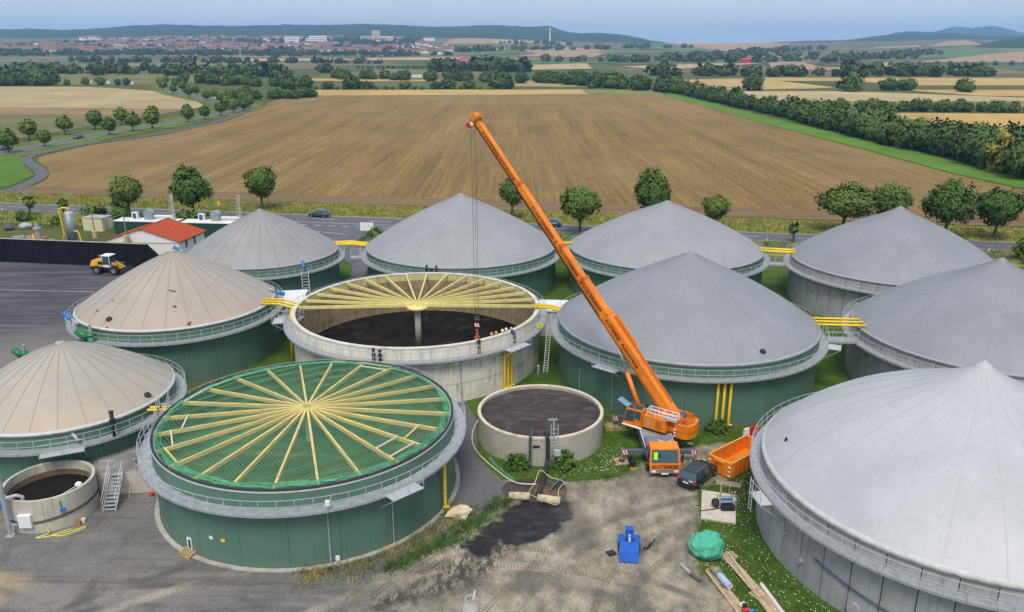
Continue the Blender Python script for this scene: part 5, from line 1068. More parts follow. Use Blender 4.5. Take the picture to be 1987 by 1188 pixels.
tag(MB().tube([(-31.0,57.7,.05),(-30.7,57.95,1.7)],.03,5).build('broom',M('broom_handle',(.6,.55,.4),.1)),'wooden broom leaning on the retaining wall','broom')
# retaining wall, platform and stairs between the left tanks
t=thing('loading_platform','raised concrete platform with retaining wall between the left tanks','platform'); MB().prism([(-33.5,58.15),(-28.9,58.75),(-27.7,61.5),(-27.6,66),(-31.5,71.5),(-37,60.6)],-.05,1.95).build('retaining_wall',M('wall_render',(.52,.48,.41),.15,1.,.9,c2=(.34,.30,.25)),t); MB().sheet([(-33.45,58.2),(-28.95,58.8),(-27.75,61.5),(-27.65,66),(-31.5,71.4),(-36.9,60.7)],1.957).build('top_surface',M('platform_concrete',(.24,.235,.22),.2,.8,.9,c2=(.15,.15,.15)),t)
MB().lathe([(.01,1.962),(.62,1.962)],20,c=(-30.9,60.6)).build('drain_cover',M('dark_drain',(.05,.055,.05),.2),t)
def stairs(name,label,a,b,w_,n,rails=True,mat=GALV):
    a=Vector(a); b=Vector(b); t=thing(name,label,'stairs',a); d=b-a; h=Vector((d.x,d.y,0)); r=Vector((h.y,-h.x,0)).normalized()*w_/2
    for i in range(n):
        p=d*((i+.6)/n); MB().beam(p-r,p+r,.26,.04,up=(0,0,1)).build('tread',mat,t)
    for s in (-1,1):
        MB().beam(r*s,d+r*s,.05,.2).build('stringer',mat,t)
        if rails:
            mb=MB(); 
            for q in (0,.33,.66,1): mb.tube([d*q+r*s*1.05,d*q+r*s*1.05+Vector((0,0,1.05))],.025,5)
            for z in (.55,1.05): mb.tube([r*s*1.05+Vector((0,0,z)),d+r*s*1.05+Vector((0,0,z))],.025,5)
            mb.build('handrail',STEEL,t)
    return t
stairs('steel_stairs','steel stairs with handrails leading up to the concrete platform at the left',(-31.65,55.75,.0),(-31.95,58.3,1.97),.95,10)
stairs('steel_stairs','short steel stairs between the netted tank walkway and the left beige tank',(-29.5,60.9,3.5),(-30.6,65.4,5.0),.8,7)
stairs('steel_stairs','steel stairs down from the far left grey dome walkway',(-27.2,102.8,.3),(-28.3,106.8,4.95),.9,14)
mb=MB(); 
for x,y in ((-33.3,58.35),(-32.3,58.45),(-30.6,58.7),(-29.3,58.95),(-30.3,60.4)): mb.tube([(x,y,1.9),(x,y,3.0)],.028,5)
for z in (2.45,3.0): mb.tube([(-33.3,58.35,z),(-32.1,58.5,z)],.025,5).tube([(-30.7,58.7,z),(-29.3,58.95,z)],.025,5)
tag(mb.build('platform_railing',STEEL),'steel railing along the front edge of the concrete platform','railing')
t=thing('landing','small steel landing hung beside the netted tank walkway','landing',(-29.3,60.2,4.75)); MB().box((0,0,0),(1.0,1.6,.06)).build('floor_plate',GALV,t); mb=MB(); [mb.tube([(x,y,0),(x,y,1.1)],.025,5) for x in (-.5,.5) for y in (-.8,0,.8)]; [mb.tube([(-.5,-.8,z),(-.5,.8,z)],.025,5) for z in (.55,1.1)]; mb.build('railing',STEEL,t)
# ladder between the open tank and the big domed tank
t=thing('ladder','white aluminium ladder leaning between the open tank and the large grey dome','ladder',(3.75,84.2,0)); d_=Vector((.45,1.7,5.4)); r_=Vector((.22,0,0))
for s in (-1,1): MB().beam(r_*s,d_+r_*s,.05,.09).build('rail',WHT,t)
for i in range(19): MB().beam(d_*((i+.7)/20)-r_,d_*((i+.7)/20)+r_,.05,.04).build('rung',WHT,t)
tag(MB().box((2.9,83.4,.6),(.25,.35,1.1),rx=.2).build('water_bag',M('pale_blue_bag',(.32,.38,.5),.2)),'pale blue sack leaning at the foot of the ladder','sack')
# ================================================================== PIPES AND TANK FITTINGS
def pipe(name,label,pts,r,mat=YP,cat='pipe',fl=(),group=None):
    t=thing(name,label,cat,(0,0,0),0,group); MB().tube(pts,r,10).build('pipe_run',mat,t,True)
    for i in fl:
        p=Vector(pts[i]); q=Vector(pts[i+1] if i+1<len(pts) else pts[i-1]); d=(q-p).normalized()
        MB().tube([p-d*.04,p+d*.04],r*1.6,12).build('flange',mat,t)
    return t
def down(key,ang,r,z0,z1,label,foot=1):
    X,Y,R,Z,_=TK[key]; c,s=cos(ang),sin(ang); p=lambda rr,z:(X+rr*c,Y+rr*s,z)
    t=pipe('gas_downpipe',label,[p(R+.06,z1+.05),p(R+.2,z1),p(R+.3,z1-.15),p(R+.3,z0+.3),p(R+.32,z0+.05)],r,fl=(3,))
    MB().tube([(X+(R+.3)*c,Y+(R+.3)*s,z0+.25),(X+(R+.3)*c+.35,Y+(R+.3)*s-.05,z0+.25)],r*.9,8).build('branch',YP,t)
    for z in (z0+1.4,z0+3.): MB().tube([p(R,z),p(R+.34,z)],.03,5).build('clamp',GALV,t)
for i,n in enumerate(('left','middle','right')):
    down('T4',R_(-90+1.2+i*2.5),.14,.1,4.8,'%s one of three yellow gas pipes on the large green tank behind the crane'%n)
    down('T11',R_(-45.0+i*2.1),.13,.1,4.9,'%s one of three yellow gas pipes on the open concrete tank'%n)
down('T10',R_(-20.5),.14,.0,4.7,'yellow gas pipe running down the side of the netted tank')
def bridge(k1,k2,n,sp,z,r,labels,a1=0,kink=0,ext=.4):
    A=TK[k1]; B=TK[k2]; a=Vector((A[0],A[1])); b=Vector((B[0],B[1])); d=(b-a).normalized(); q=Vector((-d.y,d.x))
    for i in range(n):
        o=q*((i-(n-1)/2)*sp+a1); p0=a+d*(A[2]-ext)+o; p1=b-d*(B[2]-ext)+o
        pts=[(*p0,z),(*p0.lerp(p1,.5),z),(*p0.lerp(p1,.8),z-kink),(*p1,z-kink)]
        pipe('gas_pipe',labels%(('near','middle','far') if n==3 else ('near','far'))[i if n>1 else 0],pts,r,fl=(0,3))
bridge('T4','T6',3,1.05,6.35,.13,'%s yellow gas pipe bridging the large grey dome and the right concrete tank')
bridge('T3','T5',2,1.5,6.4,.18,'%s yellow gas pipe bridging the two domes at the back right')
bridge('T1','T2',3,.95,6.3,.14,'%s yellow gas pipe bridging the two grey domes at the back left',2.2,.3,1.2)
bridge('T11','T4',2,.8,6.5,.15,'%s yellow gas pipe bridging the open tank and the large grey dome',1.2,.25)
bridge('T8','T11',3,.85,6.5,.12,'%s yellow gas pipe bridging the stained beige dome and the open tank',-.6,.35)
pipe('gas_pipe','yellow gas pipe standing between the stained beige dome and the open tank',[(-25.2,88.6,6.2),(-25.3,87.9,5.6),(-25.4,87.3,.2)],.14)
for i in range(2):
    t=thing('gas_hose',('far','near')[i]+' short yellow gas pipe with black joint beside the left beige dome','pipe',(-31.4,64.3-.55*i,5.0))
    for j in range(2): MB().tube([(j*1.0,0.05*j,0),(j*1.0+.85,.05*j+.04,0)],.11,10).build('pipe_run',YP,t)
    MB().tube([(.85,.04,0),(1.0,.05,0)],.13,10).build('joint',DK,t)
bridge('T2','T3',1,.5,6.4,.15,'%s yellow gas pipe bridging the two back domes behind the crane boom')
def gangway(x,y,l_,w_,z,rz,label):
    t=thing('gangway',label,'gangway',(x,y,z),rz); 
    n=max(2,int(l_/1.0))
    for i in range(n): MB().box((-l_/2+l_*(i+.5)/n,0,0),(l_/n*.97,w_,.07)).build('floor_plate',GALV,t)
    for s in (-1,1): MB().box((0,s*w_/2,-.08),(l_,.06,.24)).build('side_beam',GALV,t)
    mb=MB()
    for s in (-1,1):
        for i in range(n+1): mb.tube([(-l_/2+l_*i/n,s*w_/2,0),(-l_/2+l_*i/n,s*w_/2,1.1)],.025,4)
        for zz in (.55,1.1): mb.tube([(-l_/2,s*w_/2,zz),(l_/2,s*w_/2,zz)],.025,4)
    mb.build('railing',STEEL,t)
gangway(35.1,81.6,3.4,1.3,4.85,-.08,'steel gangway between the large grey dome and the right concrete tank')
gangway(38.6,113.4,3.6,1.3,4.8,-.2,'steel gangway between the two domes at the back right')
gangway(-25.6,88.4,3.0,1.2,5.0,-.07,'steel gangway between the stained beige dome and the open tank')
gangway(-22.6,116.8,2.6,1.2,4.95,.15,'steel gangway between the two grey domes at the back left')
gangway(7.6,118.5,2.6,1.2,4.9,0,'steel gangway between the two back domes behind the boom')
def platform_ext(key,ang,w_,dp,label):
    X,Y,R,Z,_=TK[key]; t=thing('service_platform',label,'platform',(X+(R+.95+dp/2)*cos(ang),Y+(R+.95+dp/2)*sin(ang),Z-1.24),ang)
    MB().box((0,0,0),(dp,w_,.07)).build('floor_plate',M('bright_plate',(.55,.57,.58),.1,2,.45,.3),t)
    mb=MB(); [mb.tube([(dp/2,y,0),(dp/2,y,1.1)],.025,4) for y in (-w_/2,0,w_/2)]; [mb.tube([(dp/2,-w_/2,z),(dp/2,w_/2,z)],.025,4) for z in (.55,1.1)]; mb.build('railing',STEEL,t)
    mb=MB(); [mb.beam((dp/2,y,0),(-dp/2-.9,y,-1.4),.06,.06) for y in (-w_/2,w_/2)]; mb.build('brace',GALV,t)
platform_ext('T4',R_(-131),2.6,.9,'bright steel service platform on the large grey domed tank, left of the crane boom')
platform_ext('T4',R_(-22),1.6,1.2,'bright steel service platform on the right side of the large grey domed tank')
platform_ext('T10',R_(-47),2.6,1.0,'bright steel service platform on the walkway of the netted tank')
platform_ext('T11',R_(-42),3.0,1.0,'bright steel service platform on the walkway of the open tank')
platform_ext('T7',R_(188),1.8,.9,'steel service platform on the pale dome tank above the concrete wall')
platform_ext('T9',R_(-66),3.2,.8,'bright steel service platform on the left beige dome walkway')
platform_ext('T11',R_(187),2.0,1.3,'steel platform at the left end of the open tank walkway')
def motor(loc,rz,tilt,label,l_=1.5):
    t=thing('mixer_motor',label,'motor',loc,rz); d=Vector((cos(tilt),0,sin(tilt))); a=Vector((0,0,0))
    MB().tube([a-d*l_*.5,a+d*l_*.1],.24,12).build('motor_body',BLUE,t,True); MB().tube([a+d*l_*.1,a+d*l_*.8],.13,10).build('gear_tube',GALV,t,True); MB().tube([a-d*l_*.5,a-d*l_*.58],.27,12).build('fan_cover',M('fan_cover_blue',(.04,.25,.6),.1),t)
    MB().beam(a+d*.1,a+Vector((0,0,-.9)),.08,.08).build('bracket',GALV,t)
motor((-48.3,84.0,6.5),R_(-30),-.35,'blue mixer motor on the left side of the stained beige dome',1.8); motor((-28.5,94.4,6.3),R_(215),.5,'blue mixer motor on the right side of the stained beige dome'); motor((-36.3,60.2,4.9),R_(-35),-.5,'blue mixer motor on the front of the left beige dome',1.7); motor((-28.9,108.4,6.3),R_(110),.7,'blue mixer motor on the far left grey dome beside the stairs',1.2); motor((-47.6,112.5,7.2),R_(-20),-.3,'small blue motor behind the tip of the stained beige dome',1.2)
def feeder(loc,label,s=1):
    t=thing('solids_feeder',label,'feeder',loc); t.scale=(s,s,s)
    MB().tube([(0,0,-1.6),(0,0,1.6)],.55,12).build('screw_casing',GREENP,t,True); MB().tube([(-.5,0,1.4),(-2.0,.6,2.2)],.55,12).build('conveyor',GREENP,t,True); MB().lathe([(.5,1.5),(.62,1.9),(.3,2.4),(.01,2.45)],12).build('gearbox',GREENP,t); MB().tube([(0,0,2.3),(.05,0,3.3)],.2,10).build('drive_motor',GALV,t); MB().tube([(-1.1,.3,.6),(-.7,.2,.6)],.25,10).build('red_drive',REDP,t)
    MB().box((.55,0,-.2),(.5,.6,1.4)).build('hatch',GREENP,t)
feeder((-44.6,80.8,4.2),'tall green solids feeder on the left front of the stained beige dome',.8); feeder((-50.5,78.5,3.3),'green solids feeder behind the left beige dome',.65)
def vent(key,ang,q,label,r=.26):
    X,Y,R,Z,t0=TK[key]; z=domez(key,q); t=thing('vent_window',label,'vent',(X+R*q*cos(ang),Y+R*q*sin(ang),z)); MB().lathe([(r*1.25,-.06),(r*1.2,.05),(r*.9,.14),(r*.8,.22),(.01,.26)],18).build('porthole',DK,t,True)
vent('T4',R_(-68),.93,'black porthole on the right front of the large grey dome'); vent('T4',R_(-127),.93,'black porthole on the left front of the large grey dome'); vent('T6',R_(-103),.93,'black porthole on the right concrete tank dome above the pale dome tip',.35); vent('T8',R_(-112),.9,'dark porthole on the front of the stained beige dome',.3); vent('T7',R_(172),.9,'tiny black fitting on the left of the pale dome',.1); vent('T9',R_(-14),.93,'black porthole with a hose on the right side of the left beige dome')
def blackpipe(x,y,z,h,label,r=.14,mat=DK):
    t=thing('standpipe',label,'pipe',(x,y,z)); MB().tube([(0,0,0),(0,0,h)],r,10).build('riser',mat,t,True); MB().tube([(0,0,h*.62),(0,0,h*.7)],r*1.5,10).build('flange',mat,t); MB().tube([(0,0,h),(0,0,h+.08)],r*1.3,10).build('cap',mat,t)
blackpipe(-13.7,74.9,4.6,1.7,'left black standpipe between the open tank and the netted tank'); blackpipe(-13.05,74.8,4.6,1.6,'right black standpipe between the open tank and the netted tank'); blackpipe(-11.5,105.6,4.9,1.7,'left black standpipe on the back grey tank behind the open tank'); blackpipe(-10.9,105.6,4.9,1.2,'middle black standpipe on the back grey tank behind the open tank',.2); blackpipe(-10.2,105.6,4.9,1.6,'right black standpipe on the back grey tank behind the open tank')
blackpipe(-40.3,104.4,4.9,1.5,'left black standpipe at the front of the far left grey dome'); blackpipe(-39.4,104.5,4.9,1.4,'right black standpipe at the front of the far left grey dome'); blackpipe(-33.2,61.2,3.8,2.2,'black standpipe on the front walkway of the left beige dome',.17)
# rust patches on the stained dome: torn membrane, each a small raised scrap
RUST=M('rusty_patch',(.17,.065,.04),.4,3,.8)
X,Y,R,Z,_=TK['T8']
for i,(an,q,s,lab) in enumerate(((-72,.58,.30,'round rusty patch on the right of the stained beige dome'),(-70,.76,.22,'ragged rusty patch below the round one on the stained beige dome'),(-128,.86,.24,'rusty patch low on the left of the stained beige dome'),(-124,.72,.14,'small rusty streaks on the left of the stained beige dome'),(-109,.985,.26,'rusty smear on the front hem of the stained beige dome'),(-62,.965,.28,'rusty smear on the right hem of the stained beige dome'))):
    a=R_(an); z=domez('T8',q); mb=MB(); sl=math.atan(6.1*1.25/R)
    for j in range(4 if s<.25 else 3): mb.blob((random.uniform(-.3,.3)*s*3,random.uniform(-.3,.3)*s*3,.02),(s*random.uniform(.25,.7),s*random.uniform(.25,.7),.02),i*5+j,.5,2)
    o=mb.build('rust_patch',RUST,loc=(X+R*q*cos(a),Y+R*q*sin(a),z)); o.rotation_euler=Matrix.Rotation(sl,3,Vector((-sin(a),cos(a),0))).to_euler(); tag(o,lab,'patch')
def cable(t,p,r=.03,m=DK): return MB().tube(p,r,5).build('conduit',m,t)
for key,a,lab in (('T10',-71,'grey conduit on the front of the netted tank'),('T10',-48,'thin grey conduit under the platform of the netted tank'),('T4',-131,'thin grey pole under the left platform of the large grey domed tank'),('T4',-150,'short grey pole on the left wall of the large grey domed tank'),('T11',-66,'grey conduit on the front of the open concrete tank')):
    X,Y,R,Z,_=TK[key]; c,s=cos(R_(a)),sin(R_(a)); t=thing('conduit',lab,'conduit',(0,0,0)); MB().tube([(X+(R+.1)*c,Y+(R+.1)*s,.05),(X+(R+.1)*c,Y+(R+.1)*s,Z-1.3 if a!=-150 else 3.2)],.05,6).build('tube',GALV,t)
    if a==-71: MB().box((X+(R+1.05)*c,Y+(R+1.05)*s,Z-.6),(.3,.2,.35)).build('junction_box',WHT,t); MB().tube([(X+(R+.1)*c,Y+(R+.1)*s,.05),(X+(R+.1)*c,Y+(R+.1)*s,1.7)],.075,8).build('lower_sleeve',GALV,t)
tag(MB().box((-12.2,48.62,.75),(.28,.1,.34)).build('meter_box',WHT),'small white meter box low on the front of the netted tank','box')
# fittings of the pale concrete tank
X,Y,R,Z,_=TK['T7']
pipe('water_pipe','thin dark pipe running along the wall of the pale dome tank',[(X+(R+.12)*cos(a),Y+(R+.12)*sin(a),2.6-.9*(i/9)) for i,a in enumerate(np.linspace(R_(206),R_(228),10))],.06,M('dark_blue_pipe',(.05,.10,.14),.2))
for a,z,r,lab in ((193,2.5,.14,'small white fitting on the wall of the pale dome tank'),(219,.75,.42,'round concrete pipe stub on the wall of the pale dome tank'),(201,1.6,.2,'steel lid on the wall of the pale dome tank')):
    c,s=cos(R_(a)),sin(R_(a)); t=thing('pipe_stub',lab,'fitting'); MB().tube([(X+(R-.1)*c,Y+(R-.1)*s,z),(X+(R+.18)*c,Y+(R+.18)*s,z)],r,18).build('stub',CSL if r>.3 else GALV,t); MB().tube([(X+(R+.17)*c,Y+(R+.17)*s,z),(X+(R+.19)*c,Y+(R+.19)*s,z)],r*.75,16).build('plug',M('grey_plug',(.33,.33,.32),.1),t)
tag(MB().box((0,0,.3),(.3,.3,.6),tx=.8,ty=.8).build('blue_canister',BLUE,loc=(20.1,43.0,0)),'small blue canister at the foot of the pale dome tank','canister')
t=thing('ladder','short steel ladder on the outside of the pale dome tank platform','ladder',(X+(R+1.9)*cos(R_(186)),Y+(R+1.9)*sin(R_(186)),3.4),R_(6))
for s in (-1,1): MB().tube([(0,s*.22,0),(0,s*.22,2.6)],.03,5).build('rail',STEEL,t)
for i in range(8): MB().tube([(0,-.22,.2+i*.3),(0,.22,.2+i*.3)],.02,4).build('rung',STEEL,t)
mb=MB(); t=thing('barrier','red and white plastic barrier behind the pale dome tank','barrier',(22.3,68.4,0),.5)
for i in range(3): MB().box((i*.62-.6,0,.55),(.55,.35,1.05),ty=.6).build('barrier_block',REDP if i!=0 else WHT,t)
pipe('rain_pipe','pale drain pipe lying on the grass behind the pale dome tank',[(34.2,74.5,.15),(36.4,70.5,.12)],.14,GALV)
# basin pumps and sump
t=thing('basin_pump','green and black pump risers with a steel frame at the front of the digestate basin','pump',(0,0,0))
MB().tube([(1.55,62.55,.0),(1.55,62.55,3.0),(1.75,62.9,3.4),(1.6,63.2,3.5)],.12,10).build('green_riser',M('dark_green_pipe',(.03,.09,.08),.2),t); MB().tube([(2.75,60.9,.4),(3.05,61.9,1.2),(3.05,62.4,3.0),(2.9,62.9,3.3)],.19,10).build('black_riser',BLK,t)
mb=MB(); 
for x in (3.35,3.95): mb.tube([(x,62.6,0),(x,62.7,4.1)],.035,5)
for i in range(10): mb.tube([(3.35,62.6,.3+i*.38),(3.95,62.6,.3+i*.38)],.025,4)
mb.build('ladder_frame',STEEL,t); MB().tube([(3.6,62.9,2.6),(3.6,63.2,4.3)],.07,8).box((3.5,63.2,4.35),(.8,.12,.1)).build('davit',GALV,t); MB().box((3.9,62.4,1.6),(.55,.35,.5)).build('switch_box',M('switch_box_grey',(.35,.4,.45),.1),t); MB().box((2.1,62.95,1.9),(.6,.1,.18)).build('name_bar',DK,t)
RC=M('rough_concrete_ring',(.55,.46,.31),.35,5.,.95,c2=(.18,.15,.11),bump=.8)
t=thing('sump','pump sump edged by two rough concrete rollers in front of the digestate basin','sump',(0,0,0))
MB().sheet([(-.6,57.9),(-.9,59.2),(-.5,60.2),(.4,60.5),(1.2,60.9),(2.4,60.6),(3.3,60.8),(4.3,60.2),(4.6,59.0),(4.2,57.2),(2.0,57.0)],.03).build('pit_floor',M('wet_sump_mud',(.055,.045,.04),.4,1.2,.4,c2=(.16,.11,.06)),t)
for a,b in (((-.25,57.65,.3),(1.45,57.5,.3)),((2.05,57.3,.3),(3.85,56.85,.3))): MB().tube([a,Vector(a).lerp(Vector(b),.33),Vector(a).lerp(Vector(b),.66),b],[.30,.33,.31,.32],14).build('concrete_roller',RC,t,True)
MB().tube([(2.75,60.9,.4),(2.5,59.5,.25),(2.1,57.9,.15)],.22,10).build('suction_hose',M('corrugated_black',(.03,.03,.032),.3),t,True)
def hose(label,pts,r,m,name='hose'): tag(MB().tube([tuple(q) for q in smooth([Vector(p) for p in pts])],r,6).build(name,m),label,'hose')
hose('cream hose running beside the digestate basin down to the sump',[(-3.2,71.6,.4),(-3.7,69.5,.1),(-3.6,67,.08),(-2.9,64.9,.08),(-1.6,62.6,.08),(.2,60.1,.1),(2.0,59.4,.3)],.06,M('cream_hose',(.62,.55,.42),.1))
hose('thick green hose lying beside the digestate basin',[(-2.0,64.1,.12),(-1.5,63.1,.1),(-.6,61.6,.1),(.15,60.4,.12)],.12,M('green_hose',(.06,.26,.11),.15))
hose('thin yellowish hose looped over the sump',[(1.4,58.4,.2),(1.9,59.6,.35),(2.4,61.0,.7),(3.2,60.4,.4),(4.3,60.0,.2),(3.8,58.6,.2),(3.6,56.6,.1),(2.2,57.2,.3),(1.5,57.9,.2)],.035,M('straw_hose',(.55,.48,.25),.15))
hose('dark blue grey hose at the right of the sump',[(4.4,60.6,.25),(3.6,59.7,.2),(3.1,58.6,.15)],.08,M('blue_grey_hose',(.1,.14,.18),.2))
t=thing('sling_heap','black chain slings hanging over a wooden block beside the crane','slings',(10.35,62.5,0)); MB().box((.1,-.2,.12),(.5,.35,.2)).build('wooden_block',M('orange_wood',(.42,.2,.07),.2),t); mb=MB(); [mb.tube([(random.uniform(-.25,.25),random.uniform(-.2,.2),1.25),(random.uniform(-.3,.3),random.uniform(-.2,.2),.7),(random.uniform(-.25,.25),random.uniform(-.2,.2),.15)],.07,5) for i in range(12)]; mb.build('sling_strands',BLK,t)
tag(MB().blob((16.3,67.0,.06),(.35,.25,.12),2,.3,2).build('flat_stone',M('pale_stone',(.62,.57,.46),.15)),'pale flat stone in the grass behind the crane','stone')
# ================================================================== BACKGROUND BUILDINGS OF THE SITE
BW=M('black_silo_sheet',(.006,.007,.011),.25,.6,.9,0,.1,stretch=(1,1,.2)); 
t=thing('silo_wall','long black sheeted bunker silo wall at the left','wall')
A=[(-150,141.5),(-87.3,134.4),(-60.3,130.4),(-53.5,124.6)]; zt=[3.7,3.6,3.55,.5]
for i in range(3):
    (x0,y0),(x1,y1)=A[i],A[i+1]; n=8 if i<2 else 2
    for j in range(n):
        p=[(x0+(x1-x0)*q,y0+(y1-y0)*q,zt[i]+(zt[i+1]-zt[i])*q) for q in (j/n,(j+1)/n-.0015)]
        MB().hexa([(p[0][0],p[0][1]-1.6,0),(p[1][0],p[1][1]-1.6,0),(p[1][0],p[1][1]+.5,0),(p[0][0],p[0][1]+.5,0),(p[0][0],p[0][1]-.1,p[0][2]),(p[1][0],p[1][1]-.1,p[1][2]),(p[1][0],p[1][1]+.3,p[1][2]),(p[0][0],p[0][1]+.3,p[0][2])]).build('wall_sheet',BW,t)
MB().beam((-87.3,134.5,3.66),(-60.3,130.5,3.6),.35,.06).build('coping',CSL,t); MB().beam((-150,141.6,3.76),(-87.3,134.5,3.66),.35,.06).build('coping',CSL,t)
RT=NT('red_roof_tiles'); v=RT.vec((1,1,1)); RT.col(RT.ramp(RT.noise(v,2.2,5,.7),[(.3,(.36,.055,.018)),(.7,(.50,.085,.028))])); RT.set(.75,0,.25); RTM=RT.m
t=thing('plant_house','white gabled house with an orange red tiled roof behind the silo wall','house')
G=[(-70.2,136.9),(-57.2,135.8),(-55.9,144.2),(-68.9,145.3)]; ze,zr=2.8,4.85; mid=lambda a,b:((a[0]+b[0])/2,(a[1]+b[1])/2)
g0,g1=mid(G[0],G[1]),mid(G[3],G[2])
mb=MB(); V=[(x,y,0) for x,y in G]+[(x,y,ze) for x,y in G]+[(*g0,zr),(*g1,zr)]
mb.add(V,[(0,1,5,8,4),(2,3,7,9,6),(1,2,6,5),(3,0,4,7)]).build('wall',WH[0],t)
def ext(p,c,k): return (c[0]+(p[0]-c[0])*k,c[1]+(p[1]-c[1])*k)
cc=(sum(q[0] for q in G)/4,sum(q[1] for q in G)/4); E_=[ext(q,cc,1.07) for q in G]; r0,r1=ext(g0,cc,1.07),ext(g1,cc,1.07)
rf=thing('tmp','x','x') if 0 else None
roof=MB(); dz=-.12
for a,b in ((E_[1],E_[2]),(E_[3],E_[0])):
    p,q=(r0,r1) if a==E_[1] else (r1,r0)
    N=18                                         # courses of tiles stepping up the slope
    for i in range(N):
        f0,f1=i/N,(i+1)/N+.01
        L_=lambda s,f:tuple(s[0][k]+(s[1][k]-s[0][k])*f for k in range(2)); A0=L_((a,p),f0);A1=L_((b,q),f0);B0_=L_((a,p),f1);B1=L_((b,q),f1)
        za,zb_=ze-.1+(zr-ze+.15)*f0+.07,ze-.1+(zr-ze+.15)*f1+.03
        roof.hexa([(*A0,za-.06),(*A1,za-.06),(*B1,zb_-.06),(*B0_,zb_-.06),(*A0,za),(*A1,za),(*B1,zb_),(*B0_,zb_)])
ro=roof.build('roof',RTM,t); MB().beam((*r0,zr+.12),(*r1,zr+.12),.25,.12).build('ridge',RTM,ro)
MB().beam((*E_[1],ze-.08),(*E_[2],ze-.08),.14,.12).build('gutter',DK,ro)
for q in (.3,.62): x=G[1][0]+(G[2][0]-G[1][0])*q; y=G[1][1]+(G[2][1]-G[1][1])*q; w1_=MB().box((x+.03,y,2.0),(.08,1.0,1.2),rz=.15).build('window',GLS,t); MB().box((x+.05,y,1.35),(.14,1.2,.08),rz=.15).build('sill',GALV,w1_)
MB().beam((G[0][0],G[0][1]-.06,ze-.35),(G[1][0],G[1][1]-.06,ze-.35),.05,.1).build('string_course',M('cream_trim',(.5,.47,.4),.1),t)
for i,(x,lab) in enumerate(((-73.0,'left wooden pole with a guy wire beside the red roofed house'),(-66.0,'right wooden pole in front of the red roofed house'))):
    tt_=thing('wooden_pole',lab,'pole',(x,139.0-3.2*i,0)); MB().tube([(0,0,0),(0,0,8.2-.9*i)],[.13,.09],8).build('shaft',M('pole_wood',(.25,.19,.12),.2),tt_); MB().tube([(0,-.05,2.6),(0,-.1,3.9)],.42,10).build('concrete_collar',M('tan_collar',(.5,.38,.22),.2),tt_); MB().tube([(0,0,7),(4.5,1,2.2)],.025,4).build('guy_wire',BLK,tt_)
def chp(x,y,rz,label):
    t=thing('generator_container',label,'container',(x,y,0),rz); MB().box((0,0,1.5),(12.2,3.0,2.9)).build('housing',M('container_green',(.012,.06,.045),.15,.6),t); MB().box((0,0,3.0),(12.4,3.2,.12)).build('roof',WHT,t)
    for q in range(12): MB().box((-5.6+q*1.02,-1.52,1.5),(.08,.06,2.7)).build('rib',M('container_green',(0,0,0)),t)
    MB().box((-2.6,.2,3.75),(1.1,.7,1.35)).build('air_unit',WHT,t); MB().box((-2.6,-.16,3.75),(.7,.04,1.0)).build('intake',M('blue_intake',(.04,.08,.2),.1),t)
    MB().tube([(.2,.8,4.2),(.2,-.5,4.2)],.85,16).build('exhaust_hood',M('duct_grey',(.36,.42,.44),.1,2,.4,.4),t); MB().box((.2,.2,3.5),(1.5,1.2,.9)).build('hood_base',GALV,t)
    MB().tube([(1.2,.3,3.7),(5.0,.3,3.7)],.28,12).build('silencer',M('pale_duct',(.62,.62,.6),.1),t); MB().tube([(5.0,.3,3.5),(5.0,.3,8.0)],.34,12).build('chimney',M('rusty_chimney',(.42,.36,.29),.2,1.,c2=(.25,.14,.08)),t); MB().tube([(4.4,.3,3.2),(4.4,.3,7.6)],.1,8).build('vent_pipe',GALV,t)
chp(-69.5,152.6,-.10,'dark green generator container with a rusty chimney behind the red roofed house, left one'); chp(-56.3,151.2,-.10,'dark green generator container with a grey chimney behind the red roofed house, right one')
t=thing('storage_container','cream storage container with a flat roof behind the silo wall','container',(-81.9,157.6,0),-.22); MB().box((0,0,1.3),(4.4,2.9,2.6)).build('housing',M('cream_panel',(.62,.58,.36),.08,1.5),t); MB().box((0,0,2.64),(4.55,3.05,.1)).build('roof',GALV,t); MB().box((2.22,-.3,1.15),(.05,1.1,2.0)).build('door',M('grey_door',(.4,.4,.38),.1),t)
t=thing('gas_scrubber','tall grey cylindrical gas scrubber with a bent yellow pipe','gas scrubber',(-80.0,144.4,0)); MB().tube([(0,0,.9),(0,0,6.0)],.85,20).build('vessel',M('grey_vessel',(.26,.27,.29),.15,1,.5,.3,stretch=(1,1,.2)),t,True); MB().lathe([(.85,6.0),(.6,6.25),(.01,6.35)],20).build('top_dome',GALV,t,True)
for a in range(4): MB().tube([(.6*cos(a*PI/2+.4),.6*sin(a*PI/2+.4),0),(.6*cos(a*PI/2+.4),.6*sin(a*PI/2+.4),1.0)],.09,6).build('leg',GALV,t)
MB().tube([(.1,0,6.2),(.1,0,6.9),(-.9,-.4,7.0),(-1.3,-.6,6.7),(-1.05,-.6,2.2),(-1.7,-.8,.5)],.16,10).build('yellow_pipe',YP,t,True); MB().tube([(.7,-.6,2.8),(1.4,-.7,2.8),(1.6,-.7,2.5),(1.8,-.7,.9),(3.0,-.7,.6)],.13,8).build('outlet_pipe',YP,t,True); mb=MB(); [mb.tube([(x,.6,0),(x,.6,6.6)],.03,4) for x in (-1.9,-1.5)]; [mb.tube([(-1.9,.6,z*.35),(-1.5,.6,z*.35)],.02,4) for z in range(18)]; mb.build('ladder',STEEL,t)
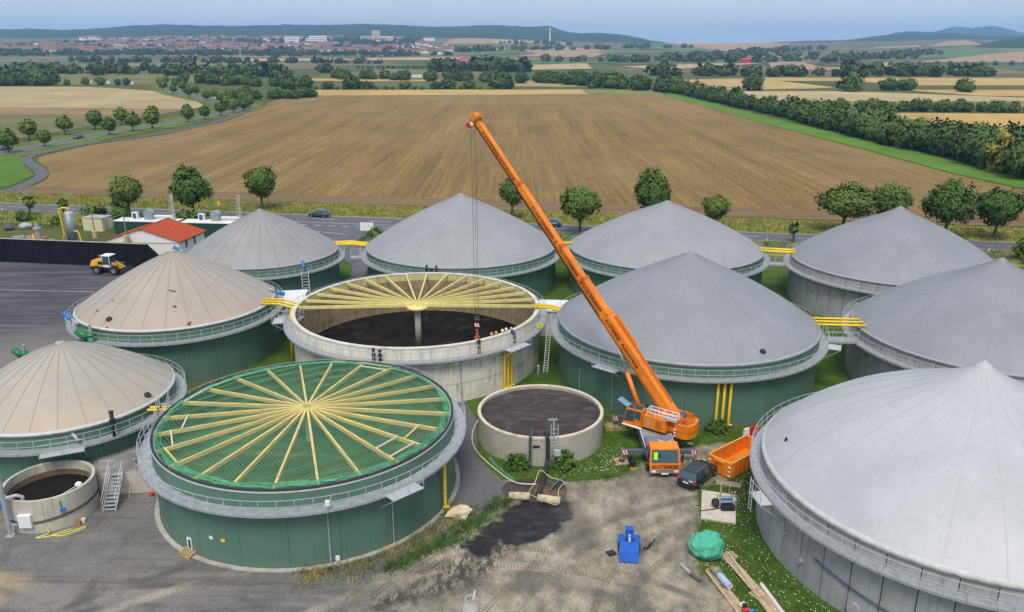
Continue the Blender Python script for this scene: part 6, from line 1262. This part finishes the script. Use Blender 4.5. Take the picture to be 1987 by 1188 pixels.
t=thing('gas_cooler','small grey gas cooler on legs with yellow pipes','gas cooler',(-85.7,143.6,0)); MB().tube([(0,0,1.7),(0,0,3.1)],.55,14).build('vessel',GALV,t); MB().lathe([(.55,3.1),(.7,3.15),(.7,3.5),(.3,3.6),(.3,4.1),(.01,4.1)],14).build('head',GALV,t); [MB().tube([(x,-.3,0),(x,-.3,1.8)],.06,6).build('leg',GALV,t) for x in (-.4,.4)]; MB().tube([(-.7,-.5,2.4),(-.7,-.5,1.2),(.4,-.6,.9),(2.2,-.6,.9),(3.2,-.6,.6)],.12,8).build('yellow_pipe',YP,t,True)
random.seed(21)
for i in range(16):
    x=-99+random.random()*13; y=144.5+random.random()*3.5; lab='scrap metal and board in the junk heap behind the silo wall'
    m=[GALV,WHT,M('junk_brown',(.3,.18,.09),.3),M('junk_dark',(.06,.06,.065),.3),M('junk_orange',(.5,.22,.05),.2)][i%5]
    o=MB().box((0,0,0),(random.uniform(.6,2.2),random.uniform(.4,1.2),random.uniform(.15,.9)),rz=0,rx=random.uniform(-.3,.3),tx=random.uniform(.6,1)).build('scrap_piece',m,loc=(x,y,random.uniform(.4,1.1)),rz=random.random()*3); tag(o,lab,'scrap','junk heap behind the silo wall')
for x,y,s,m,lab in ((-99.5,157.5,1.1,M('dark_tarp',(.10,.10,.12),.3),'dark tarpaulin heap left of the cream container'),(-96.8,158.6,1.3,M('grey_tarp',(.35,.35,.36),.2),'grey tarpaulin heap left of the cream container')):
    tag(MB().blob((x,y,.5),(s,s*.8,.8),int(s*9),.4,3).build('tarp_heap',m,smooth=True),lab,'tarpaulin')
struct('service_lane',MB().sheet([(-150,150),(-150,156),(-90,149),(-60,143),(-60,139),(-85,141.5)],.03),GRAV)
for a in (((-29.9,98.2),(-27.0,98.5),(-27.6,104.6),(-30.8,104.0),'white flat roofed pump house between the stained dome and the open tank'),((3.5,96.2),(6.6,95.6),(8.0,99.8),(3.7,100.1),'white flat roofed pump house between the open tank and the large grey dome')):
    t=thing('pump_house',a[4],'shed'); MB().prism(a[:4],0,3.3).build('wall',WH[2],t); MB().prism([ext(q,mid(a[0],a[2]),1.08) for q in a[:4]],3.31,3.5).build('roof',M('white_roof_sheet',(.72,.74,.75),.06,1.,.5),t)
t=thing('billboard','white notice board on two posts beside the access road','sign',(-27.9,153.,0),-.05); [MB().tube([(x,0,0),(x,0,2.7)],.06,6).build('post',GALV,t) for x in (-1.1,1.1)]
for i in range(2):
    for j in range(3): MB().box((-.86+j*.86,-.08,1.25+i*.8),(.84,.05,.78)).build('board_panel',WHT,t)
for x,y,lab in ((-112.5,176.9,'white delineator post at the left edge on the near side of the country road'),(-114,186.5,'white delineator post at the left edge on the far side of the country road'),(-84.,170.4,'white delineator post beside the cream container'),(47.5,147.6,'white delineator post on the near verge left of the bluish dome'),(42.5,157.5,'white delineator post on the far verge left of the bluish dome'),(84.6,140.,'white delineator post on the near verge at the right edge'),(82.8,148.6,'white delineator post on the far verge at the right edge')):
    t=thing('delineator_post',lab,'road post',(x,y,0)); MB().hexa([(-.07,-.06,0),(.07,-.06,0),(.07,.06,0),(-.07,.06,0),(-.07,-.06,1.0),(.07,-.06,.95),(.07,.06,.95),(-.07,.06,1.0)]).build('post_body',WHT,t); MB().box((0,0,.72),(.16,.14,.22)).build('black_band',BLK,t)
for x,y,lab in ((-84.6,178.,'yellow warning sign on the far verge, left one'),(-64.3,176.,'yellow warning sign on the far verge, right one')):
    t=thing('marker_sign',lab,'sign',(x,y,0)); MB().tube([(0,0,0),(0,0,2.2)],.05,6).build('post',GALV,t); MB().box((0,-.06,1.9),(.6,.04,.9)).build('plate',M('yellow_sign',(0,0,0)),t)
# ================================================================== PEOPLE
def person(loc,rz,label,lean,armf,shirt,trouser,helmet=None,stripe=True):
    mb=MB(); L_=lean
    def sp(c,r,n=2): mb.blob(c,r,0,0,n)
    hip=Vector((0,0,.93)); ch=hip+Vector((.52*sin(L_),0,.52*cos(L_))); nk=ch+Vector((.10*sin(L_),0,.10*cos(L_))); hd=nk+Vector((.16*sin(L_*.7),0,.16*cos(L_*.7)))
    mb.tube([hip-Vector((0,0,.1)),hip.lerp(ch,.35),hip.lerp(ch,.75),ch,nk,nk+Vector((0,0,.06))],[.155,.15,.185,.16,.06,.055],12)
    sp(tuple(hd),(.095,.078,.12)); mb.tube([hd+Vector((.08,0,-.02)),hd+Vector((.115,0,-.035))],[.02,.012],6)
    for s in (-1,1):
        sp((hd.x-.01,hd.y+s*.078,hd.z),(.02,.012,.03),1)
        mb.tube([hip+Vector((0,s*.09,0)),(.03,s*.11,.5),(-.01,s*.12,.1)],[.1,.068,.045],8); mb.tube([(-.06,s*.12,.05),(.17,s*.14,.04)],[.05,.04],8)
        sh=ch+Vector((0,s*.19,-.02)); el=sh+Vector((.10+.12*armf,s*.06,-.26+.1*armf)); wr=el+Vector((.16+.1*armf,-s*.02,-.10+.12*armf))
        sp(tuple(sh),(.075,.075,.075),1); mb.tube([sh,el,wr],[.062,.048,.034],8); d=(wr-el).normalized()
        mb.tube([wr,wr+d*.09],[.034,.042],8)
        for f in range(4): mb.tube([wr+d*.07+Vector((0,(f-1.5)*.02,0)),wr+d*(.13+.01*(f%2))+Vector((0,(f-1.5)*.022,-.01)),wr+d*.16+Vector((0,(f-1.5)*.022,-.04))],.011,5)
        mb.tube([wr+d*.03+Vector((0,-s*.03,0)),wr+d*.08+Vector((0,-s*.06,-.01))],.012,5)
    o=mb.build('person',[shirt]); m=o.modifiers.new('remesh','REMESH'); m.mode='VOXEL'; m.voxel_size=.018
    dg=bpy.context.evaluated_depsgraph_get(); me=bpy.data.meshes.new_from_object(o.evaluated_get(dg)); bpy.data.objects.remove(o)
    me.materials.clear(); SK=M('skin',(.55,.33,.22),.1); HR=M('short_dark_hair',(.04,.028,.02),.2); BT=M('work_boots',(.06,.045,.035),.2)
    for x in (shirt,trouser,SK,BT,HR): me.materials.append(x)
    mi=[]
    for p in me.polygons:
        c=p.center; i=0
        if c.z<.13: i=3
        elif c.z<.92 and abs(c.y)<.24 and c.x<.25: i=1
        if (c-hd).length<.15 and c.z>nk.z+.02: i=4 if (c.z>hd.z+.05 or c.x<hd.x-.03) else 2
        if c.x>ch.x+.22 and c.z>.6: i=2
        mi.append(i)
    me.polygons.foreach_set('material_index',mi); me.polygons.foreach_set('use_smooth',[True]*len(mi))
    t=thing('person',label,'person',loc,rz); place(me,'body',t)
    if helmet: MB().lathe([(.125,-.02),(.115,.03),(.085,.09),(.01,.125)],14,c=(hd.x,hd.y)).build('helmet',helmet,t,True,loc=(0,0,hd.z+.02))
    if stripe: MB().tube([(hip.x+.19*cos(q)*.95,.17*sin(q),.99) for q in np.linspace(0,TAU,14)[:-1]],.02,4,closed=True).build('reflective_belt',M('reflective_tape',(.75,.75,.72),.05),t)
NAVY=M('navy_work_shirt',(.02,.025,.05),.2); DKT=M('dark_orange_trousers',(.30,.10,.05),.3,3); BLUJ=M('blue_work_jacket',(.03,.06,.2),.2); GRT=M('grey_trousers',(.10,.10,.11),.2)
X,Y,R,Z,_=TK['T11']
def onwalk(px,py): a=math.atan2(py-Y,px-X); return (X+(R+.42)*cos(a),Y+(R+.42)*sin(a),Z-1.22),a+PI
p_,a_=onwalk(-3.4,77.1); person(p_,a_,'worker in a dark shirt and rust coloured trousers leaning on the open tank rim',.12,.9,NAVY,DKT)
p_,a_=onwalk(.45,80.0); person(p_,a_,'worker in a blue jacket bending over the open tank rim by the platform',.75,.5,BLUJ,GRT,M('grey_cap',(.5,.5,.48),.1),False)
t=thing('warning_disc','round yellow warning disc on the railing at the right of the open tank','disc',(3.05,84.2,5.6),-.5); MB().tube([(0,-.06,0),(0,.0,0)],.36,18).build('disc',M('neon_yellow',(.65,.8,.04),.08),t); MB().box((0,-.08,0),(.1,.05,.3)).build('symbol',BLK,t)  # yellow warning disc with a black symbol on the railing
for i,(x,c,lab) in enumerate(((-2.1,'o','left orange float ball on the open tank rim'),(-1.65,'o','right orange float ball on the open tank rim'),(-1.0,'w','left white float ball on the open tank rim'),(-.6,'w','right white float ball on the open tank rim'))):
    y=Y-math.sqrt((R-.2)**2-(x-X)**2); t=thing('float_ball',lab,'float',(x,y+.25,Z+.05)); MB().blob((0,0,.2),(.17,.16,.2),i,.12,3).build('ball',M('orange_float',(.62,.24,.08),.15) if c=='o' else M('cream_float',(.68,.62,.48),.12),t,True); MB().tube([(0,0,.36),(0,0,.44)],.03,6).build('eyelet',DK,t)
# ================================================================== GRASS, WEEDS, FLOWERS
def blades(rg,pts,h,w_,n,spread,tilt=.35):
    P_=np.repeat(np.asarray(pts,float),n,0); m=len(P_); P_[:,:2]+=rg.normal(size=(m,2))*spread
    a=rg.random(m)*TAU; hh=h*(.5+rg.random(m)); dx=np.cos(a)*w_; dy=np.sin(a)*w_; lx=rg.normal(size=m)*tilt*hh; ly=rg.normal(size=m)*tilt*hh
    v=np.empty((m,3,3)); v[:,0]=P_+np.stack([dx,dy,0*a],1); v[:,1]=P_-np.stack([dx,dy,0*a],1); v[:,2]=P_+np.stack([lx,ly,hh],1)
    return v.reshape(-1,3)
def inside(p,poly):
    c=False; n=len(poly)
    for i in range(n):
        (x0,y0),(x1,y1)=poly[i],poly[i-1]
        if (y0>p[1])!=(y1>p[1]) and p[0]<(x1-x0)*(p[1]-y0)/(y1-y0)+x0: c=not c
    return c
rg=np.random.default_rng(8)
def free(x,y,m=.25): return all((x-v[0])**2+(y-v[1])**2>(v[2]+m)**2 for v in TK.values())
def scatter(poly,n):
    xs=[q[0] for q in poly]; ys_=[q[1] for q in poly]; out=[]
    while len(out)<n:
        x=rg.uniform(min(xs),max(xs)); y=rg.uniform(min(ys_),max(ys_))
        if inside((x,y),poly) and free(x,y): out.append((x,y,.0))
    return out
def tris(name,label,vs,mat,cat='grass'): tag(place(npmesh(name,vs,np.arange(len(vs)).reshape(-1,3),mat),name),label,cat,kind='stuff')
GB=leafmat('grass_blades',(.10,.18,.03),.45); GY=leafmat('dry_grass_blades',(.40,.31,.10),.4); FW=M('white_blossom',(.78,.76,.68),.1)
lawnA=[(15.4,59.2),(17.3,60),(18.8,61),(20.5,63.2),(23,62.6),(18.6,56),(18.5,50),(20.3,44.5),(24,38),(16.6,36),(15.3,43),(13.6,48.4),(14.8,54.3)]
lawnB=[(4.9,60.6),(9,61.2),(10.6,62.9),(12.2,66),(20,68.2),(22.5,68.2),(24,71.5),(9,78),(4,79),(-3,73),(-3,64.8),(-.8,61.2)]
tris('lawn_grass','rough green grass beside the pale dome tank',blades(rg,scatter(lawnA,3200),.16,.02,9,.25),GB)
tris('lawn_grass','rough green grass between the crane and the digestate basin',blades(rg,scatter(lawnB,2600),.18,.02,9,.25),GB)
fl=scatter(lawnA,600)+scatter([(3.5,60.9),(9,61.5),(9.8,65),(8.8,66.5),(6.5,63.2),(4,62.4)],120)
q=[]; 
for x,y,z in fl:
    s=.022+.022*rg.random(); h=.14+.14*rg.random(); q+=[(x-s,y-s,h),(x+s,y-s,h),(x,y+s,h+.02),(x-s,y,h-.02),(x+s,y,h-.02),(x,y,h+.045)]
tris('wildflowers','small white wildflowers in the grass',np.array(q),FW,'flowers')
edge=[]
for i in range(900):
    t_=rg.random(); a=R_(-82)+t_*R_(66); r=11.88+.35+abs(rg.normal())*(1.2 if t_>.12 else .9)
    edge.append((-16.67+r*cos(a),60.28+r*sin(a),.02))
tris('weeds','green and straw coloured weeds growing along the foot of the netted tank',blades(rg,edge[:230],.26,.03,9,.25),GB,'weeds'); tris('weeds','dry straw coloured weeds along the foot of the netted tank',blades(rg,edge[480:700],.28,.022,8,.25),GY,'weeds')
edge=[(x,y,.02) for x,y,z in ((-4.3+t_*3.9+rg.normal()*.5,51.9+t_*5.6+rg.normal()*.4,0) for t_ in rg.random(170))]+[(-9+t_*4.5+rg.normal()*.4,48.0+t_*3.9+rg.normal()*.3,.02) for t_ in rg.random(140)]
tris('weeds','bright weeds on the gravel strip beside the netted tank',blades(rg,edge,.35,.03,10,.16),GB,'weeds')
vp=[]; 
for i in range(5200):
    x=rg.uniform(-135,120); d=4.2+rg.random()**1.2*12.5; vp.append((x+.18*d,rd(x)+d,.02))
tris('verge_grass','tall straw coloured grass on the far verge of the country road',blades(rg,vp[::2],.42,.07,6,.5,.25),GY); tris('verge_grass','green grass on the far verge of the country road',blades(rg,vp,.40,.07,6,.5,.3),GB)
vp=[]
for i in range(2600):
    x=rg.uniform(-150,120)
    if -48<x<-20: continue
    d=-4.4-rg.random()*(14 if x<-50 else 8); vp.append((x+.18*d,rd(x)+d,.02))
tris('verge_grass','green grass on the near verge of the country road',blades(rg,vp,.6,.07,6,.6,.3),GB)
def bush(x,y,s,label,mat=BUSH,seed=1):
    rgb=np.random.default_rng(seed); q,f=crown_np(rgb,60,14,s,s*.75,s*.62,.11*s+.02,lump=.3); t=thing('bush',label,'bush',(x,y,0)); place(npmesh('foliage',q,f,mat),'foliage',t); MB().tube([(0,0,-.05),(.03,0,s*.6)],[.06,.03],5).build('stem',BARK,t)
for i,(x,y,s,lab) in enumerate(((.45,62.5,.95,'green bush left of the pump risers at the digestate basin'),(4.35,62.6,1.05,'green bush right of the pump risers at the digestate basin'),(19.4,69.55,.95,'low green bush under the three yellow pipes behind the crane'),(-109,164,1.8,'roadside bush left of the cream container'),(-101,166,1.5,'second roadside bush left of the cream container'),(-87,167.5,2.4,'large green bush behind the grey gas scrubber'),(-81,166,2.2,'green bush behind the cream container'),(-64.5,160,2.6,'dark tall bush behind the left generator container'),(-60,159,2.2,'dark bush between the two generator chimneys'),(-49,160,1.8,'bush behind the right generator container'),(-25.5,148,1.6,'bush below the white notice board'),(-27,145,1.0,'small bush beside the access road'),(97,132,3.2,'dark bush at the right edge behind the bluish domes'),(88,133,3.,'second dark bush at the right edge behind the bluish domes'),(-93,163,1.2,'brownish bush behind the junk heap'),(8.6,77.5,.7,'small bush at the foot of the large grey domed tank'))): bush(x,y,s,lab,seed=i+3)
bd=[(4.9,60.3),(9,61),(10.8,62.7),(12.4,65.2),(15,66.2),(19,67.4),(22,68),(22.5,66),(20.5,63.2),(18.8,61),(17.3,60),(15.4,59.2),(14.6,54.3),(13.4,51.5),(13.2,48.4),(15.2,43),(16.4,36)]
eg=[]
for (x0,y0),(x1,y1) in zip(bd[:-1],bd[1:]):
    for i in range(int(math.hypot(x1-x0,y1-y0)*22)):
        t_=rg.random(); eg.append((x0+(x1-x0)*t_+rg.normal()*.22,y0+(y1-y0)*t_+rg.normal()*.22,.015))
tris('edge_grass','ragged grass tufts along the edge of the dirt yard',blades(rg,eg,.13,.022,7,.12),GB)
# tyre tracks: cleat prints pressed up along curved paths
def tracks(label,paths,col,wd=.5):
    mb=MB()
    for c,r,a0,a1,gap in paths:
        for sgn in (0,gap):
            rr=r+sgn; n=int(abs(a1-a0)*rr/.24)
            for i in range(n):
                a=a0+(a1-a0)*i/n
                if mnoise.noise(Vector((rr*.5,a*9,1)))<-.12: continue
                for s_ in (-1,1):
                    cx,cy=c[0]+(rr+s_*wd*.27)*cos(a),c[1]+(rr+s_*wd*.27)*sin(a)
                    mb.box((cx,cy,.012),(wd*.46,.085,.05+.02*rg.random()),rz=a+s_*.55,tx=.7,ty=.5)
    o=mb.build('tyre_tracks',col); tag(o,label,'tyre tracks',kind='stuff')
tracks('dark muddy tyre tracks curving across the dirt',[((20,40),13.2,R_(112),R_(196),2.0),((24,30),27.2,R_(118),R_(158),2.1),((-1,30),18.8,R_(60),R_(118),2.0)],M('dark_track_mud',(.135,.118,.092),.35,1.5))
tracks('pale dusty tyre tracks curving across the dirt',[((18,34),18.5,R_(104),R_(134),2.0),((12,22),27,R_(84),R_(104),2.1),((16,26),22,R_(120),R_(150),2.0)],M('pale_track_dust',(.33,.29,.215),.3,1.5))
tracks('black slurry tyre tracks leading away from the sump',[((14,37),20.6,R_(128),R_(150),1.9),((10,34),21.5,R_(118),R_(150),.9)],M('slurry_track',(.045,.04,.035),.35,2.),.55)
# loose stones and clods on the yard
q=[]
for i in range(2600):
    x=rg.uniform(-42,14); y=rg.uniform(40,60)
    if not free(x,y,.5): continue
    if x<-10 and rg.random()<.75: continue
    s=.02+.05*rg.random()**3; a=rg.random()*TAU; P4=[(x+s*cos(a),y+s*sin(a),.0),(x+s*cos(a+2.1),y+s*sin(a+2.1),.0),(x+s*cos(a+4.2),y+s*sin(a+4.2),.0)]; tp=(x+.3*s,y,.02+s*.8)
    q+=[P4[0],P4[1],tp,P4[1],P4[2],tp,P4[2],P4[0],tp]
tris('loose_stones','small loose stones and clods scattered over the yard',np.array(q),M('loose_stone',(.20,.175,.14),.4,.4),'stones')
# ================================================================== HAZE
k=bpy.data.materials.new('hazy_air'); k.use_nodes=True; n_=k.node_tree; n_.nodes.clear(); o_=n_.nodes.new('ShaderNodeOutputMaterial'); pv=n_.nodes.new('ShaderNodeVolumePrincipled')
pv.inputs['Color'].default_value=(.34,.61,1,1); pv.inputs['Density'].default_value=1.0e-4; pv.inputs['Anisotropy'].default_value=.0; n_.links.new(pv.outputs[0],o_.inputs['Volume'])
tag(MB().box((0,4750,150),(24400,16400,310)).build('haze',k),'pale blue summer haze over the landscape','haze',kind='stuff')
